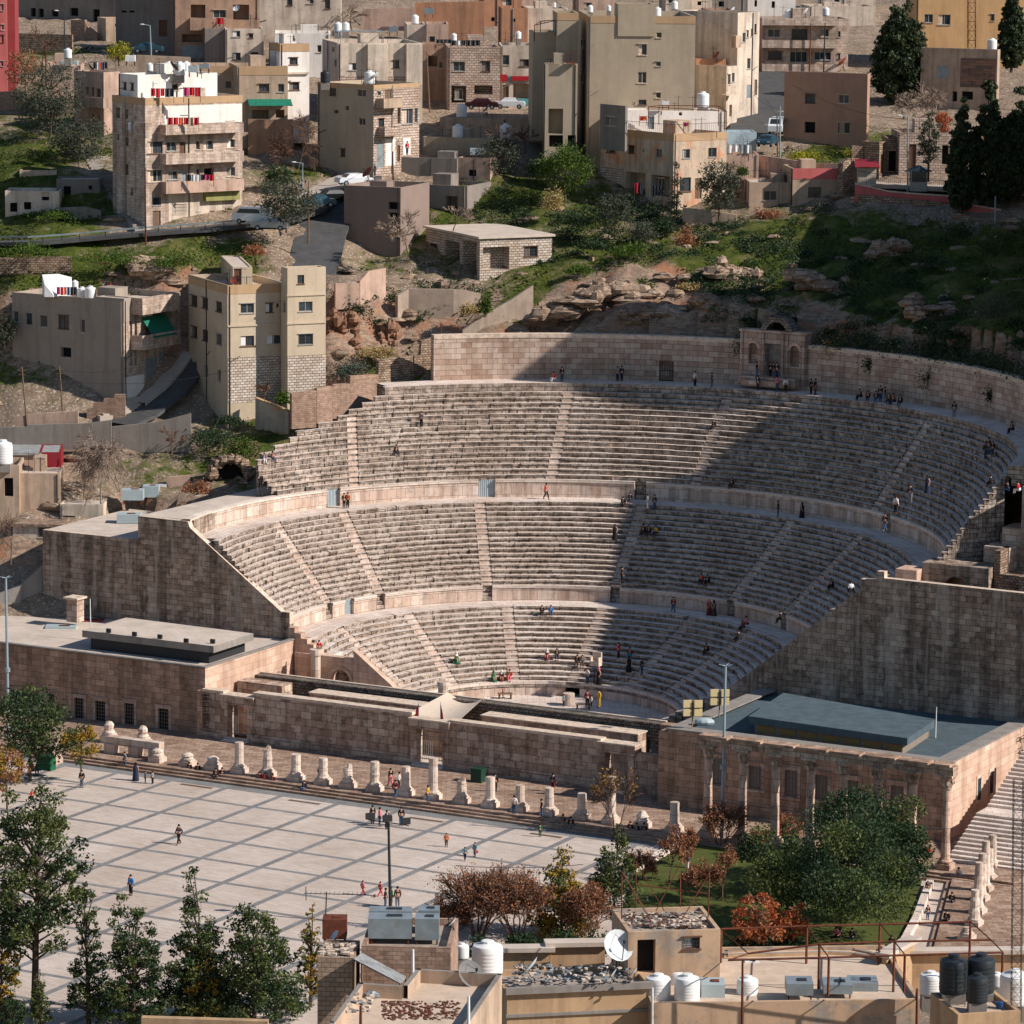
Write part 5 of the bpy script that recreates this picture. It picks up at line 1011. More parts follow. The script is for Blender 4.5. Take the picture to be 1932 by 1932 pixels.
wall(GW, 'low tan wall in front of the dark grey entrance building', (0,0), [(1030, 415, 480), (1435, 432, 490)], tan, Y=150)
wall(RW, 'big orange stained retaining wall at the top centre', (1,0), [(1200, 20, 275), (1722, 8, 280)], terra, Y=212)
wall(RW, 'brown garden wall left of the big orange wall', (1,0), [(800, 70, 160), (1200, 55, 170)], pinkb, Y=214)
wall(RW, 'crumbling earth coloured wall under the green awning house', (1,0), [(-60, 900, 1120), (100, 905, 1180), (280, 900, 1220)], plaster('earth_render', sr(170, 134, 108), .3, .5), Y=134)
wall(GW, 'stepped rubble and block wall climbing beside the upper seats', (1,1), [(270, 1040, 1225), (455, 1012, 1185), (460, 1000, 1185), (578, 980, 1150), (582, 970, 1150), (710, 962, 1105), (712, 905, 1105), (925, 893, 1040)], m_rub2, Y=[75.5, 77, 77, 78.5, 78.5, 80, 80, 83])
wall(GW, 'rubble stone wall running up to the tall back wall', (1,1), [(925, 790, 1010), (1050, 765, 960), (1240, 745, 925), (1250, 640, 925), (1345, 615, 900)], m_rub, Y=[83, 84.5, 86.5, 86.6, 87.6])
wall(RW, 'long ruined plaster wall above the rubble bank', (1,1), [(1070, 300, 540), (1150, 248, 520), (1490, 252, 450), (1600, 262, 420), (1695, 285, 380)], plaster('weathered_wall_plaster', sr(178, 158, 140), .3, .5, sr(100, 88, 78), .3), Y=[93, 94, 94, 94.5, 95])
wall(GW, 'tan wall with stepped top running down from the pavilion', (1,1), [(600, 210, 320), (780, 205, 320), (785, 190, 300), (850, 115, 270), (925, 105, 260), (980, 90, 240)], pinkb, Y=[92, 93, 93, 94, 95, 96])
wall(GW, 'sloping stair wall right of the ruined plaster wall', (1,1), [(1560, 560, 660), (1750, 430, 640), (1925, 330, 640), (2090, 220, 600)], plaster('weathered_wall_plaster', None), Y=[90, 91, 92, 93])
wall(RW, 'yellow capped wall sloping down from the sandy yellow block', (1,1), [(-5, 1070, 1330), (245, 1170, 1360)], patchy, Y=[79.5, 78], cop=bandm)
wall(GW, 'long grey plot wall below the lane at the left', (0,1), [(-20, 1295, 1385), (200, 1290, 1380), (210, 1275, 1378), (650, 1265, 1365), (840, 1240, 1350)], greyp, Y=74)
wall(GW, 'low grey wall right of the lane end above the bare tree', (0,1), [(840, 1290, 1400), (1190, 1255, 1400), (1440, 1190, 1360)], greyp, Y=75)
wall(GW, 'tan yard wall behind two leaning poles', (0,1), [(110, 1215, 1300), (280, 1190, 1290), (590, 1170, 1290)], pinkb, Y=77)
wall(GW, 'stair stepped block wall at the corner of the grey laundry block', (0,1), [(655, 1160, 1250), (700, 1150, 1250), (705, 1110, 1240), (780, 1100, 1230), (785, 1078, 1220), (860, 1070, 1200), (865, 1045, 1190), (945, 1045, 1180)], m_rub2, Y=82)
wall(GW, 'small block wall above the ruined arch', (0,1), [(1590, 1525, 1640), (1712, 1520, 1640), (1715, 1410, 1560), (1940, 1400, 1540)], m_rub2, Y=73)
wall(GW, 'tan fence panel behind the three metal boxes', (0,1), [(1260, 1670, 1790), (1435, 1655, 1780)], pinkb, Y=68)
wall(RW, 'rough stone retaining wall under the cypress terrace', (3,0), [(675, 1470, 1640), (850, 1480, 1670), (1010, 1500, 1665), (1330, 1530, 1700), (1420, 1560, 1720)], m_rub, Y=[111, 110.5, 110, 109.5, 109])
wall(RW, 'rough stone retaining wall lower down at the right edge', (3,0), [(1380, 1600, 1700), (1560, 1640, 1760), (1790, 1690, 1850), (2000, 1730, 1900)], m_rub, Y=[106, 105, 104, 103])
wall('parapet_wall', 'curved red parapet of the terrace viewpoint', (3,0), [(655, 1385, 1425), (780, 1410, 1450), (900, 1440, 1475), (1060, 1455, 1490), (1200, 1465, 1500), (1350, 1475, 1510), (1430, 1492, 1540)], redp, .3, Y=[111.5, 111, 110.7, 110.5, 110.3, 110, 109.5], cop=m_cap)
wall('parapet_wall', 'straight red parapet lower right of the viewpoint', (3,0), [(1420, 1545, 1605), (1560, 1548, 1612), (1760, 1582, 1625)], redp, .3, Y=[108, 107.5, 107], cop=m_cap)
wall('parapet_wall', 'short red parapet at the right edge of the photo', (3,0), [(1815, 1700, 1790), (1850, 1755, 1810), (2000, 1770, 1830)], redp, .3, Y=[103, 102, 101], cop=m_cap)
wall(RW, 'shaded plaster retaining wall under the dark bushy tree', (2,0), [(1285, 1570, 1710), (1420, 1580, 1740), (1690, 1620, 1780)], tan, Y=[114, 113.5, 113])
wall(RW, 'rubble wall under the tan cottage', (2,0), [(1735, 1640, 1760), (1932, 1610, 1730), (2110, 1600, 1700)], m_rub, Y=[113, 113, 113])
wall(GW, 'tall broken stone wall end beside the red roofed kiosk', (3,0), [(560, 1230, 1490), (600, 1195, 1480), (680, 1195, 1400)], m_rub, .9, Y=[114, 114.5, 116])
wall(GW, 'stone wall stub at the edge of the yellow flowers', (3,0), [(632, 1100, 1230), (717, 1105, 1230)], m_rub, .7, Y=122)
wall(GW, 'low curved wall round the patch of yellow flowers', (3,0), [(-70, 1170, 1230), (100, 1195, 1260), (320, 1230, 1280), (560, 1235, 1290)], pinkb, .3, Y=[126, 124, 121, 118])
wall(GW, 'plaster wall of the ruin yard at the left', (0,0), [(320, 1660, 1720), (420, 1570, 1730), (640, 1560, 1710), (762, 1590, 1700)], greyp, Y=[112, 112, 112, 112])
wall(RW, 'dry stone terrace wall under the road at the left edge', (0,1), [(-20, 15, 60), (250, 10, 50), (540, 5, 40)], m_rub, .4, Y=99)
wall(RW, 'stone stair wall left of the left terrace block', (0,2), [(-20, 620, 760), (150, 560, 740), (330, 400, 680)], m_conc, .4, Y=[50.5, 51, 52])
# ------------------------------------------------------------------ roads
def ribbon(name, pts, w, m, lift=.12, Y=None):
    P = [hit(u, v) if Y is None else aty(u, v, Y) for u, v in pts]; Q = []
    for a, b_ in zip(P, P[1:]):
        for k in range(5): Q.append(a+(b_-a)*k/5)
    Q.append(P[-1]); b = MB(); E_ = []
    for i, p in enumerate(Q):
        d = Q[min(i+1, len(Q)-1)]-Q[max(i-1, 0)]; d[2] = 0; d /= max(1e-6, np.linalg.norm(d)); n = V(-d[1], d[0], 0)*w/2
        z = max(H(*(p+n*k)[:2]) for k in (-1, -.5, 0, .5, 1))*.5+p[2]*.5+lift; E_.append((V(p[0]-n[0], p[1]-n[1], z), V(p[0]+n[0], p[1]+n[1], z)))
    for (a, c), (d, e) in zip(E_, E_[1:]): b.face([a, d, e, c]); b.face([a-V(0, 0, .4), d-V(0, 0, .4), d, a]); b.face([c, e, e-V(0, 0, .4), c-V(0, 0, .4)])
    o = b.build(name, m); kind(o, 'structure'); return E_
RE = ribbon('hill_road', [(-30, 470), (60, 464), (150, 458), (275, 447), (380, 438), (455, 430), (530, 420), (575, 405), (612, 380), (650, 355), (690, 335)], 4.6, m_asph, .15)
ribbon('sloping_street', [(640, 375), (622, 410), (606, 450), (596, 490), (580, 535), (560, 580)], 6., m_asph, .3)
ribbon('dirt_shoulder', [(560, 385), (610, 365), (650, 345), (680, 333)], 4., m_pave, .3)
ribbon('lower_lane', [(225, 810), (268, 790), (310, 760), (340, 728), (358, 690)], 4.5, m_asph, .3)
ribbon('lane_pavement', [(262, 770), (300, 742), (330, 710), (352, 680)], 2., m_pave, .4)
ribbon('side_street', [(1420, 275), (1438, 240), (1452, 200), (1466, 165), (1476, 140)], 8., m_asph, .3)
ribbon('terrace_path', [(1640, 352), (1720, 356), (1800, 362), (1900, 368), (1960, 370)], 5., m_pave, .25)
gt = thing('guardrail', 'steel crash barrier along the outer edge of the hill road', 'guardrail', RE[0][0]); b = MB(); pb = MB()
for i, ((a, c), (d, e)) in enumerate(zip(RE[:26], RE[1:27])): b.box(a+V(0, 0, .55), d-a, V(0, .08, 0), V(0, 0, .2)); pb.tube(a-V(0, -.15, .3), a+V(0, .15, .8), .06, n=5) if i % 2 == 0 else None
b.build('rail', m_galv, gt); pb.build('posts', m_dkst, gt)
# steps beside the apartment block, and lane steps
sp = MB(); P0, P1 = hit(272, 430), hit(165, 285)
for k in range(30):
    p = P0+(P1-P0)*k/30; z = max(p[2], H(p[0], p[1])); sp.cbox(V(p[0], p[1], z-.6), 3., .9, .75, .6)
kind(sp.build('hill_steps', m_conc), 'structure')
sp = MB(); P0, P1 = hit(212, 790), hit(268, 752)
for k in range(9): p = P0+(P1-P0)*k/9; sp.cbox(V(p[0], p[1], p[2]-.3), 3.4, 1., .75, .5)
kind(sp.build('lane_steps', m_pave), 'structure')
# ================================================================== FOREGROUND ROOFS
orange = plaster('ochre_orange_plaster', sr(198, 164, 128), .25, .45, sr(110, 88, 70), .45); peel = plaster('peeling_ochre_plaster', sr(200, 168, 138), .25, .45, sr(110, 92, 78), .45, .45, sr(160, 146, 132))
blk = stone('concrete_block', sr(190, 166, 144), sr(170, 146, 126), .45, .24, sr(120, 102, 88), .25, sr(100, 84, 70), 0, .6, .018)
roofc = plaster('old_roof_screed', sr(206, 184, 162), .25, .45, sr(130, 112, 96), 0, 1.); gravel = plaster('roof_rubble', sr(176, 162, 148), .45, .7, sr(80, 72, 66), 0, 2.)
def roofpoly(name, label, cell, pts, Y, par, m, deck, drop=22, th=.22, cop=None):
    z = aty(*cc(cell, *pts[0]), Y)[2]; P = [atz(*cc(cell, x, y), z) for x, y in pts]
    if sum(P[i][0]*P[(i+1) % len(P)][1]-P[(i+1) % len(P)][0]*P[i][1] for i in range(len(P))) < 0: P = P[::-1]
    T = thing(name, label, 'building', P[0]-V(0, 0, drop)); b = MB(); n = len(P)
    for i in range(n):
        p, q = P[i], P[(i+1) % n]; d = (q-p)/np.linalg.norm(q-p); nn = V(-d[1], d[0], 0)*th; D = V(0, 0, drop)
        b.face([p-D, q-D, q, p]); b.face([p, q, q+nn, p+nn], 1); b.face([q+nn, q+nn-V(0, 0, par), p+nn-V(0, 0, par), p+nn][::-1])
    b.build('wall', [m, cop or m_conc], T); b = MB(); b.face([p-V(0, 0, par) for p in P]); b.build('roof', deck, T)
    return P, z
FB = 'rooftop_building'
bld(FB, 'concrete block hut with rubble on its tin roof at the bottom centre', (1,3), 463, 2300, 1428, -3, None, 737, blk, Y=-172, dep=3.2, par=.12, roof=gravel, group=None, dY=.01)
bld(FB, 'block parapet roof carrying rusty metal tanks at the bottom centre', (1,3), 792, 2300, 1342, -3, None, 1466, m_rub2, Y=-171, dep=5.5, par=.35, roof=gravel, group=None)
P2, z2 = roofpoly(FB, 'flat roof with parapet walls and a grey satellite dish at the bottom', (1,3), [(540, 1945), (778, 1618), (1110, 1640), (1214, 1512), (1858, 1552), (1590, 1950)], -190, .62, tan, roofc)
bld(FB, 'ochre building with cables and debris on its roof, bottom centre right', (2,3), -45, 2500, 1700, 11, None, 1062, orange, Y=-150, dep=4.6, par=.3, roof=gravel, group=None, bays=[('R', -45, 1640, 1064, 1690, .25, m_conc, 'bay'), ('R', -45, 1840, 1030, 1862, .12, m_conc, 'bay')])
F4 = bld(FB, 'tan roof hut with an open doorway and a barred window', (2,3), 872, 1640, 1240, 9, None, 1570, peel, 'R b 945 1295 1082 1550;R g 1296 1278 1415 1365', Y=-146, dep=5., par=.22, roof=gravel, group=None, base=2)
bld(FB, 'long roof terrace with white tanks and a peeling front wall', (2,3), 1040, 2500, 1775, 5, None, 3072, peel, Y=-150, dep=11, par=.25, roof=roofc, group=None)
F6 = bld(FB, 'small raised roof carrying three black tanks at the bottom right', (3,3), 1418, 2400, 1862, 14, 1215, 1898, orange, Y=-158, par=.3, roof=roofc, group=None)
Pt, zt_ = roofpoly('parapet_wall', 'curved ochre parapet wall behind the rusty frame', (3,3), [(-330, 1375), (0, 1360), (450, 1352), (650, 1358), (780, 1385), (850, 1410), (850, 1440), (780, 1420), (640, 1395), (450, 1388), (-330, 1410)], -139, .1, orange, roofc, 3.)
bld('parapet_wall', 'scalloped ochre wall behind the cable covered roof', (2,3), 284, 1700, 1345, 6, None, 700, orange, Y=-139, dep=.4, base=2, flat=True, group=None, cat='wall')
bld('parapet_wall', 'low rounded ochre wall behind the two white tanks', (2,3), -110, 1700, 1385, 4, None, 282, orange, Y=-139.5, dep=.4, base=2, flat=True, group=None, cat='wall')
bld('parapet_wall', 'ochre partition wall in the middle of the roof terrace', (3,3), 890, 1660, 1425, 60, None, 1100, orange, Y=-141, dep=.3, base=1, flat=True, group=None, cat='wall')
bld('parapet_wall', 'ochre back wall right of the roof terrace', (3,3), 930, 1600, 1405, 4, None, 2000, orange, Y=-138, dep=.3, base=1, flat=True, group=None, cat='wall')
bld('parapet_wall', 'yellow painted wall top at the very bottom left', (0,3), 1068, 2200, 1884, -4, None, 2020, orange, Y=-120, dep=.5, base=2, flat=False, par=.05, group=None, cat='wall')
wall('plaza_wall', 'low stone wall along the near edge of the plaza', (0,3), [(120, 1890, 1960), (340, 1815, 1880), (600, 1850, 1910), (860, 1890, 1950)], m_conc, .5, Y=[-66, -62, -63, -66])
# ================================================================== PROPS
GT = 'water tanks on the roofs'
def tank(cell, x, y, h, label, Y, m=None, wr=.42, drop=.0, ribs=True):
    u, v = cc(cell, x, y); p = aty(u, v, Y); k = ppm(p); H_ = h/4/k; r = H_*wr
    T = thing('water_tank', label, 'water tank', p, GT); b = MB(); pr = [(r*.96, 0), (r, .05*H_)]
    if ribs:
        for i in range(6): z = H_*(.1+i*.115); pr += [(r, z), (r*1.012, z+.02*H_), (r*1.012, z+.05*H_), (r, z+.07*H_)]
    pr += [(r, H_*.8), (r*.93, H_*.88), (r*.45, H_*.95), (r*.42, H_*.96)]
    b.lathe(pr, p, 18); o = b.build('tank_body', m or m_white, T, smooth=True)
    b = MB(); b.lathe([(r*.42, H_*.955), (r*.42, H_*1.02), (r*.3, H_*1.04)], p, 12); b.build('lid', m or m_white, T)
    b = MB(); b.cbox(p-V(0, 0, .9+drop), r*1.7, r*1.7, .9+drop); b.build('stand', m_conc, T)
W0 = 'white water tank '; TK = [
 ((0,0),512,437,72,W0+'on the shed left of the antenna mast, upper left',150),((0,0),1130,535,60,W0+'alone behind the red laundry on the penthouse roof',122),((0,0),1275,545,80,W0+'behind the dark dish on the penthouse roof',120),((0,0),1355,567,100,W0+'in front of the others beside the dark dish, penthouse roof',114),((0,0),1405,540,76,W0+'at the right of the penthouse roof group',121),((0,0),1078,735,38,'small white tank low on the roof edge by the red laundry',109.5),
 ((1,0),617,240,72,W0+'left one of a pair above the stepped cream block',172),((1,0),677,234,66,W0+'right one of a pair above the stepped cream block',173),((1,0),857,630,95,W0+'with a dish on the tan corner building roof',129),((1,0),1552,882,96,W0+'on the low flat building by the narrow street',149),((1,0),1523,1036,96,W0+'at the middle of the low pale roof',139),((1,0),1885,1042,106,W0+'by the thin pale branches at the right of the low pale roof',139.5),((1,0),1492,308,56,W0+'above the rough pink stone house',184),((1,0),1200,178,66,'bluish water tank in front of the big orange wall',198),
 ((2,0),46,292,56,W0+'under the orange brown house by the shop',176),((2,0),320,56,36,'small white tank on the cream house left of the tall slab',194),((2,0),590,92,52,W0+'on the roof left of the stair tower',139),((2,0),730,82,42,'low white tank beside the left of the stair tower',141),((2,0),1440,806,112,'big white water tank alone on the tan and white house roof',131),((2,0),1420,284,62,W0+'on the grey roof house above the terracotta wall',168),((2,0),1610,142,58,'dome topped white tank beside a big pale dish',192),((2,0),1097,120,66,W0+'just right of the stair tower',141),((2,0),1226,68,60,W0+'on the whitewashed wall house behind the slab',232),
 ((3,0),150,137,62,W0+'on the top right balcony block roof',192),((3,0),1690,377,86,'wrapped white tank on the dark house between cypresses',161),((3,0),436,117,62,'silver tank on a stand above the balcony block',205),
 ((0,1),565,245,62,W0+'behind the hung laundry on the grey block',94),((0,1),620,318,84,W0+'left one in front of the stair block, grey block roof',90),((0,1),683,332,104,W0+'next to the stair block on the grey block roof',89),((0,1),24,1562,172,'tall white ribbed tank on the hut at the left edge',62.5)]
for t_ in TK: tank(t_[0], *t_[1:4], t_[4], t_[5])
tank((1,0), 523, 622, 88, 'black ribbed water tank on the tan corner building', 131, m_blackp)
for q in (((1,3),1745,1550,250,W0+'large one with an open top behind the grey dish',-164),((1,3),1555,1430,110,'squat white tank left of the large open topped one',-162),((2,3),1100,1755,205,W0+'nearest to the open doorway of the tan roof hut',-148),((2,3),1240,1700,205,W0+'rear one of three clustered by the roof hut',-145),((2,3),1320,1755,205,W0+'front right of three clustered by the roof hut',-148.5),((2,3),1775,1738,172,W0+'alone on the terrace behind the red post',-147),((3,3),1225,1705,175,'white tank half hidden left of the black tanks',-150),((3,3),1862,1770,250,'white tank at the right edge beside the lattice mast',-152),((3,3),1728,1645,105,'white tank peeping out behind the black tanks',-148)): tank(q[0], *q[1:4], q[4], q[5], None, .47)
for q in (((3,3),1395,1690,285,'tall black tank, left one on the small raised roof',-154.5),((3,3),1602,1685,290,'tall black tank, right one on the small raised roof',-154),((3,3),1578,1762,215,'short black tank in front of the two tall ones',-156.5)): tank(q[0], *q[1:4], q[4], q[5], m_blackp, .37)
def dish(cell, x, y, size, label, Y, m=None, az=2.6, el=.7):
    u, v = cc(cell, x, y); p = aty(u, v, Y); R_ = size/8/ppm(p); d = V(math.cos(az)*math.cos(el), math.sin(az)*math.cos(el), math.sin(el)); a = V(-math.sin(az), math.cos(az), 0); c = np.cross(d, a)
    T = thing('satellite_dish', label, 'satellite dish', p-V(0, 0, R_*1.3), 'satellite dishes on the roofs'); b = MB(); n = 16; rings = [(0, 0), (.35, .03), (.7, .12), (1., .25)]
    for s_, off in ((0, 0), (1, -.02)):
        for i in range(3):
            for j in range(n):
                f = lambda k, jj: p+R_*(rings[k][0]*(a*math.cos(2*math.pi*jj/n)+c*math.sin(2*math.pi*jj/n))+d*(rings[k][1]+off))
                q = [f(i, j), f(i, j+1), f(i+1, j+1), f(i+1, j)]; b.face(q if s_ == 0 else q[::-1])
    b.build('reflector', m or m_dishw, T); b = MB(); b.tube(p-c*R_*.95+d*R_*.2, p+d*R_*.95, .02*R_+.008, n=4); b.tube(p+c*R_*.7+d*R_*.15, p+d*R_*.95, .012*R_+.005, n=4); b.cbox(p+d*R_*.95-V(0, 0, .06), .1*R_+.05, .1*R_+.05, .12*R_+.06); b.build('feed_arm', m_dkst, T)
    b = MB(); b.tube(p-V(0, 0, R_*1.5), p-d*R_*.03, .035*R_+.015, n=6); [b.tube(p-V(0, 0, R_*.5), p-V(math.cos(k)*R_*.6, math.sin(k)*R_*.6, R_*1.45), .02*R_+.008, n=4) for k in (0, 2.1, 4.2)]; b.build('stand', m_dkst, T)
m_dishw = simple('dish_white', sr(206, 210, 210), .5, .12, 2.); m_dishg = simple('dish_grey', sr(120, 118, 116), .6, .2, 3.); m_dishr = simple('dish_rust', sr(150, 74, 56), .7, .3, 3.); m_dishd = simple('dish_dark', sr(70, 60, 56), .7, .3)
for q in (((0,0),688,520,95,'dark satellite dish above the dark olive tree',146,m_dishd,.2),((0,0),1308,505,92,'dark satellite dish among the tanks of the penthouse roof',113,m_dishd,.4),((0,0),642,472,34,'small pale dish left of the hanging clothes, upper left',150,None,3.),((1,0),905,575,78,'white dish beside the tank on the tan corner building',128.5,None,2.9),((1,0),232,285,72,'grey blue dish on the roof behind the stepped cream block',160,m_dishg,-.6),((1,0),268,290,60,'dark dish right of the grey blue one',161,m_dishd,-.6),((1,0),1742,825,76,'slim white dish on the low flat building',148.5,None,2.9),((1,0),845,1305,98,'rust red dish on the tall blank building',106,m_dishr,-2.7),
 ((2,0),1570,247,72,'white dish on the grey roof house by the side street',167,None,2.8),((2,0),1657,95,96,'large white dish leaning on the brown roof room',192,None,2.8),((2,0),1545,422,74,'dark red dish on the terracotta house',150,m_dishr,2.7),((2,0),925,783,38,'small dark dish on the whitewashed roof room',127,m_dishd,3.),((3,0),283,95,78,'white dish tilted on the balcony block roof',190,None,2.8),((3,0),568,470,92,'brown red dish at the end of the lowest long balcony',187,m_dishr,2.7),((0,0),1786,66,56,'white dish on a balcony of the brown apartment block',186.3,None,-2.),((0,1),1778,185,80,'brownish dish in front of the orange door',82,m_dishr,-2.),
 ((1,3),1610,1562,225,'large grey mesh dish on a tripod above the flat roof',-181,m_dishg,-.9,.6),((1,3),598,1265,82,'small white dish in front of the rusty box',-171,None,-2.7),((1,3),1487,1168,96,'slim white dish on a post by the brown shrub',-168,None,3.),((2,3),792,1345,250,'biggest white dish above the cable covered roof',-146,None,-1.05,.5),((2,3),150,1500,170,'narrow white dish at the left of the cable covered roof',-148,None,2.95),((2,3),762,1562,112,'small dish below the biggest white dish',-148,None,2.95),((2,3),922,1545,94,'small dish at the right corner of the cable covered roof',-147,None,2.95)): dish(q[0], *q[1:4], q[4], q[5], q[6], *q[7:])
def mbox(cell, x0, x1, yt, yb, dep, label, Y, m=None, a=0., name='metal_box', leg=.08, cat='metal box'):
    u, v = cc(cell, (x0+x1)/2, yb); p = aty(u, v, Y); k = ppm(p); W_ = (x1-x0)/4/k; H_ = (yb-yt)/4/k-dep*.25; H_ = max(H_, .3)
    T = thing(name, label, cat, p, 'metal boxes and tanks'); b = MB(); c = p+V(-math.sin(a), math.cos(a), 0)*dep/2; b.cbox(c+V(0, 0, leg), W_, dep, H_, a); b.build('casing', m or m_galv, T)
    b = MB(); b.cbox(c+V(W_*.1, 0, leg+H_), W_*.35, dep*.3, .05, a); b.build('hatch', m_dkst if (m is None or m is m_galv) else m_rust, T); b = MB()
    for sx in (-.42, .42):
        for sy in (-.4, .4): b.cbox(c+V(math.cos(a)*sx*W_-math.sin(a)*sy*dep, math.sin(a)*sx*W_+math.cos(a)*sy*dep, -.5), .08, .08, .5+leg, a)
    b.build('feet', m_rust, T)
pal = simple('pale_blue_box', sr(172, 186, 188), .5, .12, 1.5, .1)
for q in (((0,1),915,1080,1745,1850,1.6,'pale metal box with a faded stencil, left of three by the ruin',64,pal),((0,1),1075,1197,1716,1828,1.6,'middle pale metal box of three by the ruin',66,pal),((0,1),1195,1267,1700,1792,1.6,'white metal box at the right of three by the ruin',68,m_white),((0,2),880,1056,-5,92,1.8,'metal water box on the left terrace block',56,pal),((0,2),340,572,842,965,1.8,'pale grey metal cabinet on the left museum roof',42,pal),((0,2),596,778,800,890,1.4,'dark red metal box behind the left museum skylight',46,dred),
 ((3,2),1112,1322,1642,1765,1.5,'grey cooling box on the right museum roof',29.,pal),((3,2),1358,1502,1600,1712,1.3,'taller grey box at the back of the right museum roof',31.5,pal),((0,0),455,582,442,492,1.6,'grey box under the white tank, upper left',151,pal),((0,0),945,1018,405,468,1.2,'white box on a stand above the pinkish house',145,m_white),((0,0),1420,1493,485,552,1.,'blue grey cooler on the penthouse roof',112.5,pal),((0,0),1505,1578,470,524,1.2,'grey tin box behind the cooler on the penthouse roof',116,m_galv),((1,0),1002,1070,188,244,1.2,'dark grey cube tank above the pergola roof',178,m_galv),((1,0),1616,1735,1105,1175,1.4,'large pale cooler box on the low grey roof',131.5,pal),((2,0),1132,1186,758,800,.6,'white air conditioner on the tan and white house roof',127,m_white),((1,0),1270,1340,58,110,.6,'dark panel box on trestles by the big orange wall',205,m_galv),
 ((3,3),140,342,1582,1728,1.6,'rusty topped metal tank on the roof terrace, left of three',-149,m_galv),((3,3),420,637,1592,1718,1.6,'open topped metal tank in the middle of three on the terrace',-148,m_galv),((3,3),612,832,1577,1708,1.6,'metal tank with a pale lid, right of three on the terrace',-146.5,m_galv),((2,3),1428,1606,1592,1748,1.5,'blue grey metal tank beside the clustered white tanks',-148,pal),((2,3),1756,1862,1456,1546,.5,'white air conditioner behind the red post',-141,m_white),((1,3),500,682,1112,1305,1.1,'rust brown metal cabinet with a dark hole',-169,m_rust),((1,3),845,1175,1100,1300,1.2,'large grey metal tank with a rusty top',-169.5,m_galv),((1,3),850,1172,1052,1230,1.,'rear grey metal tank with a rusty top',-167.5,m_galv),((1,3),1200,1380,1105,1312,1.1,'upright grey metal tank right of the large one',-169.5,m_galv),((1,3),1222,1382,1045,1230,1.,'rear upright tank carrying a tilted panel',-167.5,m_galv)): mbox(q[0], *q[1:6], q[6], q[7], q[8])
# ------------------------------------------------------------------ laundry, tarps
def laundry(cell, x0, x1, yt, yb, cols, label, Y, name='laundry_line'):
    a = aty(*cc(cell, x0, yt), Y); c = aty(*cc(cell, x1, yt), Y); h = (yb-yt)/4/ppm(a); T = thing(name, label, 'laundry', a-V(0, 0, h+.2)); b = MB(); b.tube(a, c, .015, n=4)
    for p in (a, c): b.tube(p-V(0, 0, h+.6), p+V(0, 0, .1), .03, n=4)
    b.build('line', m_dkst, T); n = len(cols); d = (c-a)/n
    for i, m in enumerate(cols):
        b = MB(); p = a+d*(i+.06); w = d*.88; hh = h*random.uniform(.75, 1.); q = V(0, .06, 0)
        for k in range(4): f0, f1 = k/4, (k+1)/4; s0, s1 = q*math.sin(k*1.9+i), q*math.sin((k+1)*1.9+i); b.face([p+w*f0+s0, p+w*f1+s1, p+w*f1+s1*2-V(0, 0, hh), p+w*f0+s0*2-V(0, 0, hh)])
        b.build('cloth', m, T)
for q in (((0,0),1140,1312,668,742,[redcl,redcl,redcl,darkcl,darkcl],'red and dark blankets drying on the penthouse terrace, left line',108.6),((0,0),1385,1512,660,736,[pinkcl,redcl,redcl],'red and pink blankets drying at the right of the penthouse terrace',108.6),((0,0),1268,1500,888,952,[redcl,redcl,orangecl,redcl,tan,redcl],'row of red chairs and cloths on the top balcony',109),((0,0),1412,1612,1318,1372,[darkcl,whitecl,whitecl,darkcl,pinkcl,redcl],'dark and white washing on the lowest long balcony',109),((0,0),705,808,470,530,[darkcl,whitecl,orangecl,bluecl,darkcl],'small clothes drying above the dark olive tree',148),((0,0),962,996,920,988,[whitecl],'white and dark clothes on the shaded side balcony',109),((0,0),1632,1686,135,195,[redcl],'patterned rug over the brown apartment balcony',186),
 ((1,0),1362,1470,298,330,[darkcl,darkcl,darkcl,darkcl],'row of dark clothes left of the stone house roof',172),((1,0),1475,1690,305,348,[darkcl,whitecl,darkcl,darkcl,darkcl,darkcl],'dark washing along the roof of the pink stone house',167),((0,1),430,578,235,298,[pinkcl,redcl,orangecl,bluecl,darkcl,darkcl],'colourful washing in front of the white tarp',88),((0,1),790,850,208,250,[darkcl,redcl],'few red clothes at the back of the grey block roof',95),((2,0),925,985,1380,1480,[redcl,darkcl],'red and dark cloths in the left loggia',117.5),((2,0),1060,1140,1400,1490,[darkcl,darkcl,darkcl],'dark clothes in the right loggia',117),((2,0),1295,1332,925,962,[pinkcl],'pink towel on the terrace rail',120),((2,0),962,1018,878,912,[orangecl],'orange cloth on the whitewashed wall',126.7),((2,0),1612,1815,1092,1158,[whitecl,whitecl,m_galv,whitecl],'torn white sheets under the blue tin shed',124)): laundry(q[0], *q[1:5], q[5], q[6], q[7])
b = MB(); q = [aty(*cc((0,1), x, y), Y) for x, y, Y in ((318,140,90),(440,134,91),(540,160,91),(542,245,90),(400,290,88),(335,210,88))]; zt = min(p[2] for p in q)-.3
cx = sum(q)/6
for i in range(6): b.face([q[i], q[(i+1) % 6], cx+V(0, 0, .5)])
for i in range(6): p, r = q[i], q[(i+1) % 6]; b.face([V(p[0], p[1], zt), V(r[0], r[1], zt), r, p])
tag(b.build('tarpaulin_tent', whitecl), 'white tarpaulin tent on the roof of the grey laundry block', 'tarpaulin')
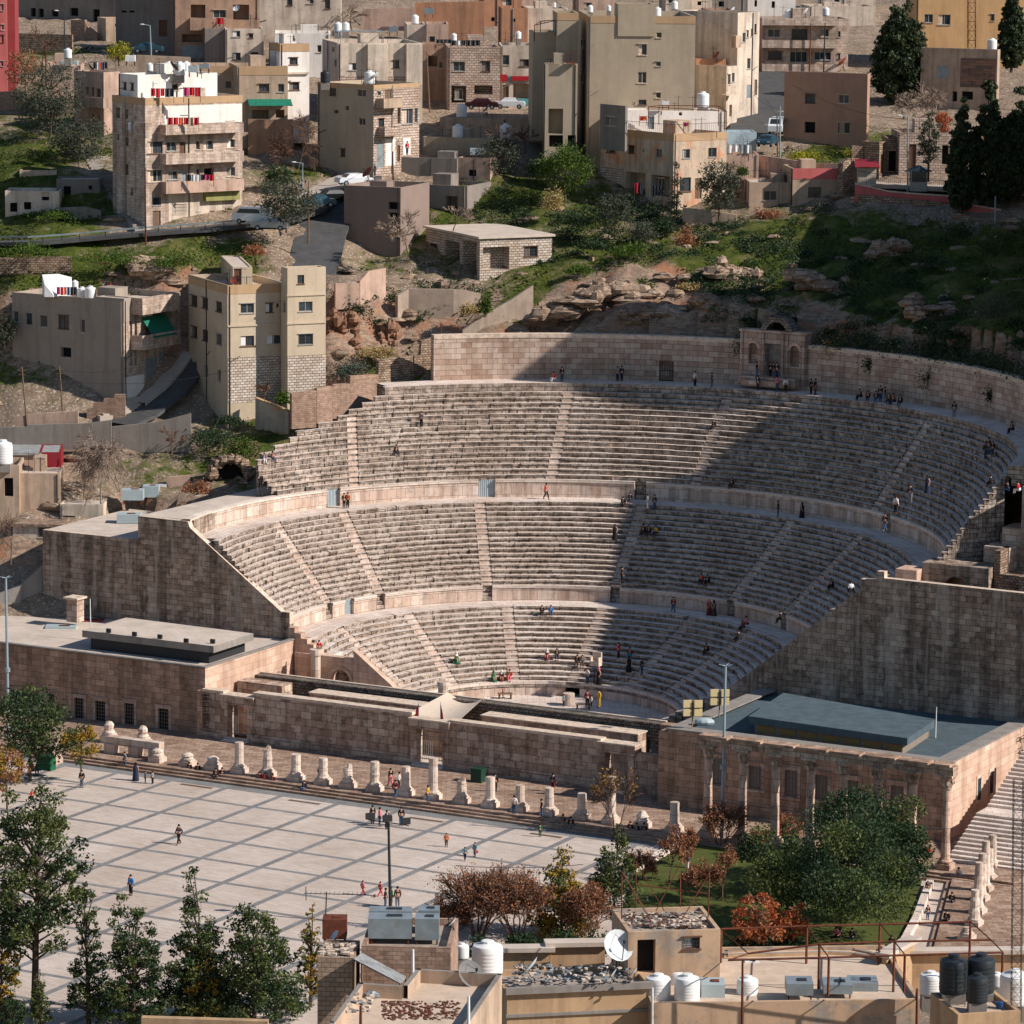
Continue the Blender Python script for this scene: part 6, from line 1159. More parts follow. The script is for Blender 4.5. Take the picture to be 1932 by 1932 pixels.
def railing(cell, pts, h, label, Y, m=None):
    P = [aty(*cc(cell, x, y), Yi) for (x, y), Yi in zip(pts, Y)]; T = thing('roof_railing', label, 'railing', P[0]); b = MB()
    for p, q in zip(P, P[1:]):
        L = np.linalg.norm(q-p); n = int(L/.25)+1
        for i in range(n+1): b.tube(p+(q-p)*i/n, p+(q-p)*i/n+V(0, 0, h), .014, n=3)
        b.tube(p+V(0, 0, h), q+V(0, 0, h), .025, n=4)
    b.build('rails', m or m_dkst, T)
railing((2,0), [(850, 980), (1212, 1010), (1615, 992)], 1.1, 'black railing round the terrace of the tan and white house', (121.5, 119.2, 122))
railing((3,0), [(0, 1360), (160, 1355)], .9, 'grey railing of the cottage terrace', (117, 117)); railing((2,0), [(1680, 1345), (1932, 1345)], .9, 'railing above the tan cottage with teal windows', (117.3, 117.3))
railing((3,0), [(670, 1370), (820, 1395), (1000, 1430), (1200, 1440), (1400, 1450)], 1.3, 'dark iron fence of the cypress terrace', (112.3, 112, 111.7, 111.5, 111))
railing((0,1), [(1440, 165), (1720, 228), (1932, 215)], .9, 'roof railing of the sandy yellow block', (88, 80.2, 83)); railing((0,3), [(400, 1810), (600, 1790)], 1.2, 'plaza fence with vertical bars behind the near trees', (-58, -57))
def pergola(cell, corners, h, label, Y, m=None):
    P = [aty(*cc(cell, x, y), Yi) for (x, y), Yi in zip(corners, Y)]; T = thing('pergola', label, 'pergola', P[0]-V(0, 0, h)); b = MB()
    for p in P: b.tube(p-V(0, 0, h), p, .05, n=5)
    for i in range(4): b.tube(P[i], P[(i+1) % 4], .05, n=5)
    for k in range(1, 5): b.tube(P[0]+(P[1]-P[0])*k/5, P[3]+(P[2]-P[3])*k/5, .03, n=4)
    b.build('frame', m or m_rust, T)
pergola((2,0), [(1030, 805), (1620, 840), (1560, 800), (1110, 795)], 2.4, 'rusty pergola frame on the tan and white house terrace', (121.5, 122.5, 126, 126))
pergola((1,0), [(620, 237), (962, 240), (950, 232), (640, 230)], 2.2, 'tin covered pergola on the stepped cream block', (154, 155, 158, 157), m_galv); pergola((2,0), [(170, 190), (330, 155), (325, 150), (215, 160)], 2., 'roof terrace pergola left of the tallest slab', (139, 139, 142, 142))
# rusty frame over the roof terrace
T = thing('rusty_frame', 'big rusty steel frame standing over the roof terrace', 'steel frame', aty(*cc((3,3), 295, 1575), -142)); b = MB(); c3 = (3, 3)
g = lambda x, y, Y: aty(*cc(c3, x, y), Y)
rows = {-141: [(-355, 1215), (295, 1192), (848, 1180), (1530, 1160)], -146.5: [(-150, 1400), (385, 1330), (955, 1310), (1680, 1296)], -151: [(-300, 1450), (460, 1430), (1035, 1412), (1775, 1392)]}
for Y, r in rows.items():
    for p, q in zip(r, r[1:]): b.tube(g(*p, Y), g(*q, Y), .06, n=4)
for i in range(4):
    k = list(rows); b.tube(g(*rows[k[0]][i], k[0]), g(*rows[k[1]][i], k[1]), .045, n=4); b.tube(g(*rows[k[1]][i], k[1]), g(*rows[k[2]][i], k[2]), .045, n=4)
for x, y0, y1, Y in ((-352, 1215, 1590, -141), (295, 1192, 1575, -141), (845, 1180, 1550, -141), (1528, 1160, 1420, -141), (460, 1430, 1715, -151), (1033, 1412, 1695, -151), (1772, 1392, 1670, -151), (955, 1310, 1690, -146.5), (388, 1330, 1670, -146.5)): p = g(x, y0, Y); q = g(x, y1, Y); b.tube(V(p[0], p[1], q[2]), p, .07, n=4)
b.build('steel_members', m_rust, T)
T = thing('rod_tripod', 'thin rusty rods braced over the tan roof hut', 'steel frame', aty(*cc((2,3), 1000, 1200), -143)); b = MB()
for x0, y0, x1, y1, Y0, Y1 in ((935,705,935,1050,-142,-142),(935,705,1150,1080,-142,-143.5),(828,785,828,1140,-144.5,-144.5),(832,785,1045,1150,-144.5,-144.5),(1280,700,1085,1080,-142,-143),(1490,780,1480,1130,-143,-143.5),(1490,800,1280,1145,-143,-144),(930,880,1490,950,-142,-143),(1270,800,1270,1050,-142,-142)): b.tube(aty(*cc((2,3), x0, y0), Y0), aty(*cc((2,3), x1, y1), Y1), .035, n=4)
b.build('rods', m_rust, T)
rn = random.Random(5)
def debris(label, cell, x0, x1, y0, y1, n, Y, slope=0, mats=None, kindname='roof_debris', s=.22):
    b = MB(); 
    for i in range(n):
        x = rn.uniform(x0, x1); y = rn.uniform(y0, y1); z = aty(*cc(cell, (x0+x1)/2, (y0+y1)/2), Y)[2]; p = atz(*cc(cell, x, y), z); r = rn.uniform(.3, 1)*s; b.cbox(p-V(0, 0, .02), r*rn.uniform(.6, 2), r, r*.5, rn.uniform(0, 3), rn.randrange(len(mats or [0])))
    o = b.build(kindname, mats or [m_cap], None); tag(o, label, 'debris'); kind(o, 'stuff')
debris('rubble and planks scattered over the cable covered roof', (2,3), 20, 900, 1490, 1620, 260, -148, 0, [m_cap, m_dkst, m_conc, m_galv])
debris('pale stones and dark shards on the tan roof hut', (2,3), 860, 1460, 1090, 1200, 260, -143, 0, [m_cap, m_conc, m_fwood]); debris('stones on the tin roof of the block hut', (1,3), 480, 740, 1325, 1410, 90, -170.5, 0, [m_cap, m_conc]); debris('dark red shards spread on the flat roof with the grey dish', (1,3), 950, 1530, 1760, 1900, 420, -193, 0, [m_fwood, m_rust], s=.12); debris('litter and sacks in the corner of the flat roof', (1,3), 690, 880, 1700, 1850, 36, -191, 0, [m_cap, m_conc], s=.2)
for (x, y, l) in ((820, 1700, 'white plastic sack'), (880, 1730, 'grey plastic sack')):
    p = atz(*cc((1,3), x, y), z2-.62); b = MB(); b.blob(p+V(0, 0, .15), .42, .3, .2, 8, 5, .15); tag(b.build('sack', m_white if 'white' in l else m_galv), l+' lying in the corner of the flat roof', 'sack')
p = atz(*cc((3,3), 1745, 1815), F6['z']-.3); b = MB(); b.lathe([(.16, 0), (.2, .35)], p, 12); tag(b.build('bucket', bluecl), 'blue bucket on the raised roof beside the short black tank', 'bucket')
# collapsed lean-to
T = thing('collapsed_roof', 'collapsed tin lean-to roof right of the block hut', 'roof sheet', aty(*cc((1,3), 900, 1600), -174)); b = MB(); q = [aty(*cc((1,3), x, y), Y) for x, y, Y in ((735,1440,-173),(800,1395,-171.5),(1135,1575,-173.5),(1090,1625,-176))]; b.face(q); b.face([p-V(0, 0, .06) for p in q][::-1]); b.build('sheet', gcorr, T); b = MB(); [b.tube(p-V(0, 0, 2.5), p, .06, n=4) for p in q]; b.build('posts', m_wood, T)
# ------------------------------------------------------------------ poles, lamps, masts
def pole(name, label, u0, v0, u1, v1, Y, r=.07, m=None, lamp=None, cat='pole', group=None, z0=None):
    p1 = aty(u1, v1, Y) if z0 is None else atz(u1, v1, z0); p0 = aty(u0, v0, p1[1]); T = thing(name, label, cat, p1, group); b = MB(); b.tube(p1-V(0, 0, 1.5), p0, r*1.25, r*.8, 8); b.build('mast', m or m_pole, T)
    if lamp == 'arm': b = MB(); e = p0+V(-.9, -.3, .15); b.tube(p0, e, .04, n=5); b.build('arm', m or m_pole, T); b = MB(); b.blob(e+V(-.15, 0, 0), .32, .14, .09, 8, 5, 0); b.build('lamp_head', m_white, T)
    if lamp == 'cross': b = MB(); b.tube(p0-V(.5, 0, .4), p0+V(.5, 0, -.4), .04, n=4); b.tube(p0-V(.35, 0, .9), p0+V(.35, 0, -.9), .04, n=4); b.build('crossarm', m_wood, T)
    if lamp == 'flood':
        b = MB(); b.tube(p0-E1*1.9, p0+E1*1.9, .05, n=5); b.build('crossbar', m_dkst, T)
        for k in (-1.7, -.1, 1.6): b = MB(); b.cbox(p0+E1*k+V(0, -.1, .1), .75, .3, .5, .3); b.build('floodlight', m_dkst, T)
    if lamp == 'ring': b = MB(); [b.tube(p0, p0+V(.6*math.cos(k), .6*math.sin(k), .1), .03, n=4) for k in (0, 1.05, 2.1, 3.15, 4.2, 5.25)]; b.build('spikes', m or m_pole, T); b = MB(); z = p0+(p1-p0)*.58; b.lathe([(r*2.2, 0), (r*2.2, .4)], z, 10); b.build('joint_collar', m_galv, T)
    return p0, p1
pole('street_mast', 'tall grey steel mast at the left edge beside the museum', 11, 1090, 16, 1395, None, .13, m_pole, 'ring', z0=.6)
pole('street_mast', 'tall grey steel mast in front of the colonnade', 1369, 1256, 1361, 1592, None, .13, m_pole, 'ring', z0=.2)
pole('floodlight_pole', 'dark pole with floodlights in the middle of the plaza', 733, 1552, 738, 1748, None, .12, m_dkst, 'flood', 'lamp', z0=0.)
LP = 'thin poles across the hillside'
for q in (('power_pole','rusty pole in front of the stained stone apartment block',274,316,275,449,104,m_rust,None),('lamp_pole','lamp pole above the grassy bank at the upper left',121,22,122,91,190,m_dkst,'arm'),('lamp_pole','lamp pole in front of the bare grey building',283,48,286,102,185,m_pole,'arm'),('power_pole','thin mast beside the white tank, upper left',86,75,87,140,150,m_rust,None),('power_pole','wooden pole beside the young olive tree by the road',582,341,582,436,104,m_wood,None),('lamp_pole','grey lamp post in front of the rubble bank',571,308,570,370,122,m_pole,'arm'),('lamp_pole','leaning lamp post left of the pink stone house',805,98,811,190,162,m_wood,'arm'),('power_pole','pole in front of the shuttered garages',741,286,742,326,124,m_rust,None),
 ('power_pole','leaning pole with a lamp in the yard of the grey laundry block',41,692,53,804,77,m_wood,'cross'),('power_pole','crooked wooden pole with a pink cloth tied round it',112,690,121,793,77.5,m_wood,'cross'),('power_pole','thin rusty pole standing at the corner of the tall back wall',832,609,831,723,85,m_rust,None),('lamp_pole','twin lamp mast in front of the old stone villa',1713,220,1713,356,113,m_pole,'arm'),('power_pole','wooden pole by the dark car on the side street',1466,214,1468,297,128,m_wood,None),('power_pole','grey pole right beside the wooden one on the side street',1472,200,1472,292,129,m_pole,None),('power_pole','pole on the walled balcony block roof, right',1557,43,1554,127,186,m_dkst,None),('power_pole','brown pole standing before the long balconies',1530,45,1527,127,186,m_rust,None),('power_pole','concrete post beside the three metal boxes',190,908,190,948,63,m_conc,None),('lamp_pole','small globe lamp post below the cypresses',1878,370,1878,405,104,m_pole,None)):
    pole(q[0], q[1], *q[2:7], .09, q[7], q[8], 'pole', LP)
for u0, v0, u1, v1, z in ((170, 1130, 171, 1172, 9.), (1767, 1334, 1765, 1382, 7.8)): pole('roof_mast', 'thin white mast on the '+('left' if u0 < 900 else 'right')+' museum roof', u0, v0, u1, v1, None, .05, m_white, None, z0=z)
for x, y0, y1, Y, l in ((1185,1370,1520,-173,'stub of steel pipe in front of the block parapet'),(790,1795,1960,-194,'rusty pipe stub at the bottom of the flat roof'),(1605,1720,1890,-192,'concrete post by the dish tripod'),(1740,1450,1932,-151,'rusty red post with a white lower end on the terrace'),(1060,1660,1932,-150.5,'pale pipe at the corner of the ochre building'),(1125,1665,1932,-152.,'dark pipe at the end of the terrace wall')):
    cl = (1,3) if y0 < 1900 and Y < -160 else ((2,3) if x != 1125 else (3,3)); pole('pipe_post', l, *cc(cl, x, y0), *cc(cl, x, y1), Y, .07, m_rust if 'rust' in l or 'dark' in l else m_white)
def lattice(label, cell, x0, x1, yt, yb, Y, m, w, r=.04):
    p0 = aty(*cc(cell, x0, yb), Y); p1 = aty(*cc(cell, x1, yt), Y); T = thing('lattice_mast', label, 'mast', p0); b = MB(); n = int(abs(p1[2]-p0[2])/(w*1.1)); D = [V(-w/2, -w/2, 0), V(w/2, -w/2, 0), V(w/2, w/2, 0), V(-w/2, w/2, 0)]
    for k in range(n):
        a = p0+(p1-p0)*k/n; c = p0+(p1-p0)*(k+1)/n
        for i in range(4): j = (i+1) % 4; b.tube(a+D[i], c+D[i], r, n=3); b.tube(a+D[i], c+D[j], r*.6, n=3); b.tube(a+D[i], a+D[j], r*.6, n=3)
    b.build('lattice', m, T)
lattice('rusty lattice mast in front of the tall yellow building', (3,0), 1537, 1537, -120, 375, 172, m_rust, 1.); lattice('thin rusty lattice mast at the bottom right', (3,3), 1870, 1890, 90, 1900, -156, m_dkst, .5, .02)
T = thing('tv_antenna', 'long horizontal television antenna above the block hut', 'antenna', aty(*cc((1,3), 528, 1110), -170)); b = MB(); g = lambda x, y: aty(*cc((1,3), x, y), -170); b.tube(g(526, 1110), g(532, 935), .03, n=5); b.tube(g(360, 945), g(800, 957), .02, n=4)
for x in range(380, 800, 35): b.tube(g(x, 946), g(x, 946)+V(0, .35, 0), .012, n=3); b.tube(g(x, 946), g(x, 946)-V(0, .35, 0), .012, n=3)
b.tube(g(376, 895), g(378, 1000), .02, n=4); b.build('antenna_rods', m_dkst, T)
def wire(label, a, c, sag=1.): 
    b = MB(); P = [a+(c-a)*i/12-V(0, 0, sag*4*(i/12)*(1-i/12)) for i in range(13)]; b.path(P, .028, 3); tag(b.build('cable', m_dkst), label, 'cable')
for l, u0, v0, Y0, u1, v1, Y1, s in (('lower cable sagging from the leaning pole to the sandy yellow block',47,708,77,430,700,79,1.2),('upper cable from the crooked pole to the grey block',112,697,77.5,240,695,84,.4),('cable crossing low over the plaza shrub',860,1633,-100,1100,1631,-95,.2),('cable from the road pole across to the dark building',582,345,104,690,318,110,1.),('wire from the twin lamp mast towards the gatehouse',1713,250,113,1638,238,125,.8)): wire(l, aty(u0, v0, Y0), aty(u1, v1, Y1), s)
for k, (u0, v0, Y0, u1, v1, Y1) in enumerate(((275, 318, 104, 121, 30, 190), (275, 322, 104, 283, 60, 185), (582, 350, 104, 571, 312, 122), (741, 290, 124, 805, 105, 162), (805, 102, 162, 870, 90, 170), (1466, 220, 128, 1390, 60, 190), (1472, 206, 129, 1400, 150, 165), (1713, 225, 113, 1495, 160, 135), (1466, 218, 128, 1600, 300, 122), (41, 700, 77, -20, 690, 80))): wire('thin overhead cable %s' % ('from the rusty pole up to the upper left lamp', 'from the rusty pole to the grey building lamp', 'between the wooden pole and the grey lamp post', 'between the garage pole and the leaning lamp post', 'from the leaning lamp post to the pink stone house', 'from the wooden side street pole up the hill', 'from the grey side street pole to the white block', 'from the twin lamp mast to the peeling house', 'from the side street pole towards the viewpoint', 'leaving the photo at the left edge')[k], aty(u0, v0, Y0), aty(u1, v1, Y1), .9)
# floodlight racks and plant on the right museum roof
for u, v0, v1, rows, l in ((1306, 1350, 1361, 2, 'left rack of cream floodlights at the edge of the stage'), (1357, 1328, 1340, 2, 'right rack of cream floodlights near the blue grey roof')):
    p = atz(u, v1+ (12 if rows else 0), 7.8); T = thing('floodlight_rack', l, 'floodlights', p); b = MB(); b.tube(p, p+V(0, 0, 2.6), .07, n=6); b.tube(p+V(-.6, 0, 2.), p+V(.6, 0, 2.), .05, n=4); b.tube(p+V(-.6, 0, 1.2), p+V(.6, 0, 1.2), .05, n=4); b.build('post', m_lattice, T)
    for dx in (-.5, .5):
        for dz in (1.15, 1.95): b = MB(); b.cbox(p+V(dx, -.2, dz), .75, .3, .65, .2); b.build('floodlight', signy if 0 else simple('cream_lamp_housing', sr(206, 186, 140), .5, .1), T)
for i, (x, y) in enumerate(((820, 910), (1015, 935), (1207, 955), (1405, 985), (1605, 990))):
    p = atz(*cc((0,2), x, y), 9.); b = MB(); b.cbox(p, .5, .2, .4, _AL); tag(b.build('floodlight', m_dkst), ('first','second','third','fourth','last')[i]+' small floodlight from the left along the left museum roof edge', 'floodlight', 'floodlights on the left museum roof')
p = atz(1329, 1368, 7.75); b = MB(); b.blob(p+V(0, 0, .3), .95, .5, .4, 10, 6, .02); tag(b.build('roof_dome', pal), 'pale blue dome shaped cover on the right museum roof', 'cover')
for u, v, l in ((140, 1130, 'small stone kiosk with a flat slab roof by the side wall'),): 
    p = atz(u+2, 1172, 7.5); T = thing('stone_kiosk', l, 'kiosk', p); b = MB(); b.cbox(p, 1.3, 1.3, 2.4, _AL); b.build('body', m_back, T); b = MB(); b.cbox(p+V(0, 0, 2.4), 1.8, 1.8, .2, _AL); b.build('roof', m_cap, T)
# kiosks at the viewpoint
p = aty(1634, 350, 114); T = thing('kiosk', 'small kiosk with a red corrugated roof beside the broken wall', 'kiosk', p); b = MB(); b.cbox(p, 2.2, 2., 2.3); b.build('body', cream, T); b = MB(); q = [p+V(-1.5, -1.5, 2.3), p+V(1.5, -1.5, 2.3), p+V(1.3, 1.2, 3.1), p+V(-1.3, 1.2, 3.1)]; b.face(q); b.face([x-V(0, 0, .05) for x in q][::-1]); b.build('roof', rcorr, T)
p = aty(1732, 360, 113.5); T = thing('ticket_booth', 'glazed ticket booth with a blue grey roof by the iron fence', 'kiosk', p); b = MB(); b.cbox(p, 2., 1.8, 1.1); [b.cbox(p+V(x, y, 1.1), .12, .12, 1.2) for x in (-.94, .94) for y in (-.84, .84)]; b.build('body', m_frame, T); b = MB(); b.cbox(p+V(0, 0, 1.1), 1.8, 1.6, 1.2); b.build('glazing', m_glass, T); b = MB(); b.lathe([(1.7, 2.3), (1.7, 2.4), (.2, 3.0)], p, 4); b.build('roof', m_teal, T)
b = MB(); p = hit(435, 912); 
RU = thing('ruined_arch', 'ruined rough stone arch at the left end of the upper seats', 'ruin', p)
for k in range(9):
    a0 = math.pi*k/8; c = p+V(2.0*math.cos(a0), .2*math.cos(a0), 1.0+1.7*math.sin(a0)); b.blob(c, .75, 1.0, .6, 7, 4, .2)
for k in range(10): b.blob(p+V(rn.uniform(-3.8, 3.8), rn.uniform(-.5, 1.5), rn.uniform(-.6, .6)), .7, .7, .5, 7, 4, .25)
b.build('rough_stones', m_rub, RU); b = MB(); b.box(p+V(-1.6, .5, -.5), (3.2, 0, 0), (0, .2, 0), (0, 0, 2.6)); b.build('dark_hollow', m_black, RU)
for u, v, sx, sz, l in ((650, 640, 4.5, 5.5, 'orange earth cliff right of the sandy yellow block'), (735, 640, 3., 4., 'smaller orange earth bluff left of the ruined plaster wall')):
    p = aty(u, v+25, 89 if u < 700 else 91); b = MB()
    for k in range(70): h_ = rn.uniform(-.5, 1); b.blob(p+V(rn.uniform(-sx*.45, sx*.35)*(1.1-.4*h_), rn.uniform(0, 2.), sz*.8*h_), rn.uniform(.4, .8), .8, rn.uniform(.35, .8), 8, 5, .3)
    tag(b.build('earth_cliff', plaster('orange_earth', sr(158, 120, 96), .45, .7, sr(104, 80, 64), .5, 1.)), l, 'cliff')
# small things
p = atz(1113, 1330, .1); 
b = MB(); b.lathe([(.62, 0), (.6, 1.25)], atz(1073, 1330, .02), 14); tag(b.build('column_drum', m_col), 'white column drum standing on the orchestra floor', 'column drum')
for u, v, l in ((953, 1318, 'wooden bench at the left of the orchestra'), (1100, 1338, 'wooden bench right of the column drum')):
    p = atz(u, v, .02); T = thing('bench', l, 'bench', p); b = MB(); b.cbox(p+V(0, 0, .5), 1.5, .6, .08, .2); b.build('seat', m_wood, T); 
    for dx in (-.6, .6): b = MB(); b.cbox(p+V(dx, 0, 0), .1, .5, .5, .2); b.build('leg', m_wood, T)
for u, v, m, l in ((902, 1475, simple('green_bin', sr(30, 66, 50), .5, .2), 'dark green wheelie bin against the stage wall'), (88, 1452, simple('green_skip', sr(24, 96, 60), .5, .2), 'green rubbish skip at the left end of the steps')):
    p = atz(u, v, .6); T = thing('rubbish_bin', l, 'bin', p); b = MB(); b.cbox(p, 1.1 if u > 500 else 1.5, .9, 1.2, _AL); b.build('body', m, T); b = MB(); b.cbox(p+V(0, 0, 1.2), 1.2 if u > 500 else 1.6, 1., .12, _AL); b.build('lid', m, T)
p = atz(900, 1607, .12); b = MB(); b.blob(p, .13, .13, .13, 10, 7, 0); tag(b.build('ball', redcl, smooth=True), 'red ball between the two boys on the plaza', 'ball'); p = atz(707, 1690, .12); b = MB(); b.blob(p, .13, .13, .13, 10, 7, 0); tag(b.build('ball', m_fwood, smooth=True), 'brown ball beside the running child in red', 'ball')
wv = simple('white_car_paint', sr(225, 225, 225), .3, .05, 1, 0, .5); bv = simple('black_car_paint', sr(24, 26, 30), .25, .1, 1, 0, .5); gv = simple('silver_car_paint', sr(150, 156, 158), .3, .1, 1, .3, .5); blv = simple('blue_car_paint', sr(40, 76, 92), .3, .1, 1, 0, .5); tyre = simple('tyre_rubber', sr(24, 24, 24), .9, .1)
# vehicles
def car(label, u, v, Y, ang, m, van=False, L=4.3, cat='car'):
    p = aty(u, v, Y); z = H(p[0], p[1]); T = thing('parked_van' if van else 'parked_car', label, 'van' if van else cat, p, 'vehicles parked on the hill streets', ang); W_ = 1.75
    prof = [(-.5, .35), (-.5, .75), (-.46, .95), (-.3, 1.0), (-.18, 1.42), (.18, 1.42), (.32, .98), (.48, .88), (.5, .6), (.5, .35)] if not van else [(-.5, .4), (-.5, 1.9), (-.46, 2.0), (.28, 2.0), (.42, 1.25), (.5, 1.1), (.5, .4)]
    b = MB(); n = len(prof)
    for i in range(n):
        x0, z0 = prof[i]; x1, z1 = prof[(i+1) % n]; k0 = .5 if z0 < 1.05 or van else .42; k1 = .5 if z1 < 1.05 or van else .42
        b.face([(x0*L, -W_*k0, z0), (x0*L, W_*k0, z0), (x1*L, W_*k1, z1), (x1*L, -W_*k1, z1)])
    for sd in (-1, 1):
        q = [(x*L, sd*W_*(.5 if z_ < 1.05 or van else .42), z_) for x, z_ in prof]; b.face(q if sd < 0 else q[::-1])
    b.build('body', m, T, local=True); b = MB(); zt, zb = (1.35, 1.03) if not van else (1.8, 1.3)
    for sd in (-1, 1): y0 = sd*W_*(.47 if not van else .505); y1 = sd*W_*(.435 if not van else .505); q = [(-.24*L, y0, zb), (.27*L if not van else .38*L, y0, zb), (.17*L if not van else .3*L, y1, zt), (-.17*L, y1, zt)]; b.face(q if sd < 0 else q[::-1])
    f = (.315, .985, .19, 1.40) if not van else (.405, 1.32, .3, 1.92); b.face([(f[0]*L+.03, -.7, f[1]), (f[0]*L+.03, .7, f[1]), (f[2]*L+.03, .62, f[3]), (f[2]*L+.03, -.62, f[3])])
    g = (-.295, 1.02, -.19, 1.40) if not van else (-.501, 1.3, -.501, 1.8); b.face([(g[0]*L-.02, -.7, g[1]), (g[2]*L-.02, -.62, g[3]), (g[2]*L-.02, .62, g[3]), (g[0]*L-.02, .7, g[1])]); b.build('windows', m_glass, T, local=True)
    for sx in (-.31, .31):
        for sd in (-1, 1): b = MB(); b.tube((sx*L, sd*W_*.38, .32), (sx*L, sd*W_*.5+sd*.02, .32), .32, n=12); w_ = b.build('wheel', tyre, T, local=True); b = MB(); b.tube((sx*L, sd*W_*.5, .32), (sx*L, sd*W_*.5+sd*.03, .32), .18, n=10); b.build('rim', m_galv, w_, local=True)
    for y in (-.6, .6): b = MB(); b.box((.49*L, y-.15, .62), (.05, 0, 0), (0, .3, 0), (0, 0, .14)); b.build('headlight', m_white, T, local=True)
for q in (('white panel van parked by the young olive tree',478,422,106,2.9,wv,True,4.8),('silver saloon parked in front of the white van',510,434,103.5,3.0,gv,False,4.4),('black saloon parked near the top of the sloping street',628,380,118,.5,bv,False,4.5),('small blue car behind the black saloon',602,390,113.5,3.4,blv,False,3.9),('white estate car above the tall blank building',668,349,121,.45,wv,False,4.5),('dark teal car at the lower end of the side street',1448,276,131,4.4,blv,False,4.3),('white minibus parked beside the pinkish brown house',1467,252,138,4.5,wv,True,4.8),('dark maroon saloon in front of the pink stone house',909,206,160,3.1,simple('maroon_car_paint', sr(60, 26, 30), .3),False,4.4),('white hatchback half hidden by the shop',962,205,161,3.1,wv,False,4.),('teal car under the bare grey building',279,100,186,3.1,blv,False,4.2)): car(q[0], *q[1:7], q[7])
# ================================================================== TREES AND PLANTS
l_dark = leafm('evergreen_leaves', sr(42, 62, 40), sr(70, 88, 50)); l_olive = leafm('olive_leaves', sr(86, 92, 74), sr(58, 66, 50)); l_oak = leafm('loose_evergreen_leaves', sr(70, 84, 42), sr(104, 110, 56)); l_yel = leafm('yellowing_leaves', sr(170, 128, 36), sr(128, 116, 44)); l_brown = leafm('dry_brown_leaves', sr(172, 116, 80), sr(130, 90, 66)); l_orange = leafm('orange_leaves', sr(196, 112, 66), sr(160, 88, 56))
l_cyp = leafm('cypress_foliage', sr(46, 60, 40), sr(80, 90, 54), .15); l_green = leafm('fresh_green_leaves', sr(90, 112, 34), sr(52, 78, 30)); l_dry = leafm('dry_grass', sr(190, 164, 110), sr(150, 130, 84)); l_grass = leafm('grass_blades', sr(84, 98, 40), sr(52, 68, 28), .35); l_blue = leafm('blue_green_shrub', sr(92, 104, 92), sr(64, 78, 64)); l_yg = leafm('yellow_green_flowers', sr(170, 160, 40), sr(90, 110, 30))
bark = simple('bark', sr(96, 80, 66), .9, .35, 6.); barkp = simple('pale_bark', sr(150, 130, 114), .9, .3, 6.); barkd = simple('twig_brown', sr(112, 84, 68), .9, .3, 6.)
def quads(name, c, size, mat, parent, up=0., asp=.55, rnd=None):
    n = len(c); R_ = rnd or rng; d = R_.normal(size=(n, 3)); d[:, 2] = d[:, 2]*(1-up)+up*1.5; d /= np.linalg.norm(d, axis=1)[:, None]; e = R_.normal(size=(n, 3)); e -= (e*d).sum(1)[:, None]*d; e /= np.linalg.norm(e, axis=1)[:, None]
    s = size*R_.uniform(.6, 1.35, n)[:, None]; a = d*s*.5; b = e*s*.5*asp; v = np.stack([c-a, c+b*.9, c+a, c-b*.9], 1).reshape(-1, 3)-wloc(parent)
    me = bpy.data.meshes.new(name); me.vertices.add(4*n); me.vertices.foreach_set('co', v.ravel()); me.loops.add(4*n); me.loops.foreach_set('vertex_index', np.arange(4*n)); me.polygons.add(n); me.polygons.foreach_set('loop_start', np.arange(0, 4*n, 4)); me.polygons.foreach_set('loop_total', np.full(n, 4)); me.materials.append(mat); me.update(calc_edges=True); me.validate()
    o = bpy.data.objects.new(name, me); COL.objects.link(o); o.parent = parent; return o
def branches(b, p, d, L, r, depth, rn, spread=.6, droop=0., kids=3, seg=3, tips=None, rmin=.025):
    q = p
    for i in range(seg):
        d = d+V(rn.gauss(0, .12), rn.gauss(0, .12), rn.gauss(0, .08)-droop*(i+1)/seg); d /= np.linalg.norm(d); n = q+d*L/seg; r1 = max(rmin, r*(1-.5*(i+1)/seg)); b.tube(q, n, max(rmin, r*(1-.5*i/seg)), r1, 4 if r > .08 else 3, 0, False); q = n
        if depth > 0 and i > 0 or (depth > 0 and seg == 1):
            for k in range(kids if i == seg-1 else kids-1):
                e = d+V(rn.gauss(0, spread), rn.gauss(0, spread), rn.gauss(0, spread*.6)); e /= np.linalg.norm(e); branches(b, q, e, L*rn.uniform(.55, .8), r1*.72, depth-1, rn, spread, droop, kids, seg, tips, rmin)
    if tips is not None: tips.append(q)
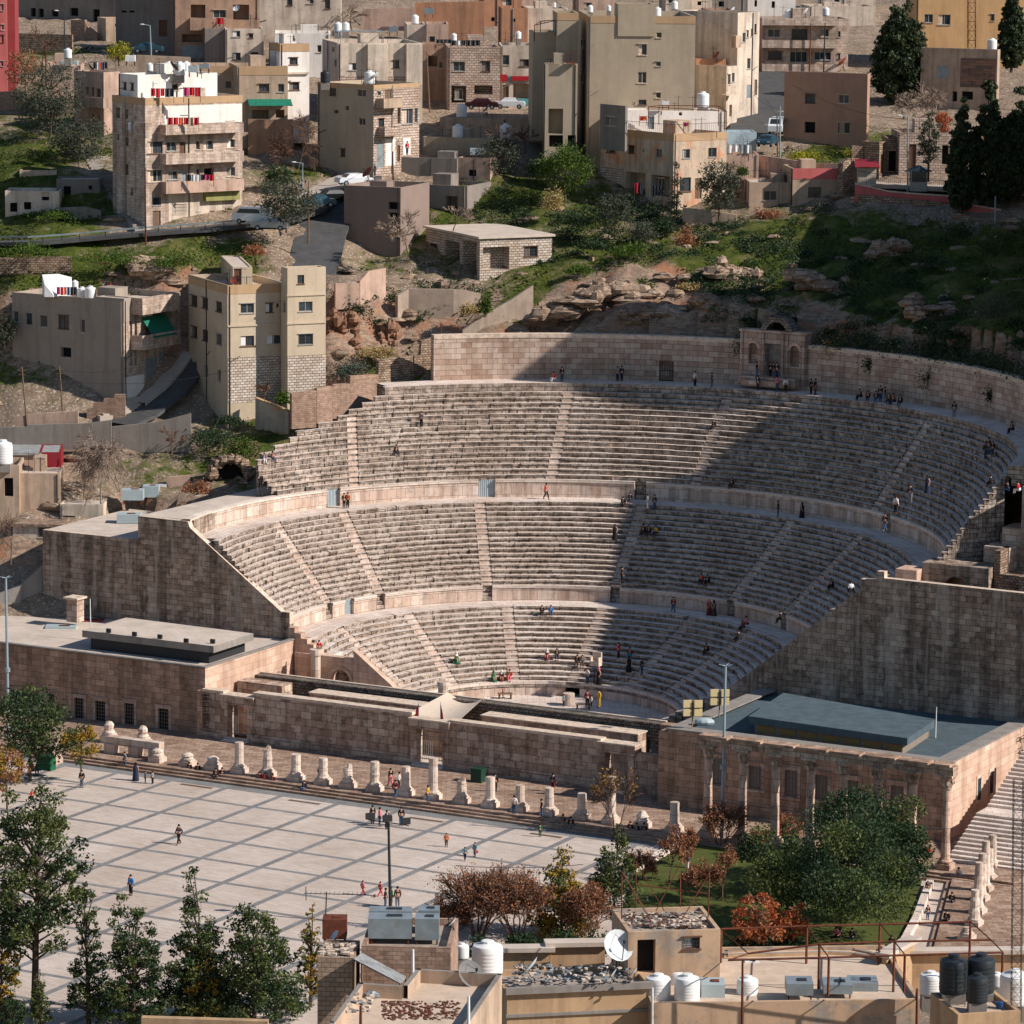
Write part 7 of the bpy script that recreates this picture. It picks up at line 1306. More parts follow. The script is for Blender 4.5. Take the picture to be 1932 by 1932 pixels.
def baretree(name, label, base, h, rad, seed, m=None, droop=0., spread=.6, depth=3, kids=3, leaves=None, nl=0, ls=.2, stems=1, group=None, lean=.0, cat='tree', rmin=.028):
    rn = random.Random(seed); T = thing(name, label, cat, base, group); b = MB(); tips = []
    for k in range(stems):
        a = rn.uniform(0, 6.3); d = V(math.cos(a)*(.15 if stems == 1 else .5)+lean, math.sin(a)*(.15 if stems == 1 else .5), 1.); d /= np.linalg.norm(d); branches(b, np.asarray(base)+(V(math.cos(a), math.sin(a), 0)*.3 if stems > 1 else 0)-V(0, 0, .3), d, h*.42, .05*h*.45 if stems == 1 else .06+.006*h, depth, rn, spread, droop, kids, 3, tips, rmin)
    W_ = np.array(b.v); c = W_.mean(0); f = rad/max(1e-3, np.percentile(np.hypot(W_[:, 0]-base[0], W_[:, 1]-base[1]), 95)); g = h/max(1e-3, W_[:, 2].max()-base[2])
    b.v = [(base[0]+(x-base[0])*f, base[1]+(y-base[1])*f, base[2]+(z-base[2])*g) for x, y, z in b.v]; b.build('branches', m or bark, T)
    if leaves:
        t = np.array(tips); t = np.stack([base[0]+(t[:, 0]-base[0])*f, base[1]+(t[:, 1]-base[1])*f, base[2]+(t[:, 2]-base[2])*g], 1); i = rng.integers(0, len(t), nl); quads('foliage', t[i]+rng.normal(size=(nl, 3))*rad*.09, ls, leaves, T)
    return T
def leaftree(name, label, base, h, rad, shape, seed, leaves=None, n=3200, ls=.32, c0=.2, m=None, group=None, cat='tree', mix=None, ncl=70, cs=.2, up=0., top=None):
    R_ = np.random.default_rng(seed); rn = random.Random(seed); base = np.asarray(base, float); T = thing(name, label, cat, base, group); C_ = []
    while len(C_) < ncl:
        f = R_.uniform(c0, 1.); x, y = R_.uniform(-1, 1, 2); q = math.hypot(x, y); g = (f-c0)/(1-c0)
        lim = {'cone': (1-g)**.75*.95+.06, 'round': math.sqrt(max(0, 1-(2*g-1)**2))**.8, 'column': min(1, (1-g)*1.7+.08)*min(1, g*4+.5), 'loose': math.sqrt(max(0, 1-(2*g-.9)**2*.75)), 'flat': .95 if g > .3 else .55+g, 'dome': math.sqrt(max(0, 1-g*g))}[shape]
        if q < lim and (q > lim*.45 or R_.random() < .35): C_.append((x*rad, y*rad, f*h))
    C_ = np.array(C_); b = MB(); tt = h*(c0+.62*(1-c0)); bend = V(rn.uniform(-.03, .03)*h, rn.uniform(-.03, .03)*h, 0); tr = max(.09, h*.018); P = [base-V(0, 0, .5), base+bend*.4+V(0, 0, tt*.5), base+bend+V(0, 0, tt)]
    b.tube(P[0], P[1], tr, tr*.75, 7, 0, False); b.tube(P[1], P[2], tr*.75, tr*.3, 6, 0, False)
    for k in range(0, ncl, 2):
        e = base+C_[k]; z = max(c0*h*.75, min(tt, C_[k][2]*.8)); f = z/tt; s = P[0]+(P[1]-P[0])*min(1, 2*f) if f < .5 else P[1]+(P[2]-P[1])*(2*f-1); b.tube(s, e, tr*.3, .03, 4, 0, False)
    b.build('trunk', m or bark, T); i = R_.integers(0, ncl, n); sc = rad*cs*R_.uniform(.7, 1.3, ncl)[i][:, None]; off = R_.normal(size=(n, 3)); off /= np.linalg.norm(off, axis=1)[:, None]; off *= R_.random((n, 1))**.4*1.5; off[:, 2] *= .75; pts = base+C_[i]+off*sc
    if mix is not None:
        k = (R_.random(ncl) < mix[1])[i]; quads('crown', pts[~k], ls, leaves, T, up, .55, R_); quads('crown', pts[k], ls, mix[0], T, up, .55, R_)
    else: quads('crown', pts, ls, leaves or l_dark, T, up, .55, R_)
    return T
def bush(label, base, rx, rz, mat, seed, n=900, ls=.28, name='shrub', group=None, cat='shrub', ry=None):
    R_ = np.random.default_rng(seed); base = np.asarray(base, float); T = thing(name, label, cat, base, group); k = 14; C_ = R_.normal(size=(k, 3)); C_ /= np.linalg.norm(C_, axis=1)[:, None]; C_ *= R_.uniform(.3, .75, (k, 1)); C_[:, 2] = np.abs(C_[:, 2]); i = R_.integers(0, k, n); o = R_.normal(size=(n, 3))*.2; p = (C_[i]+o)*np.array([rx, ry or rx*.8, rz]); p[:, 2] = np.abs(p[:, 2])
    b = MB(); [b.tube(base-V(0, 0, .2), base+C_[j]*np.array([rx, rx*.8, rz]), .05, .02, 4, 0, False) for j in range(0, k, 2)]; b.build('stems', barkd, T); quads('foliage', base+p, ls, mat, T, 0, .55, R_); return T
def hp(u, v, Y): p = aty(u, v, Y); return p
def size(p, px): return px/ppm(p)
NT_ = 'trees along the near edge of the plaza'
# near edge of the plaza: (u base, v base, v top, half width, shape, leaves...)
for k, (u, v, vt, hw, shp, c0, n, ls, lm, mx, lab) in enumerate((
  (65, 1922, 1524, 92, 'loose', .3, 6500, .42, l_oak, (l_dark, .5), 'tallest loose tree with a bare forked trunk at the lower left'), (168, 1932, 1672, 40, 'cone', .12, 2200, .32, l_dark, (l_oak, .3), 'slim dark tree with thin pinkish top twigs, second from the left'), (250, 1935, 1670, 72, 'cone', .06, 5200, .36, l_dark, (l_oak, .35), 'dark conical tree in the middle of the near row'),
  (368, 1925, 1650, 66, 'cone', .1, 4200, .34, l_dark, (l_oak, .4), 'conical tree behind the yellowish one at the lower left'), (376, 1930, 1752, 50, 'cone', .05, 3000, .34, l_oak, (l_yel, .3), 'shorter olive yellow tree in front of a dark conical one'), (480, 1932, 1690, 92, 'cone', .06, 6500, .38, l_dark, (l_oak, .45), 'broad dark tree left of the concrete block hut'), (586, 1900, 1712, 26, 'column', .1, 1300, .3, l_oak, (l_yel, .5), 'thin yellowish tree squeezed beside the block hut'), (2, 1930, 1748, 36, 'loose', .1, 1800, .34, l_oak, (l_yel, .5), 'yellowish tree cut off by the lower left edge'), (20, 1940, 1888, 30, 'round', .05, 1000, .3, l_dark, None, 'dark low shrub tree at the bottom left corner'), (75, 1935, 1830, 22, 'cone', .1, 700, .28, l_oak, None, 'small sapling by the foot of the tallest loose tree'))):
    p = atz(u, v, 0.); leaftree('plaza_tree', lab, p, size(p, (v-vt)*1.1), size(p, hw*1.05), shp, 20+k, lm, int(n*1.9), ls*.78, c0, None, NT_, 'tree', mx, 150, .135)
p = atz(57, 1466, .4); leaftree('round_tree', 'dense round green tree before the left museum windows', p, size(p, 165), size(p, 66), 'round', 41, l_dark, 6000, .34, .2, None, None, 'tree', (l_oak, .25), 90, .26)
p = atz(153, 1478, .1); leaftree('small_tree', 'small yellowing tree beside the stone beams', p, size(p, 118), size(p, 38), 'round', 42, l_yel, 1900, .3, .3, None, None, 'tree', (l_oak, .5), 40, .22)
p = atz(14, 1530, .0); leaftree('small_tree', 'yellow brown tree cut off by the left edge of the plaza', p, size(p, 120), size(p, 36), 'round', 43, l_yel, 1800, .3, .35, None, None, 'tree', (l_brown, .4), 40, .22)
# garden in the middle right
sheet_g = lambda name, px, z, m: (lambda P: kind((lambda b: b.build(name, m))(MB().face([P[i] for i in range(len(P))] if np.cross(P[1]-P[0], P[2]-P[1])[2] > 0 else P[::-1])), 'structure'))([atz(u, v, z) for u, v in px])
m_lawn = plaster('lawn_grass', sr(84, 92, 44), .35, .6, sr(112, 96, 66), 0, .7); m_soil = plaster('garden_soil', sr(120, 92, 68), .3, .4, sr(80, 70, 50), 0)
sheet_g('garden_lawn', [(1195, 1650), (1300, 1590), (1480, 1610), (1740, 1660), (1700, 1800), (1560, 1850), (1180, 1760)], .32, m_lawn)
for px, l in (([(1195, 1655), (1250, 1620), (1320, 1585)], 'pale low kerb wall at the left of the garden'), ([(1748, 1672), (1722, 1740), (1690, 1800)], 'pale low kerb wall along the right of the garden')):
    T = thing('garden_kerb', l, 'low wall', atz(*px[0], 0)); b = MB()
    for (u0, v0), (u1, v1) in zip(px, px[1:]): a = atz(u0, v0, 0); c = atz(u1, v1, 0); d = (c-a)/np.linalg.norm(c-a); b.box(a, c-a, V(-d[1], d[0], 0)*.6, V(0, 0, .6))
    b.build('kerb_block', m_tread, T)
G = lambda u, v: atz(u, v, .3)
p = G(1640, 1668); leaftree('ficus_tree', 'big dark green tree nearest to the colonnade', p, size(p, 172), size(p, 104), 'round', 50, l_dark, 15000, .3, .25, None, 'dense dark trees in the garden', 'tree', (l_oak, .35), 26, .24)
p = G(1585, 1760); leaftree('ficus_tree', 'largest dark green tree filling the right of the garden', p, size(p, 200), size(p, 142), 'round', 51, l_dark, 21000, .3, .22, None, 'dense dark trees in the garden', 'tree', (l_oak, .35), 30, .23)
p = G(1480, 1690); leaftree('ficus_tree', 'left dark green tree of the dense garden group', p, size(p, 118), size(p, 80), 'round', 52, l_dark, 7000, .3, .2, None, 'dense dark trees in the garden', 'tree', (l_oak, .35), 20, .25)
p = G(1690, 1700); leaftree('ficus_tree', 'right dark green tree hanging over the stepped path', p, size(p, 140), size(p, 62), 'round', 53, l_dark, 6000, .3, .25, None, 'dense dark trees in the garden', 'tree', (l_oak, .25), 30, .28)
p = G(1158, 1712); leaftree('olive_green_tree', 'tall feathery green tree left of the garden lawn', p, size(p, 165), size(p, 52), 'cone', 54, l_oak, 4200, .32, .06, None, None, 'tree', (l_olive, .3), 80, .22)
p = atz(1060, 1765, 0); leaftree('yellow_tree', 'bright yellow green conical tree in the brown hedge', p, size(p, 160), size(p, 55), 'cone', 55, l_yel, 5200, .32, .08, None, None, 'tree', (l_oak, .4), 80, .22); 
p = atz(1072, 1765, 0); 
BR = 'brown leafless shrubs by the plaza'
for k, (u, v, vt, hw, lab) in enumerate(((900, 1765, 1640, 72, 'widest brown twiggy shrub at the left of the yellow tree'), (975, 1770, 1632, 62, 'tall brown twiggy shrub right beside the yellow tree'), (1108, 1775, 1660, 40, 'red brown shrub just right of the yellow tree'), (850, 1760, 1690, 34, 'lowest brown shrub at the left end of the hedge'))):
    p = atz(u, v, 0); baretree('brown_shrub', lab, p, size(p, v-vt), size(p, hw*1.2), 60+k, barkd, 0., .38, 3, 3, l_brown, 4200, .2, 9, BR, 0, 'shrub', .03)
RT = 'small red brown garden trees'
for k, (u, v, vt, hw, lab) in enumerate(((1262, 1666, 1557, 36, 'red brown tree at the left of the garden path'), (1305, 1636, 1565, 28, 'red brown tree just behind the left garden tree'), (1365, 1700, 1592, 44, 'broad red brown tree beside the dense green group'), (1316, 1705, 1625, 34, 'pinkish bare tree in the middle of the lawn'), (1360, 1595, 1505, 46, 'dark red round shrub tree between two tall columns'), (1205, 1660, 1598, 30, 'low orange red bush behind the feathery green tree'), (1480, 1585, 1535, 36, 'red brown bush behind the dense green group'), (1434, 1620, 1560, 24, 'thin red brown bush in front of the colonnade'))):
    p = G(u, v); baretree('red_brown_tree', lab, p, size(p, v-vt), size(p, hw), 70+k, barkd, 0., .5, 3, 3, l_brown, 1700, .2, 1 if k in (0, 1, 2, 3) else 5, RT, 0, 'tree', .03)
p = G(1430, 1795); leaftree('orange_tree', 'orange leaved bush behind the tan roof hut', p, size(p, 105), size(p, 55), 'round', 81, l_orange, 2600, .3, .15, None, None, 'tree', (l_brown, .3), 50, .16); p = G(1490, 1790); leaftree('orange_tree', 'smaller orange leaved bush right of the first one', p, size(p, 95), size(p, 36), 'round', 82, l_orange, 1500, .3, .15, None, None, 'tree', (l_brown, .4), 40, .16)
p = atz(1162, 1560, .6); baretree('bare_sapling', 'bare sapling with few yellow leaves before the right gate', p, size(p, 115), size(p, 48), 83, barkd, 0., .5, 3, 3, l_yel, 260, .25, 3, None)
p = atz(1936, 1460, 3); baretree('bare_tree', 'bare reddish tree at the right edge by the wide stairs', p, size(p, 110), size(p, 45), 84, barkd, .05, .6, 3, 3)
for k, (u, v, r_, z_, m, l) in enumerate(((905, 1800, 40, 35, l_dark, 'dark green shrub under the brown hedge, left'), (985, 1792, 45, 30, l_dark, 'dark green oleander under the brown hedge, middle'), (1060, 1795, 55, 45, l_dark, 'dark green oleander at the foot of the yellow tree'), (1125, 1795, 40, 40, l_dark, 'dark green shrub left of the tan roof hut'), (1390, 1800, 55, 36, l_dark, 'dark hedge behind the roof terrace, left'), (1480, 1800, 60, 36, l_dark, 'dark hedge behind the roof terrace, right'))):
    p = atz(u, v, 0); bush(l, p, size(p, r_), size(p, z_), m, 90+k, 1600, .3)
# hillside trees
OT = 'dark olive trees on the hillside'
for k, (u, v, Y, vt, hw, shp, lm, n, lab) in enumerate(((95, 265, 137, 128, 60, 'round', l_olive, 6500, 'large dark olive tree left of the pinkish balcony house'), (150, 308, 129, 232, 52, 'round', l_olive, 4200, 'lower dark olive tree by the outside steps'), (48, 172, 150, 100, 34, 'round', l_brown, 1500, 'brownish tree beside the pink tower'), (224, 118, 158, 82, 26, 'round', l_yg, 1100, 'yellow green bush below the cube shaped hut'),
  (540, 432, 104, 345, 52, 'round', l_olive, 4200, 'young olive tree beside the wooden pole'), (527, 358, 120, 315, 26, 'round', l_dark, 1500, 'small dark bush on the rubble bank'), (1066, 372, 121, 275, 50, 'round', l_green, 4800, 'round green tree at the foot of the tallest slab'), (1160, 440, 108, 368, 34, 'round', l_olive, 2200, 'grey green olive below the open loggias'), (1356, 412, 113, 308, 38, 'round', l_olive, 3800, 'dark bushy tree in front of the tan cottage'), (8, 660, 90, 590, 22, 'round', l_olive, 1200, 'olive bush at the left edge beside the grey laundry block'), (942, 330, 131, 268, 40, 'round', l_olive, 2600, 'dark tree in the shade between low roofs'), (1020, 345, 128, 300, 26, 'round', l_dark, 1300, 'dark shrub tree left of the green tree'))):
    p = hp(u, v, Y); leaftree('olive_tree', lab, p, size(p, (v-vt)*1.05), size(p, hw), shp, 110+k, lm, n, .3, .12, bark, OT, 'tree', None, 70, .24)
for k, (u, v, Y, vt, hw, lab) in enumerate(((1697, 190, 165, -12, 50, 'widest dark cypress at the top right'), (2410/4+1449-260, 130, 172, -30, 0, ''), (1862, 392, 108, 122, 30, 'tall dark cypress right of the old stone villa'), (1812, 400, 107, 182, 27, 'dark cypress in front of the old stone villa'), (1908, 130, 170, -30, 24, 'slim cypress right of the lattice mast, top right'), (1925, 372, 109, 150, 42, 'dark cypress cut off by the right edge'), (1896, 385, 108, 200, 26, 'dark cypress between the tall one and the right edge'))):
    if not lab: continue
    p = hp(u, v, Y); leaftree('cypress_tree', lab, p, size(p, v-vt), size(p, hw), 'column', 130+k, l_cyp, 26000 if hw > 40 else 15000, .5, .03, bark, 'dark cypresses at the upper right', 'tree', None, 300, .16, .7)
p = hp(1751, 335, 113); leaftree('pine_tree', 'narrow grey green pine in front of the old stone villa', p, size(p, 140), size(p, 18), 'column', 141, l_olive, 2000, .3, .2, bark, None, 'tree', None, 50, .3, .5); p = hp(1779, 252, 125); leaftree('orange_tree', 'orange bush behind the flat villa roof', p, size(p, 42), size(p, 16), 'round', 142, l_orange, 800, .3, .1)
p = hp(1276, 400, 117); leaftree('spindly_conifer', 'spindly young conifer at the corner of the tan and white house', p, size(p, 105), size(p, 15), 'cone', 143, l_olive, 800, .28, .05, bark, None, 'tree', None, 40, .3)
BT = 'bare winter trees'
for k, (u, v, Y, vt, hw, dr, lab, m, dp) in enumerate(((560, 320, 127, 205, 68, .12, 'big bare brown willow in front of the tan corner building', barkd, 4), (770, 470, 102, 392, 60, 0., 'bare spreading tree beside the rough stone pavilion', barkp, 4), (855, 430, 106, 382, 36, 0., 'smaller bare white twigged tree behind the pavilion', barkp, 3), (228, 920, 66, 795, 78, .22, 'big bare weeping tree above the three metal boxes', barkp, 4), (325, 850, 72, 800, 40, 0., 'bare pinkish bush right of the weeping tree', barkd, 3), (156, 965, 60, 905, 24, 0., 'small bare tree with a pale trunk by the flat roofs', barkp, 3), (1738, 245, 128, 150, 62, .05, 'bare pinkish tree above the flat villa roof', barkp, 4), (20, 1060, 50, 960, 34, .03, 'bare tree by the left terrace block', barkd, 3), (992, 285, 135, 235, 30, 0., 'thin bare tree left of the tallest slab', barkd, 3), (945, 300, 132, 232, 24, 0., 'pale bare tree with brown seed heads by a tank', barkd, 3), (78, 130, 155, 40, 34, 0., 'bare thin trees on the grassy bank at the upper left', barkd, 3), (665, 55, 214, 8, 30, .1, 'bare drooping tree near the top', barkd, 3), (500, 752, 77, 722, 24, 0., 'bare grey shrub by the yellow capped wall', barkd, 3))):
    p = hp(u, v, Y); baretree('bare_tree', lab, p, size(p, v-vt), size(p, hw), 160+k, m, dr, .55, dp, 3, None, 0, .2, 2 if hw > 60 else 1, BT)
SG = 'shrubs on the rocky slope'
for k, (u, v, Y, r_, z_, m, l) in enumerate(((660, 712, 85, 52, 40, l_blue, 'blue grey shrub behind the stepped garden wall'), (716, 672, 87, 48, 26, l_dry, 'dry straw coloured grass clump above the blue grey shrub'), (535, 760, 78, 22, 26, l_green, 'green bush at the end of the yellow capped wall'), (915, 590, 91, 20, 40, l_green, 'ivy covered corner right of the ruined plaster wall'), (885, 592, 90.5, 24, 22, l_dry, 'dry bush beside the ivy covered corner'), (1870, 600, 62, 55, 70, l_olive, 'large hanging shrub on the dark slope at the right'), (1780, 640, 66, 40, 34, l_dark, 'dark shrub below the hanging one'), (1090, 425, 110, 45, 40, l_dark, 'dark shrub left of the grey green olive'), (1120, 470, 103, 38, 26, l_dark, 'dark low shrub right of the pavilion'), (1215, 450, 107, 42, 34, l_olive, 'olive shrub in the gully below the loggias'), (1255, 440, 110, 28, 40, l_dark, 'dark pointed shrub below the loggias'), (1295, 465, 106, 30, 42, l_brown, 'red brown shrub under the retaining wall'), (1180, 480, 101, 50, 26, l_green, 'bright green clump in the gully'), (1400, 470, 104, 36, 24, l_dark, 'dark shrub above the rocky ledge'), (1560, 400, 113, 70, 22, l_olive, 'shrub row below the tan cottage'), (1450, 410, 113, 40, 20, l_brown, 'brownish shrub by the rubble wall'), (1045, 395, 115, 26, 50, l_dry, 'dry reeds below the round green tree'), (460, 860, 72, 45, 46, l_green, 'green weeds by the small block wall'), (400, 840, 74, 60, 40, l_dark, 'dark green slope shrub above the three boxes'), (440, 800, 78, 40, 18, l_dark, 'dark weeds at the foot of the sandy yellow block'), (510, 690, 88, 24, 20, l_dry, 'dry shrub beside the white stone base'), (1620, 295, 126, 45, 16, l_yg, 'yellow flowers in front of the peeling house, right'), (1530, 300, 125, 50, 18, l_yg, 'yellow flowers in front of the peeling house, left'), (1400, 330, 122, 16, 20, l_green, 'small green bush by the tan and white house'), (1215, 540, 95, 30, 18, l_green, 'green clump on top of the rocks'), (1300, 545, 93, 34, 16, l_dry, 'dry clump on top of the rocks'), (1090, 515, 98, 34, 16, l_green, 'weeds on the rocks below the pavilion'), (370, 930, 62, 32, 26, l_brown, 'bare thorny bush at the ruined arch'), (55, 480, 97, 60, 26, l_green, 'green weeds under the road, left'), (200, 495, 97, 70, 28, l_green, 'green weeds under the road, middle'), (330, 500, 97, 60, 34, l_green, 'green weeds under the road, right'), (100, 410, 112, 60, 16, l_green, 'green weeds in front of the ruin yard'), (480, 480, 99, 30, 24, l_brown, 'brown bush beside the sloping street'))):
    p = hp(u, v, Y); bush(l, p, size(p, r_), size(p, z_), m, 200+k, int(700+r_*16), .26, 'shrub', SG)
# grass and loose rocks on the slopes
N = 150000; gx = rng.uniform(-75, 75, N); gy = rng.uniform(50, 200, N); g, r = cover(gx, gy); s_, t_, rr = bowl(gx, gy); keep = (vnoise(gx, gy, 5, 11)*.55+.45*vnoise(gx, gy, 2, 12)+g > 1.15) & ((rr > 52) | (t_ < -14)) & ((s_ < -46) | (rr > 52)); gx, gy = gx[keep][:60000], gy[keep][:60000]; gz = hraw(gx, gy)
go = quads('grass_tufts', np.stack([gx, gy, gz+.12], 1), .42, l_grass, None, .6, .6); tag(go, 'short green grass and weeds covering the slopes', 'grass'); kind(go, 'stuff')
rb = MB(); rn = random.Random(9); cnt = 0
for k in range(800):
    x, y = rn.uniform(-60, 60), rn.uniform(60, 125); g, r = cover(np.array([x]), np.array([y])); s_, t_, rr = bowl(np.array([x]), np.array([y]))
    if rn.random() < r[0]**1.6*1.1 and rr[0] > 52: z = H(x, y); rb.blob((x, y, z), rn.uniform(.4, 1.7), rn.uniform(.4, 1.), rn.uniform(.2, .6), 7, 4, .25, 0, rn.uniform(-.5, .5))
o = rb.build('scattered_rocks', stone('bare_rock', sr(186, 164, 142), sr(140, 116, 98), 1.6, .5, sr(96, 80, 70), .5, sr(70, 60, 52), 0, .6, .03)); tag(o, 'broken limestone rocks lying over the slope behind the theatre', 'rocks'); kind(o, 'stuff')
for u0, v0, u1, v1, Y, l in ((1010, 600, 1130, 560, 90, 'pale layered rock ledge left of the overhang'), (1130, 545, 1240, 560, 92, 'layered rock overhang above the tall back wall'), (1180, 600, 1290, 590, 88.5, 'broken rock face just over the tall back wall'), (1345, 500, 1530, 570, 94, 'long diagonal rock ledge on the dark slope'), (1500, 520, 1650, 590, 87, 'second diagonal rock ledge further right'), (1640, 480, 1700, 470, 97, 'pale rock outcrop below the cypress terrace'), (1720, 580, 1790, 600, 74, 'boulders in the middle of the dark slope'), (250, 500, 330, 530, 98, 'boulders on the green slope behind the grey laundry block'), (1320, 565, 1400, 600, 88, 'boulders left of the shrine')):
    b = MB(); n = int(abs(u1-u0)/4)
    for k in range(n):
        f = k/n; p = aty(u0+(u1-u0)*f, v0+(v1-v0)*f+rn.uniform(-12, 14), Y+rn.uniform(-.6, 1.5)); b.blob(p, rn.uniform(.7, 2.), rn.uniform(.8, 1.5), rn.uniform(.3, .9), 8, 4, .22, 0, rn.uniform(-.3, .3))
    tag(b.build('rock_ledge', MC['bare_rock']), l, 'rocks')
for u, v, w_, l in ((1400, 655, 30, 'ivy hanging beside the left niche'), (1640, 690, 22, 'ivy patch hanging from the wall top, middle'), (1750, 715, 30, 'large ivy patch on the right part of the back wall'), (1870, 745, 26, 'ivy patch near the right end of the back wall'), (1570, 660, 40, 'dry creeper hanging over the wall right of the shrine'), (1480, 590, 30, 'weeds on the shrine arch')):
    rr_ = RINGS['w3']; ph = phi_px(u, v, 31, rr_[1]); p = rp(rr_[1], rr_[2]-.15, ph, 31.); p = onplane(u, v, p, V(p-rp(rr_[1], 0, 0, 31))/np.linalg.norm(p-rp(rr_[1], 0, 0, 31))*V(1, 1, 0)); T = thing('ivy', l, 'ivy', p); q = p+rng.normal(size=(400, 3))*np.array([.6, .12, .6])*w_/30; quads('ivy_leaves', q, .24, l_dark if 'dry' not in l else l_dry, T)
# creepers along the top of the back wall
t3_, R3_ = w3[1], w3[2]; C_ = []
for k in range(420):
    ph = rn.uniform(pn1+.01, 1.5); C_.append(rp(t3_, R3_+rn.uniform(-.1, 3.2), ph, 33.+rn.uniform(-.5 if rn.random() < .25 else .1, 1.3)))
for k in range(90): C_.append(rp(t3_, R3_+rn.uniform(.6, 3), rn.uniform(-.05, pn0), 33.+rn.uniform(.1, .9)))
C_ = np.array(C_); i = rng.integers(0, len(C_), 15000); o = quads('creeper_foliage', C_[i]+rng.normal(size=(15000, 3))*.42, .3, l_dark, None); tag(o, 'dark creepers and weeds growing along the top of the back wall', 'creepers'); kind(o, 'stuff')
# wide stairs, stepped path and broken columns at the right edge
b = MB()
for k in range(26): b.box(fr(58.2, -40+k*.62+(2.2 if k > 11 else 0), -1), E1*22, E2*(.66 if k != 11 else 2.9), V(0, 0, 1.75+k*.24))
kind(b.build('wide_stairs', m_tread), 'structure')
b = MB(); a = atz(1786, 1666, 0); c = atz(1746, 1812, 0); d = c-a; n_ = V(d[1], -d[0], 0)/np.linalg.norm(d); n_ = n_ if n_[0] > 0 else -n_
for k in range(2): b.box(a+n_*k*.45-V(0, 0, .2), d, n_*(.47 if k == 0 else 7.), V(0, 0, .2+.18*(k+1)))
kind(b.build('path_steps', m_terr), 'structure')
for k, (u, v, vt, l) in enumerate(((1871, 1638, 1572, 'tallest broken column nearest the wide stairs'), (1865, 1660, 1598, 'eroded column second from the wide stairs'), (1858, 1680, 1582, 'thin eroded column in the middle of the right row'), (1851, 1698, 1606, 'knobbly column stump behind a taller one, right row'), (1845, 1722, 1622, 'wide knobbly column near the low end of the right row'), (1838, 1745, 1675, 'short column stump at the low end of the right row'), (1824, 1772, 1752, 'rounded boulder like stump ending the right row'))):
    p = atz(u, v, .38); T = thing('broken_column', l, 'column', p, 'broken columns along the stepped path'); h_ = size(p, v-vt)*.98; b = MB(); pedestal(b, p, 1.2, .6); b.build('pedestal', m_col, T); b = MB(); h_ = max(h_, 1.); b.lathe([(.46-.02*j+rn.uniform(-.05, .05), .6+(h_-.6)*j/8) for j in range(9)], p, 12, 0, .07); b.build('shaft', m_col, T)
# dense undergrowth on the shaded slope and in the gullies
U_ = []
for u0, v0, u1, v1, n, a0, a1 in ((1010, 400, 1300, 500, 60, 96, 116), (1300, 420, 1560, 560, 50, 86, 112), (1560, 440, 1932, 660, 95, 60, 108), (1330, 540, 1420, 620, 16, 84, 95), (880, 360, 1010, 430, 22, 112, 126), (640, 540, 900, 640, 26, 88, 96), (1100, 380, 1280, 420, 20, 108, 118)):
    for k in range(n):
        p = hit(rn.uniform(u0, u1), rn.uniform(v0, v1), 40, 150); 
        U_.append((p, rn.uniform(.7, 2.1)))
P_ = np.array([p for p, r_ in U_]); R_ = np.array([r_ for p, r_ in U_]); i = rng.integers(0, len(P_), 46000); d = rng.normal(size=(46000, 3)); d /= np.linalg.norm(d, axis=1)[:, None]; d[:, 2] = np.abs(d[:, 2])*.7
q = P_[i]+d*R_[i][:, None]*rng.random((46000, 1))**.4; o = quads('undergrowth', q, .3, l_dark, None); tag(o, 'dark undergrowth over the shaded slope behind the theatre', 'undergrowth'); kind(o, 'stuff')
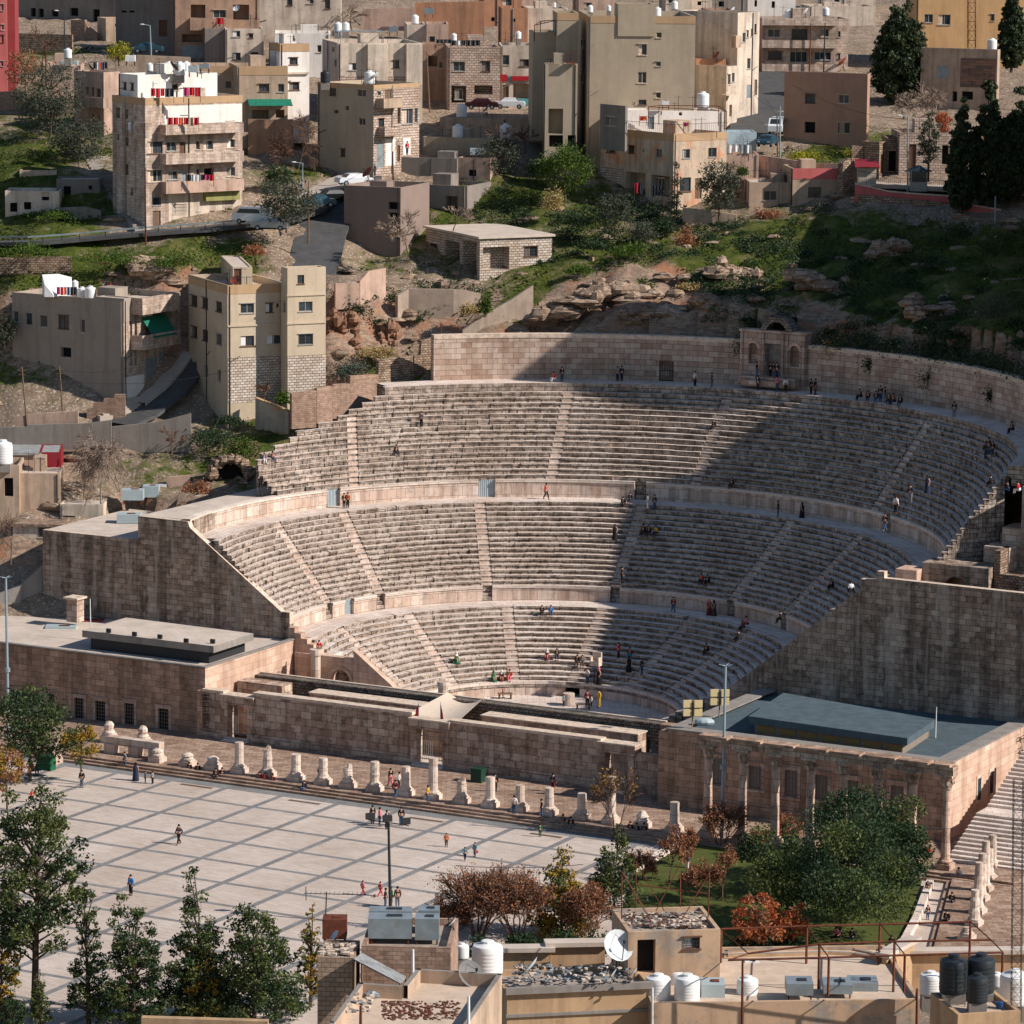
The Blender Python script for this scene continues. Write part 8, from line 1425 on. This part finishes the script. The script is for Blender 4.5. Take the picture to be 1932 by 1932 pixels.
# ================================================================== PEOPLE
def skinmesh(name, J, edges, sub=1):
    me = bpy.data.meshes.new(name); keys = list(J); me.from_pydata([J[k][:3] for k in keys], [(keys.index(a), keys.index(b)) for a, b in edges], []); o = bpy.data.objects.new(name, me); COL.objects.link(o)
    m = o.modifiers.new('s', 'SKIN'); sv = me.skin_vertices[0].data
    for i, k in enumerate(keys): sv[i].radius = (J[k][3], J[k][4] if len(J[k]) > 4 else J[k][3]); sv[i].use_root = (i == 0)
    m.use_smooth_shade = True
    if sub: o.modifiers.new('d', 'SUBSURF').levels = sub; o.modifiers['d'].render_levels = sub
    dg = bpy.context.evaluated_depsgraph_get(); r = bpy.data.meshes.new_from_object(o.evaluated_get(dg)); r.name = name; bpy.data.objects.remove(o); bpy.data.meshes.remove(me); return r
def pose(k):
    sit = k in 'TQ'; w = k in 'WK'; z0 = 0 if sit else .95; f = -.08 if sit else -.02
    J = dict(pelvis=(0, 0, z0+.05, .15, .12), chest=(0, f, z0+.33, .17, .125), neck=(0, f*1.4, z0+.53, .065), head=(0, f*1.8-.02, z0+.66, .1, .105), crown=(0, f*1.8-.01, z0+.75, .08), nose=(0, f*1.8-.125, z0+.655, .02))
    E_ = [('pelvis', 'chest'), ('chest', 'neck'), ('neck', 'head'), ('head', 'crown'), ('head', 'nose')]; LG = dict(pelvis=(0, 0, z0+.05, .165, .135)); AR_ = {}
    for s, n in ((1, 'l'), (-1, 'r')):
        a = s if w else 0
        J['sh'+n] = (s*.19, f*1.2, z0+.47, .07); J['el'+n] = (s*.25, (-.04 if sit else a*.12+.03), z0+.2, .05); J['wr'+n] = (s*(.16 if sit else .25), (-.32 if sit else a*.1-.12), z0+(.1 if sit else -.03), .038); J['ha'+n] = (s*(.13 if sit else .25), (-.4 if sit else a*.1-.16), z0+(.09 if sit else -.11), .035); J['fi'+n] = (s*(.12 if sit else .24), (-.46 if sit else a*.1-.17), z0+(.07 if sit else -.18), .022); J['th'+n] = (s*(.17 if sit else .21), (-.42 if sit else a*.1-.21), z0+(.1 if sit else -.12), .016)
        E_ += [('chest', 'sh'+n), ('sh'+n, 'el'+n), ('el'+n, 'wr'+n), ('wr'+n, 'ha'+n), ('ha'+n, 'fi'+n), ('ha'+n, 'th'+n)]
        if sit: L = [(s*.1, -.03, .04, .1), (s*.12, -.43, .07, .075), (s*.12, -.46, -.36, .05), (s*.13, -.6, -.42, .04)]
        elif w: L = [(s*.09, 0, .9, .1), (s*.1, -.2 if s > 0 else -.02, .52, .072), (s*.1, -.3 if s > 0 else .3, .1 if s > 0 else .16, .05), (s*.1, -.47 if s > 0 else .2, .05, .04)]
        else: L = [(s*.09, 0, .9, .1), (s*.1, -.02, .5, .072), (s*.1, .02, .09, .05), (s*.12, -.14, .04, .04)]
        for q, nm in zip(L, ('hi', 'kn', 'an', 'to')): J[nm+n] = q
        E_ += [('pelvis', 'hi'+n), ('hi'+n, 'kn'+n), ('kn'+n, 'an'+n), ('an'+n, 'to'+n)]
    big = lambda q, e: tuple(q[:3])+tuple(x+e for x in q[3:])
    top = {a: big(J[a], .022) for a in ('chest', 'pelvis', 'shl', 'shr', 'ell', 'elr', 'wrl', 'wrr')}; top['collar'] = (0, f*1.3, z0+.48, .085)
    te = [('chest', 'pelvis'), ('chest', 'collar')]+[(a+n, b+n) for n in 'lr' for a, b in (('sh', 'el'), ('el', 'wr'))]+[('chest', 'shl'), ('chest', 'shr')]
    bot = {a: big(J[a], .02) for a in ('pelvis', 'hil', 'hir', 'knl', 'knr', 'anl', 'anr')}; be = [('pelvis', 'hil'), ('pelvis', 'hir'), ('hil', 'knl'), ('knl', 'anl'), ('hir', 'knr'), ('knr', 'anr')]
    body = skinmesh('body_'+k, J, E_); tp = skinmesh('jacket_'+k, top, te); bt = skinmesh('trousers_'+k, bot, be)
    h = J['head']; hb = MB(); hb.blob((h[0], h[1]+.025, h[2]+.045), .115, .125, .115, 10, 6, .02); hr = hb.build('hair', m_black, None, True, True); hm = hr.data; bpy.data.objects.remove(hr)
    sc_ = MB(); sc_.blob((h[0], h[1]+.03, h[2]+.02), .135, .14, .16, 10, 6, .02); sc_.lathe([(.2, z0+.36), (.12, z0+.56), (.1, z0+.62)], (0, f*1.5+.02, 0), 10); so_ = sc_.build('scarf', m_black, None, True, True); sm = so_.data; bpy.data.objects.remove(so_)
    rb_ = MB()
    if sit: rb_.lathe([(.34, -.4), (.3, -.1), (.27, .1), (.2, .2), (.21, .42), (.12, .55)], (0, -.2, 0), 12)
    else: rb_.lathe([(.33, .03), (.28, .5), (.22, .95), (.24, 1.3), (.12, 1.5)], (0, 0, 0), 12)
    ro = rb_.build('robe', m_black, None, True, True)
    if sit:
        for v_ in ro.data.vertices: v_.co.y += .16*max(0, v_.co.z+.05)/.5-.08*(v_.co.z < 0)*abs(v_.co.z)
    rm = ro.data; bpy.data.objects.remove(ro); sh_ = MB()
    for n in 'lr': a = V(J['an'+n][:3]); t = V(J['to'+n][:3]); sh_.blob((a+t)/2-V(0, 0, .02), .055, .14, .055, 8, 5, .02)
    so2 = sh_.build('shoes', m_black, None, True, True); shm = so2.data; bpy.data.objects.remove(so2)
    return dict(body=body, jacket=tp, trousers=bt, hair=hm, headscarf=sm, robe=rm, shoes=shm)
PM = {k: pose(k) for k in 'STW'}; PM['R'] = PM['S']; PM['Q'] = PM['T']; PM['C'] = PM['S']; PM['K'] = PM['W']; PM['U'] = PM['T']
for d in list(PM.values()):
    for me in d.values():
        if not me.materials: me.materials.append(m_black)
CC_ = {k: simple('cloth_'+n, sr(*c), .85, .15, 4.) for k, n, c in (('k', 'black', (28, 28, 32)), ('n', 'navy', (36, 44, 66)), ('b', 'denim', (54, 84, 116)), ('g', 'grey', (120, 124, 130)), ('r', 'red', (190, 28, 40)), ('p', 'pink', (226, 120, 130)), ('o', 'orange', (196, 92, 44)), ('y', 'yellow', (206, 162, 50)), ('t', 'teal', (40, 140, 160)), ('w', 'white', (222, 220, 216)), ('m', 'maroon', (110, 38, 44)), ('G', 'green', (30, 100, 64)), ('d', 'brown', (84, 58, 44)), ('B', 'bright blue', (24, 120, 190)))}
CN = dict(k='black', n='navy', b='blue', g='grey', r='red', p='pink', o='orange', y='yellow', t='teal', w='white', m='maroon', G='green', d='brown', B='bright blue')
m_skin = simple('skin', sr(196, 146, 116), .6, .1); m_hair = simple('dark_hair', sr(34, 26, 22), .8, .2)
def person(loc, k, tc, bc, rz, label, group, sc=1., hj='h'):
    T = thing('person', label, 'person', loc, group, rz); T.scale = (sc,)*3
    parts = [('body', m_skin), ('shoes', CC_['k'] if tc != 'r' or k != 'K' else CC_['r'])]
    if k in 'RQ': parts += [('robe', CC_[tc]), ('headscarf', CC_[bc])]
    else: parts += [('jacket', CC_[tc]), ('trousers', CC_[bc]), ('headscarf', CC_[hj]) if hj != 'h' else ('hair', m_hair)]
    for nm, m in parts:
        o = bpy.data.objects.new(nm, PM[k][nm]); COL.objects.link(o); o.parent = T; o.material_slots[0].link = 'OBJECT'; o.material_slots[0].material = m
STEPS = [(0., -7.1, 0.)]
STEPS += [(1.5, -7.1, 14.2), (7.3, l1[1], l1[2]), (8.95, w1[1], w1[2]), (16.5, l2[1], l2[2]), (18.4, w2[1], w2[2]), (28., l3[1], l3[2])]
for Tn in (T1, T2, T3):
    for (z0, t0, R0), (z1, t1, R1) in zip(Tn[2], Tn[2][1:]): STEPS.append((z1, t0, R0))
def th_hit(u, v):
    r = ray(u, v); A = np.array(STEPS)
    for y in np.arange(5, 110, .08):
        p = EYE+r*((y-EYE[1])/r[1]); s, t = st(p); z = max(a[0] for a in STEPS if math.hypot(s-S0, t-a[1]) >= a[2]) if t > -7 or abs(s-S0) > 14 else 0.
        if p[2] <= z: return V(p[0], p[1], z)
    return p
PEOPLE = '''154.5 1486 S k g|standing by the round tree pit on the plaza
61 1514 K r k|skating child at the left of the plaza
256 1473 R n k|in a long robe on the upper left of the plaza
274 1478 C n b|beside another child near the steps, left
288 1479 C g k|walking next to a child near the steps
338 1593 W n k|walking alone in the middle of the plaza
247 1689 S B k|behind the dark conical tree at the lower left
703 1555 S k n|leftmost of four standing under the floodlight pole
716 1559 S p b|second of four standing under the floodlight pole
729 1564 S k k|right behind the top of the floodlight pole
757 1558 S k b|right end of the four by the floodlight pole
842 1598 C o d|alone right of the floodlight pole
877 1624 K t n|about to kick the red ball
896 1616 C t g|right of the red ball
717 1691 K r r|running after the brown ball
684 1689 K p r|running left of the other child in red
727 1713 S k b|left of the pole foot behind the rusty tanks
737 1711 S G b|hidden behind the pole foot
750 1712 S d g|right of the pole foot behind the rusty tanks
487 1480 T r k|left of three in red sitting on the steps
497 1482 T r r|middle of three in red sitting on the steps
512 1485 T m k|right of three in red sitting on the steps
571 1497 T n b|alone on the steps in front of a column
354 1462 T k b|left of a pair sitting before a low pedestal
369 1464 T k b|right of a pair sitting before a low pedestal
403 1474 T k k|in a cap, left of a pair on the lower steps
415 1473 T k n|right of a pair on the lower steps
1060 1562 T n b|left of two sitting on the steps, right part
1073 1567 T k g|right of two sitting on the steps, right part
1186 1576 T k b|left of the group by the squat stump
1199 1579 T n b|middle of the group by the squat stump
1212 1579 T k k|right of the group by the squat stump
1019 1579 C G G|alone near the pavement drain
745.5 1507 W m b|walking past the columns by the gate
753 1489 S w n|behind the person walking past the columns
737 1483 W k p|hiking with bare legs near the central gate
807 1515 S y b|leaning at the tallest smooth column
934 1494 S k k|behind a smooth column by the green bin
970 1536 S w b|leaning on a column stump in jeans
1022 1543 S k b|next to a column stump, hands in pockets
1043 1494 S n m|in the shade against the stage wall
604 1477 S k k|half hidden behind a rough column
221 1419 Q m r|on the wall ledge behind the stone beams
234 1420 T n w|on the wall ledge in a dark suit
236 1450 S g b|standing at the gap between two stone beams
57 1463 T r b|by the kerb under the round tree
67 1462 T k b|right of the one in red under the round tree
37 1475 T w w|on the bench at the left edge
1806 1664 T w k|highest of the sitters on the stepped path
1750 1689 K k n|on the path by the dense trees
1793 1711 T k n|with a backpack on the stepped path
1750 1735 C n b|small child on the path
1783 1746 T k k|lowest of the sitters on the stepped path
1754 1629 S r k|holding red bags near the corner column
1884 1614 R k w|with a shopping bag below the wide stairs
1679 1794 T k g|by the rusty frame, left
1695 1796 T b g|by the rusty frame, right
1575 1777 T p k|under the dense trees, left
1604 1779 T k n|under the dense trees, right
1285 1672 T m m|lounging on the lawn
1296 1644 S b w|standing on the garden path
795 813 S g k|in a long coat alone on the upper tier
749 862 T k n|alone on the upper tier steps
503 882 T b w|left of a pair at the far left of the upper tier
517 882 T m b|right of a pair at the far left of the upper tier
649 959 S k k|left of a couple at the left gate
656 959 S o k|right of a couple at the left gate
1046 721 U r w|crouching under the back wall
1060 720 S k b|bending beside the crouching one
1165 719 S g n|left of a pair under the back wall
1173 719 S k n|right of a pair under the back wall
1311 729 S w k|right of the barred door
1343 734 S d b|further right of the barred door
1428 712 S k b|under the left niche
1430 738 S n n|in front of the left niche
1453 712 S k k|at the left of the shrine door
1460 712 S n b|at the middle of the shrine door
1466 713 S k n|at the right of the shrine door
1466 741 S p b|in front of the shrine, left
1482 744 S w k|in front of the shrine, right
1495 733 S k g|right of the shrine door, dark
1507 728 S r n|right of the shrine door
1530 744 S k k|left of two right of the shrine
1538 745 S k d|right of two right of the shrine
1345 812 T k k|alone in the shaded upper tier
1030 942 W r k|raising arms on the upper walkway
1175 959 T k k|left of two at the walkway edge
1188 958 T k n|right of two at the walkway edge
1222 962 S w w|all in pale clothes at the walkway edge
1235 962 S n b|next to the one in pale clothes
1378 930 T k k|on top of the upper tier wall
1619 766 T k k|first of the row on the top kerb
1633 764 T m k|second of the row on the top kerb
1648 770 T k b|third of the row on the top kerb
1672 774 T d k|fourth of the row on the top kerb
1682 775 T d n|fifth of the row on the top kerb
1694 769 T k k|last of the row on the top kerb
1661 757 S k b|left of two behind the kerb sitters
1670 759 S k t|right of two behind the kerb sitters
1800 787 S n g|alone on the right of the top walkway
1839 776 C k b|child on the right of the top walkway
1864 787 T r k|against the right of the back wall
1903 818 T d k|on the kerb near the right edge
1859 866 S n b|left of a cluster in the upper right rows
1865 867 S d b|middle of a cluster in the upper right rows
1872 869 S k b|right of a cluster in the upper right rows
1863 919 T k k|alone in the upper right rows
1914 946 T r w|with red shoulders near the right edge
1894 963 T n b|near the sunlit step wall
1468 975 S k b|left of two in the shade on the upper walkway
1513 977 R k k|in a long robe on the upper walkway
1669 1036 W k b|stepping down at the right of the walkway
1688 1026 S w k|carrying something pale on the right walkway
1714 1081 S n g|looking at a phone at the end of the walkway
1746 1064 R n k|in a long robe at the end of the walkway
1563 1122 T k k|with a bag in the right middle tier
1599 1139 T w k|at the slope of the right side wall
1468 1217 T k k|at the end of the lower walkway
1023 1169 T k k|left of two men high in the lowest tier
1039 1170 T B b|right of two men high in the lowest tier
1160 1022 R k n|in a dark robe at a stairway
1213 1014 T k k|left of three in the middle tier
1223 1017 T k k|middle of three in the middle tier
1236 1016 T y n|right of three in the middle tier
1173 1102 S k k|at the foot of a stairway
1320 1106 T r k|left of two in the middle tier, shade
1332 1106 T k k|right of two in the middle tier, shade
1270 1156 W m b|strolling on the lower walkway
1338 1161 R m p|left of two by the lower walkway wall
1347 1162 R d k|right of two by the lower walkway wall
1396 1192 T m k|left of two on the lower walkway edge
1403 1185 T p m|right of two on the lower walkway edge
1033 1247 Q m w|left of two in mid lowest tier
1050 1246 T k n|right of two in mid lowest tier
1088 1259 T k k|left of two near the pale throne
1097 1259 T g d|right of two near the pale throne
1167 1242 S r k|in a red hood above the podium
1185 1244 T m t|sitting right of the red hood
1186 1272 R k k|in a long black robe on the podium
1211 1277 S k b|on the podium right of the black robe
1328 1236 T k k|alone in the shaded lowest tier
1108 1298 S w b|in white left of the throne steps
1121 1298 C n n|child between white and black figures
1130 1303 R k p|in black below the pale throne
1063 1333 C t k|in turquoise by the column drum
1108 1337 S m k|in maroon on the orchestra floor
1116 1339 C w k|child in white on the orchestra floor
1130 1340 S y y|in mustard on the orchestra floor
1388 1313 T k k|at the low right rows near the lamps
864 1254 Q G w|in a green robe in the left lowest tier
933 1294 Q G G|wearing a green hat, lower left rows
949 1291 Q m w|next to the green hat
964 1289 T r p|small one right of the green hat group
949 1317 C r G|in red and green at the orchestra edge
957 1312 C G r|in green behind the red and green one
602 1238 S r k|in red at the top of the left arch landing
768 292 S r b|by the red and blue boards at the garages'''
rp_ = random.Random(3)
for ln in PEOPLE.split('\n'):
    a, lab = ln.split('|'); u, v, k, tc, bc = a.split(); u, v = float(u), float(v); sit = k in 'TQ'
    sc = rp_.uniform(.94, 1.04)*(.72 if k in 'CK' else 1.)
    if 690 < v < 1345 and not (u > 1700 and v > 1200):
        if abs(u-602) < 2: p = atz(u, v, 6.1)
        elif 700 < v < 714: p = atz(u, v, 29.45)
        else: p = th_hit(u, v)
        s, t = st(p); d = fr(S0, -5)-p; d[2] = 0; d /= np.linalg.norm(d)
        if sit: p = p-d*.42+V(0, 0, .44)
        g = 'visitors in the theatre'; jit = .5 if sit else 2.5
    elif v < 690: p = hp(u, v, 126); d = V(0, -1, 0); g = 'people in the streets'; jit = 1
    else:
        p = atz(u, v, 0.); s, t = st(p); g = 'people on the plaza and its steps'; jit = .5 if sit else 3.1; d = -E2
        if sit: p = p+E2*.42+V(0, 0, .42)
        elif t > -44.3 and u < 1500: p = atz(u, v, .6)
    rz = math.atan2(d[0], -d[1])+rp_.uniform(-jit, jit)
    who = {'S': 'person in {0} top and {1} trousers', 'W': 'walking person in {0} top and {1} trousers', 'T': 'seated person in {0} top and {1} trousers', 'U': 'crouching person in {0}', 'R': 'person in {0} robe', 'Q': 'seated person in {0} robe', 'C': 'child in {0} top and {1} trousers', 'K': 'running child in {0} and {1}'}[k].format(CN[tc], CN[bc])
    L = (who+' '+lab).split(); 
    if len(L) > 16: L = ('person '+{'T': 'seated ', 'W': 'walking '}.get(k, '')+'in '+CN[tc]+' '+lab).split()[:16]
    person(p if k != 'U' else p+V(0, 0, .42), k, tc, bc, rz, ' '.join(L), g, sc)
# ================================================================== LIGHT
SUN = V(.955, -.295, 0); SUN /= np.linalg.norm(SUN); EL = math.radians(35)
sd = V(SUN[0]*math.cos(EL), SUN[1]*math.cos(EL), math.sin(EL))
sl = bpy.data.lights.new('sun', 'SUN'); sl.energy = 5.; sl.angle = math.radians(.5); sl.color = (1, .93, .865)
so = bpy.data.objects.new('sun', sl); COL.objects.link(so); so.rotation_euler = Vector(sd).to_track_quat('Z', 'Y').to_euler()
w = bpy.data.worlds.new('World'); SC.world = w; w.use_nodes = True; nt = w.node_tree; bg = nt.nodes['Background']
sk = nt.nodes.new('ShaderNodeTexSky'); sk.sky_type = 'NISHITA'; sk.sun_disc = False; sk.sun_elevation = EL; sk.sun_rotation = math.atan2(SUN[0], SUN[1])
sk.ozone_density = 4.; sk.air_density = 1.2; sk.dust_density = .3; nt.links.new(sk.outputs[0], bg.inputs['Color']); bg.inputs['Strength'].default_value = .075
SC.view_settings.view_transform = 'Standard'; SC.view_settings.look = 'None'; SC.view_settings.exposure = .25; SC.view_settings.gamma = 1.
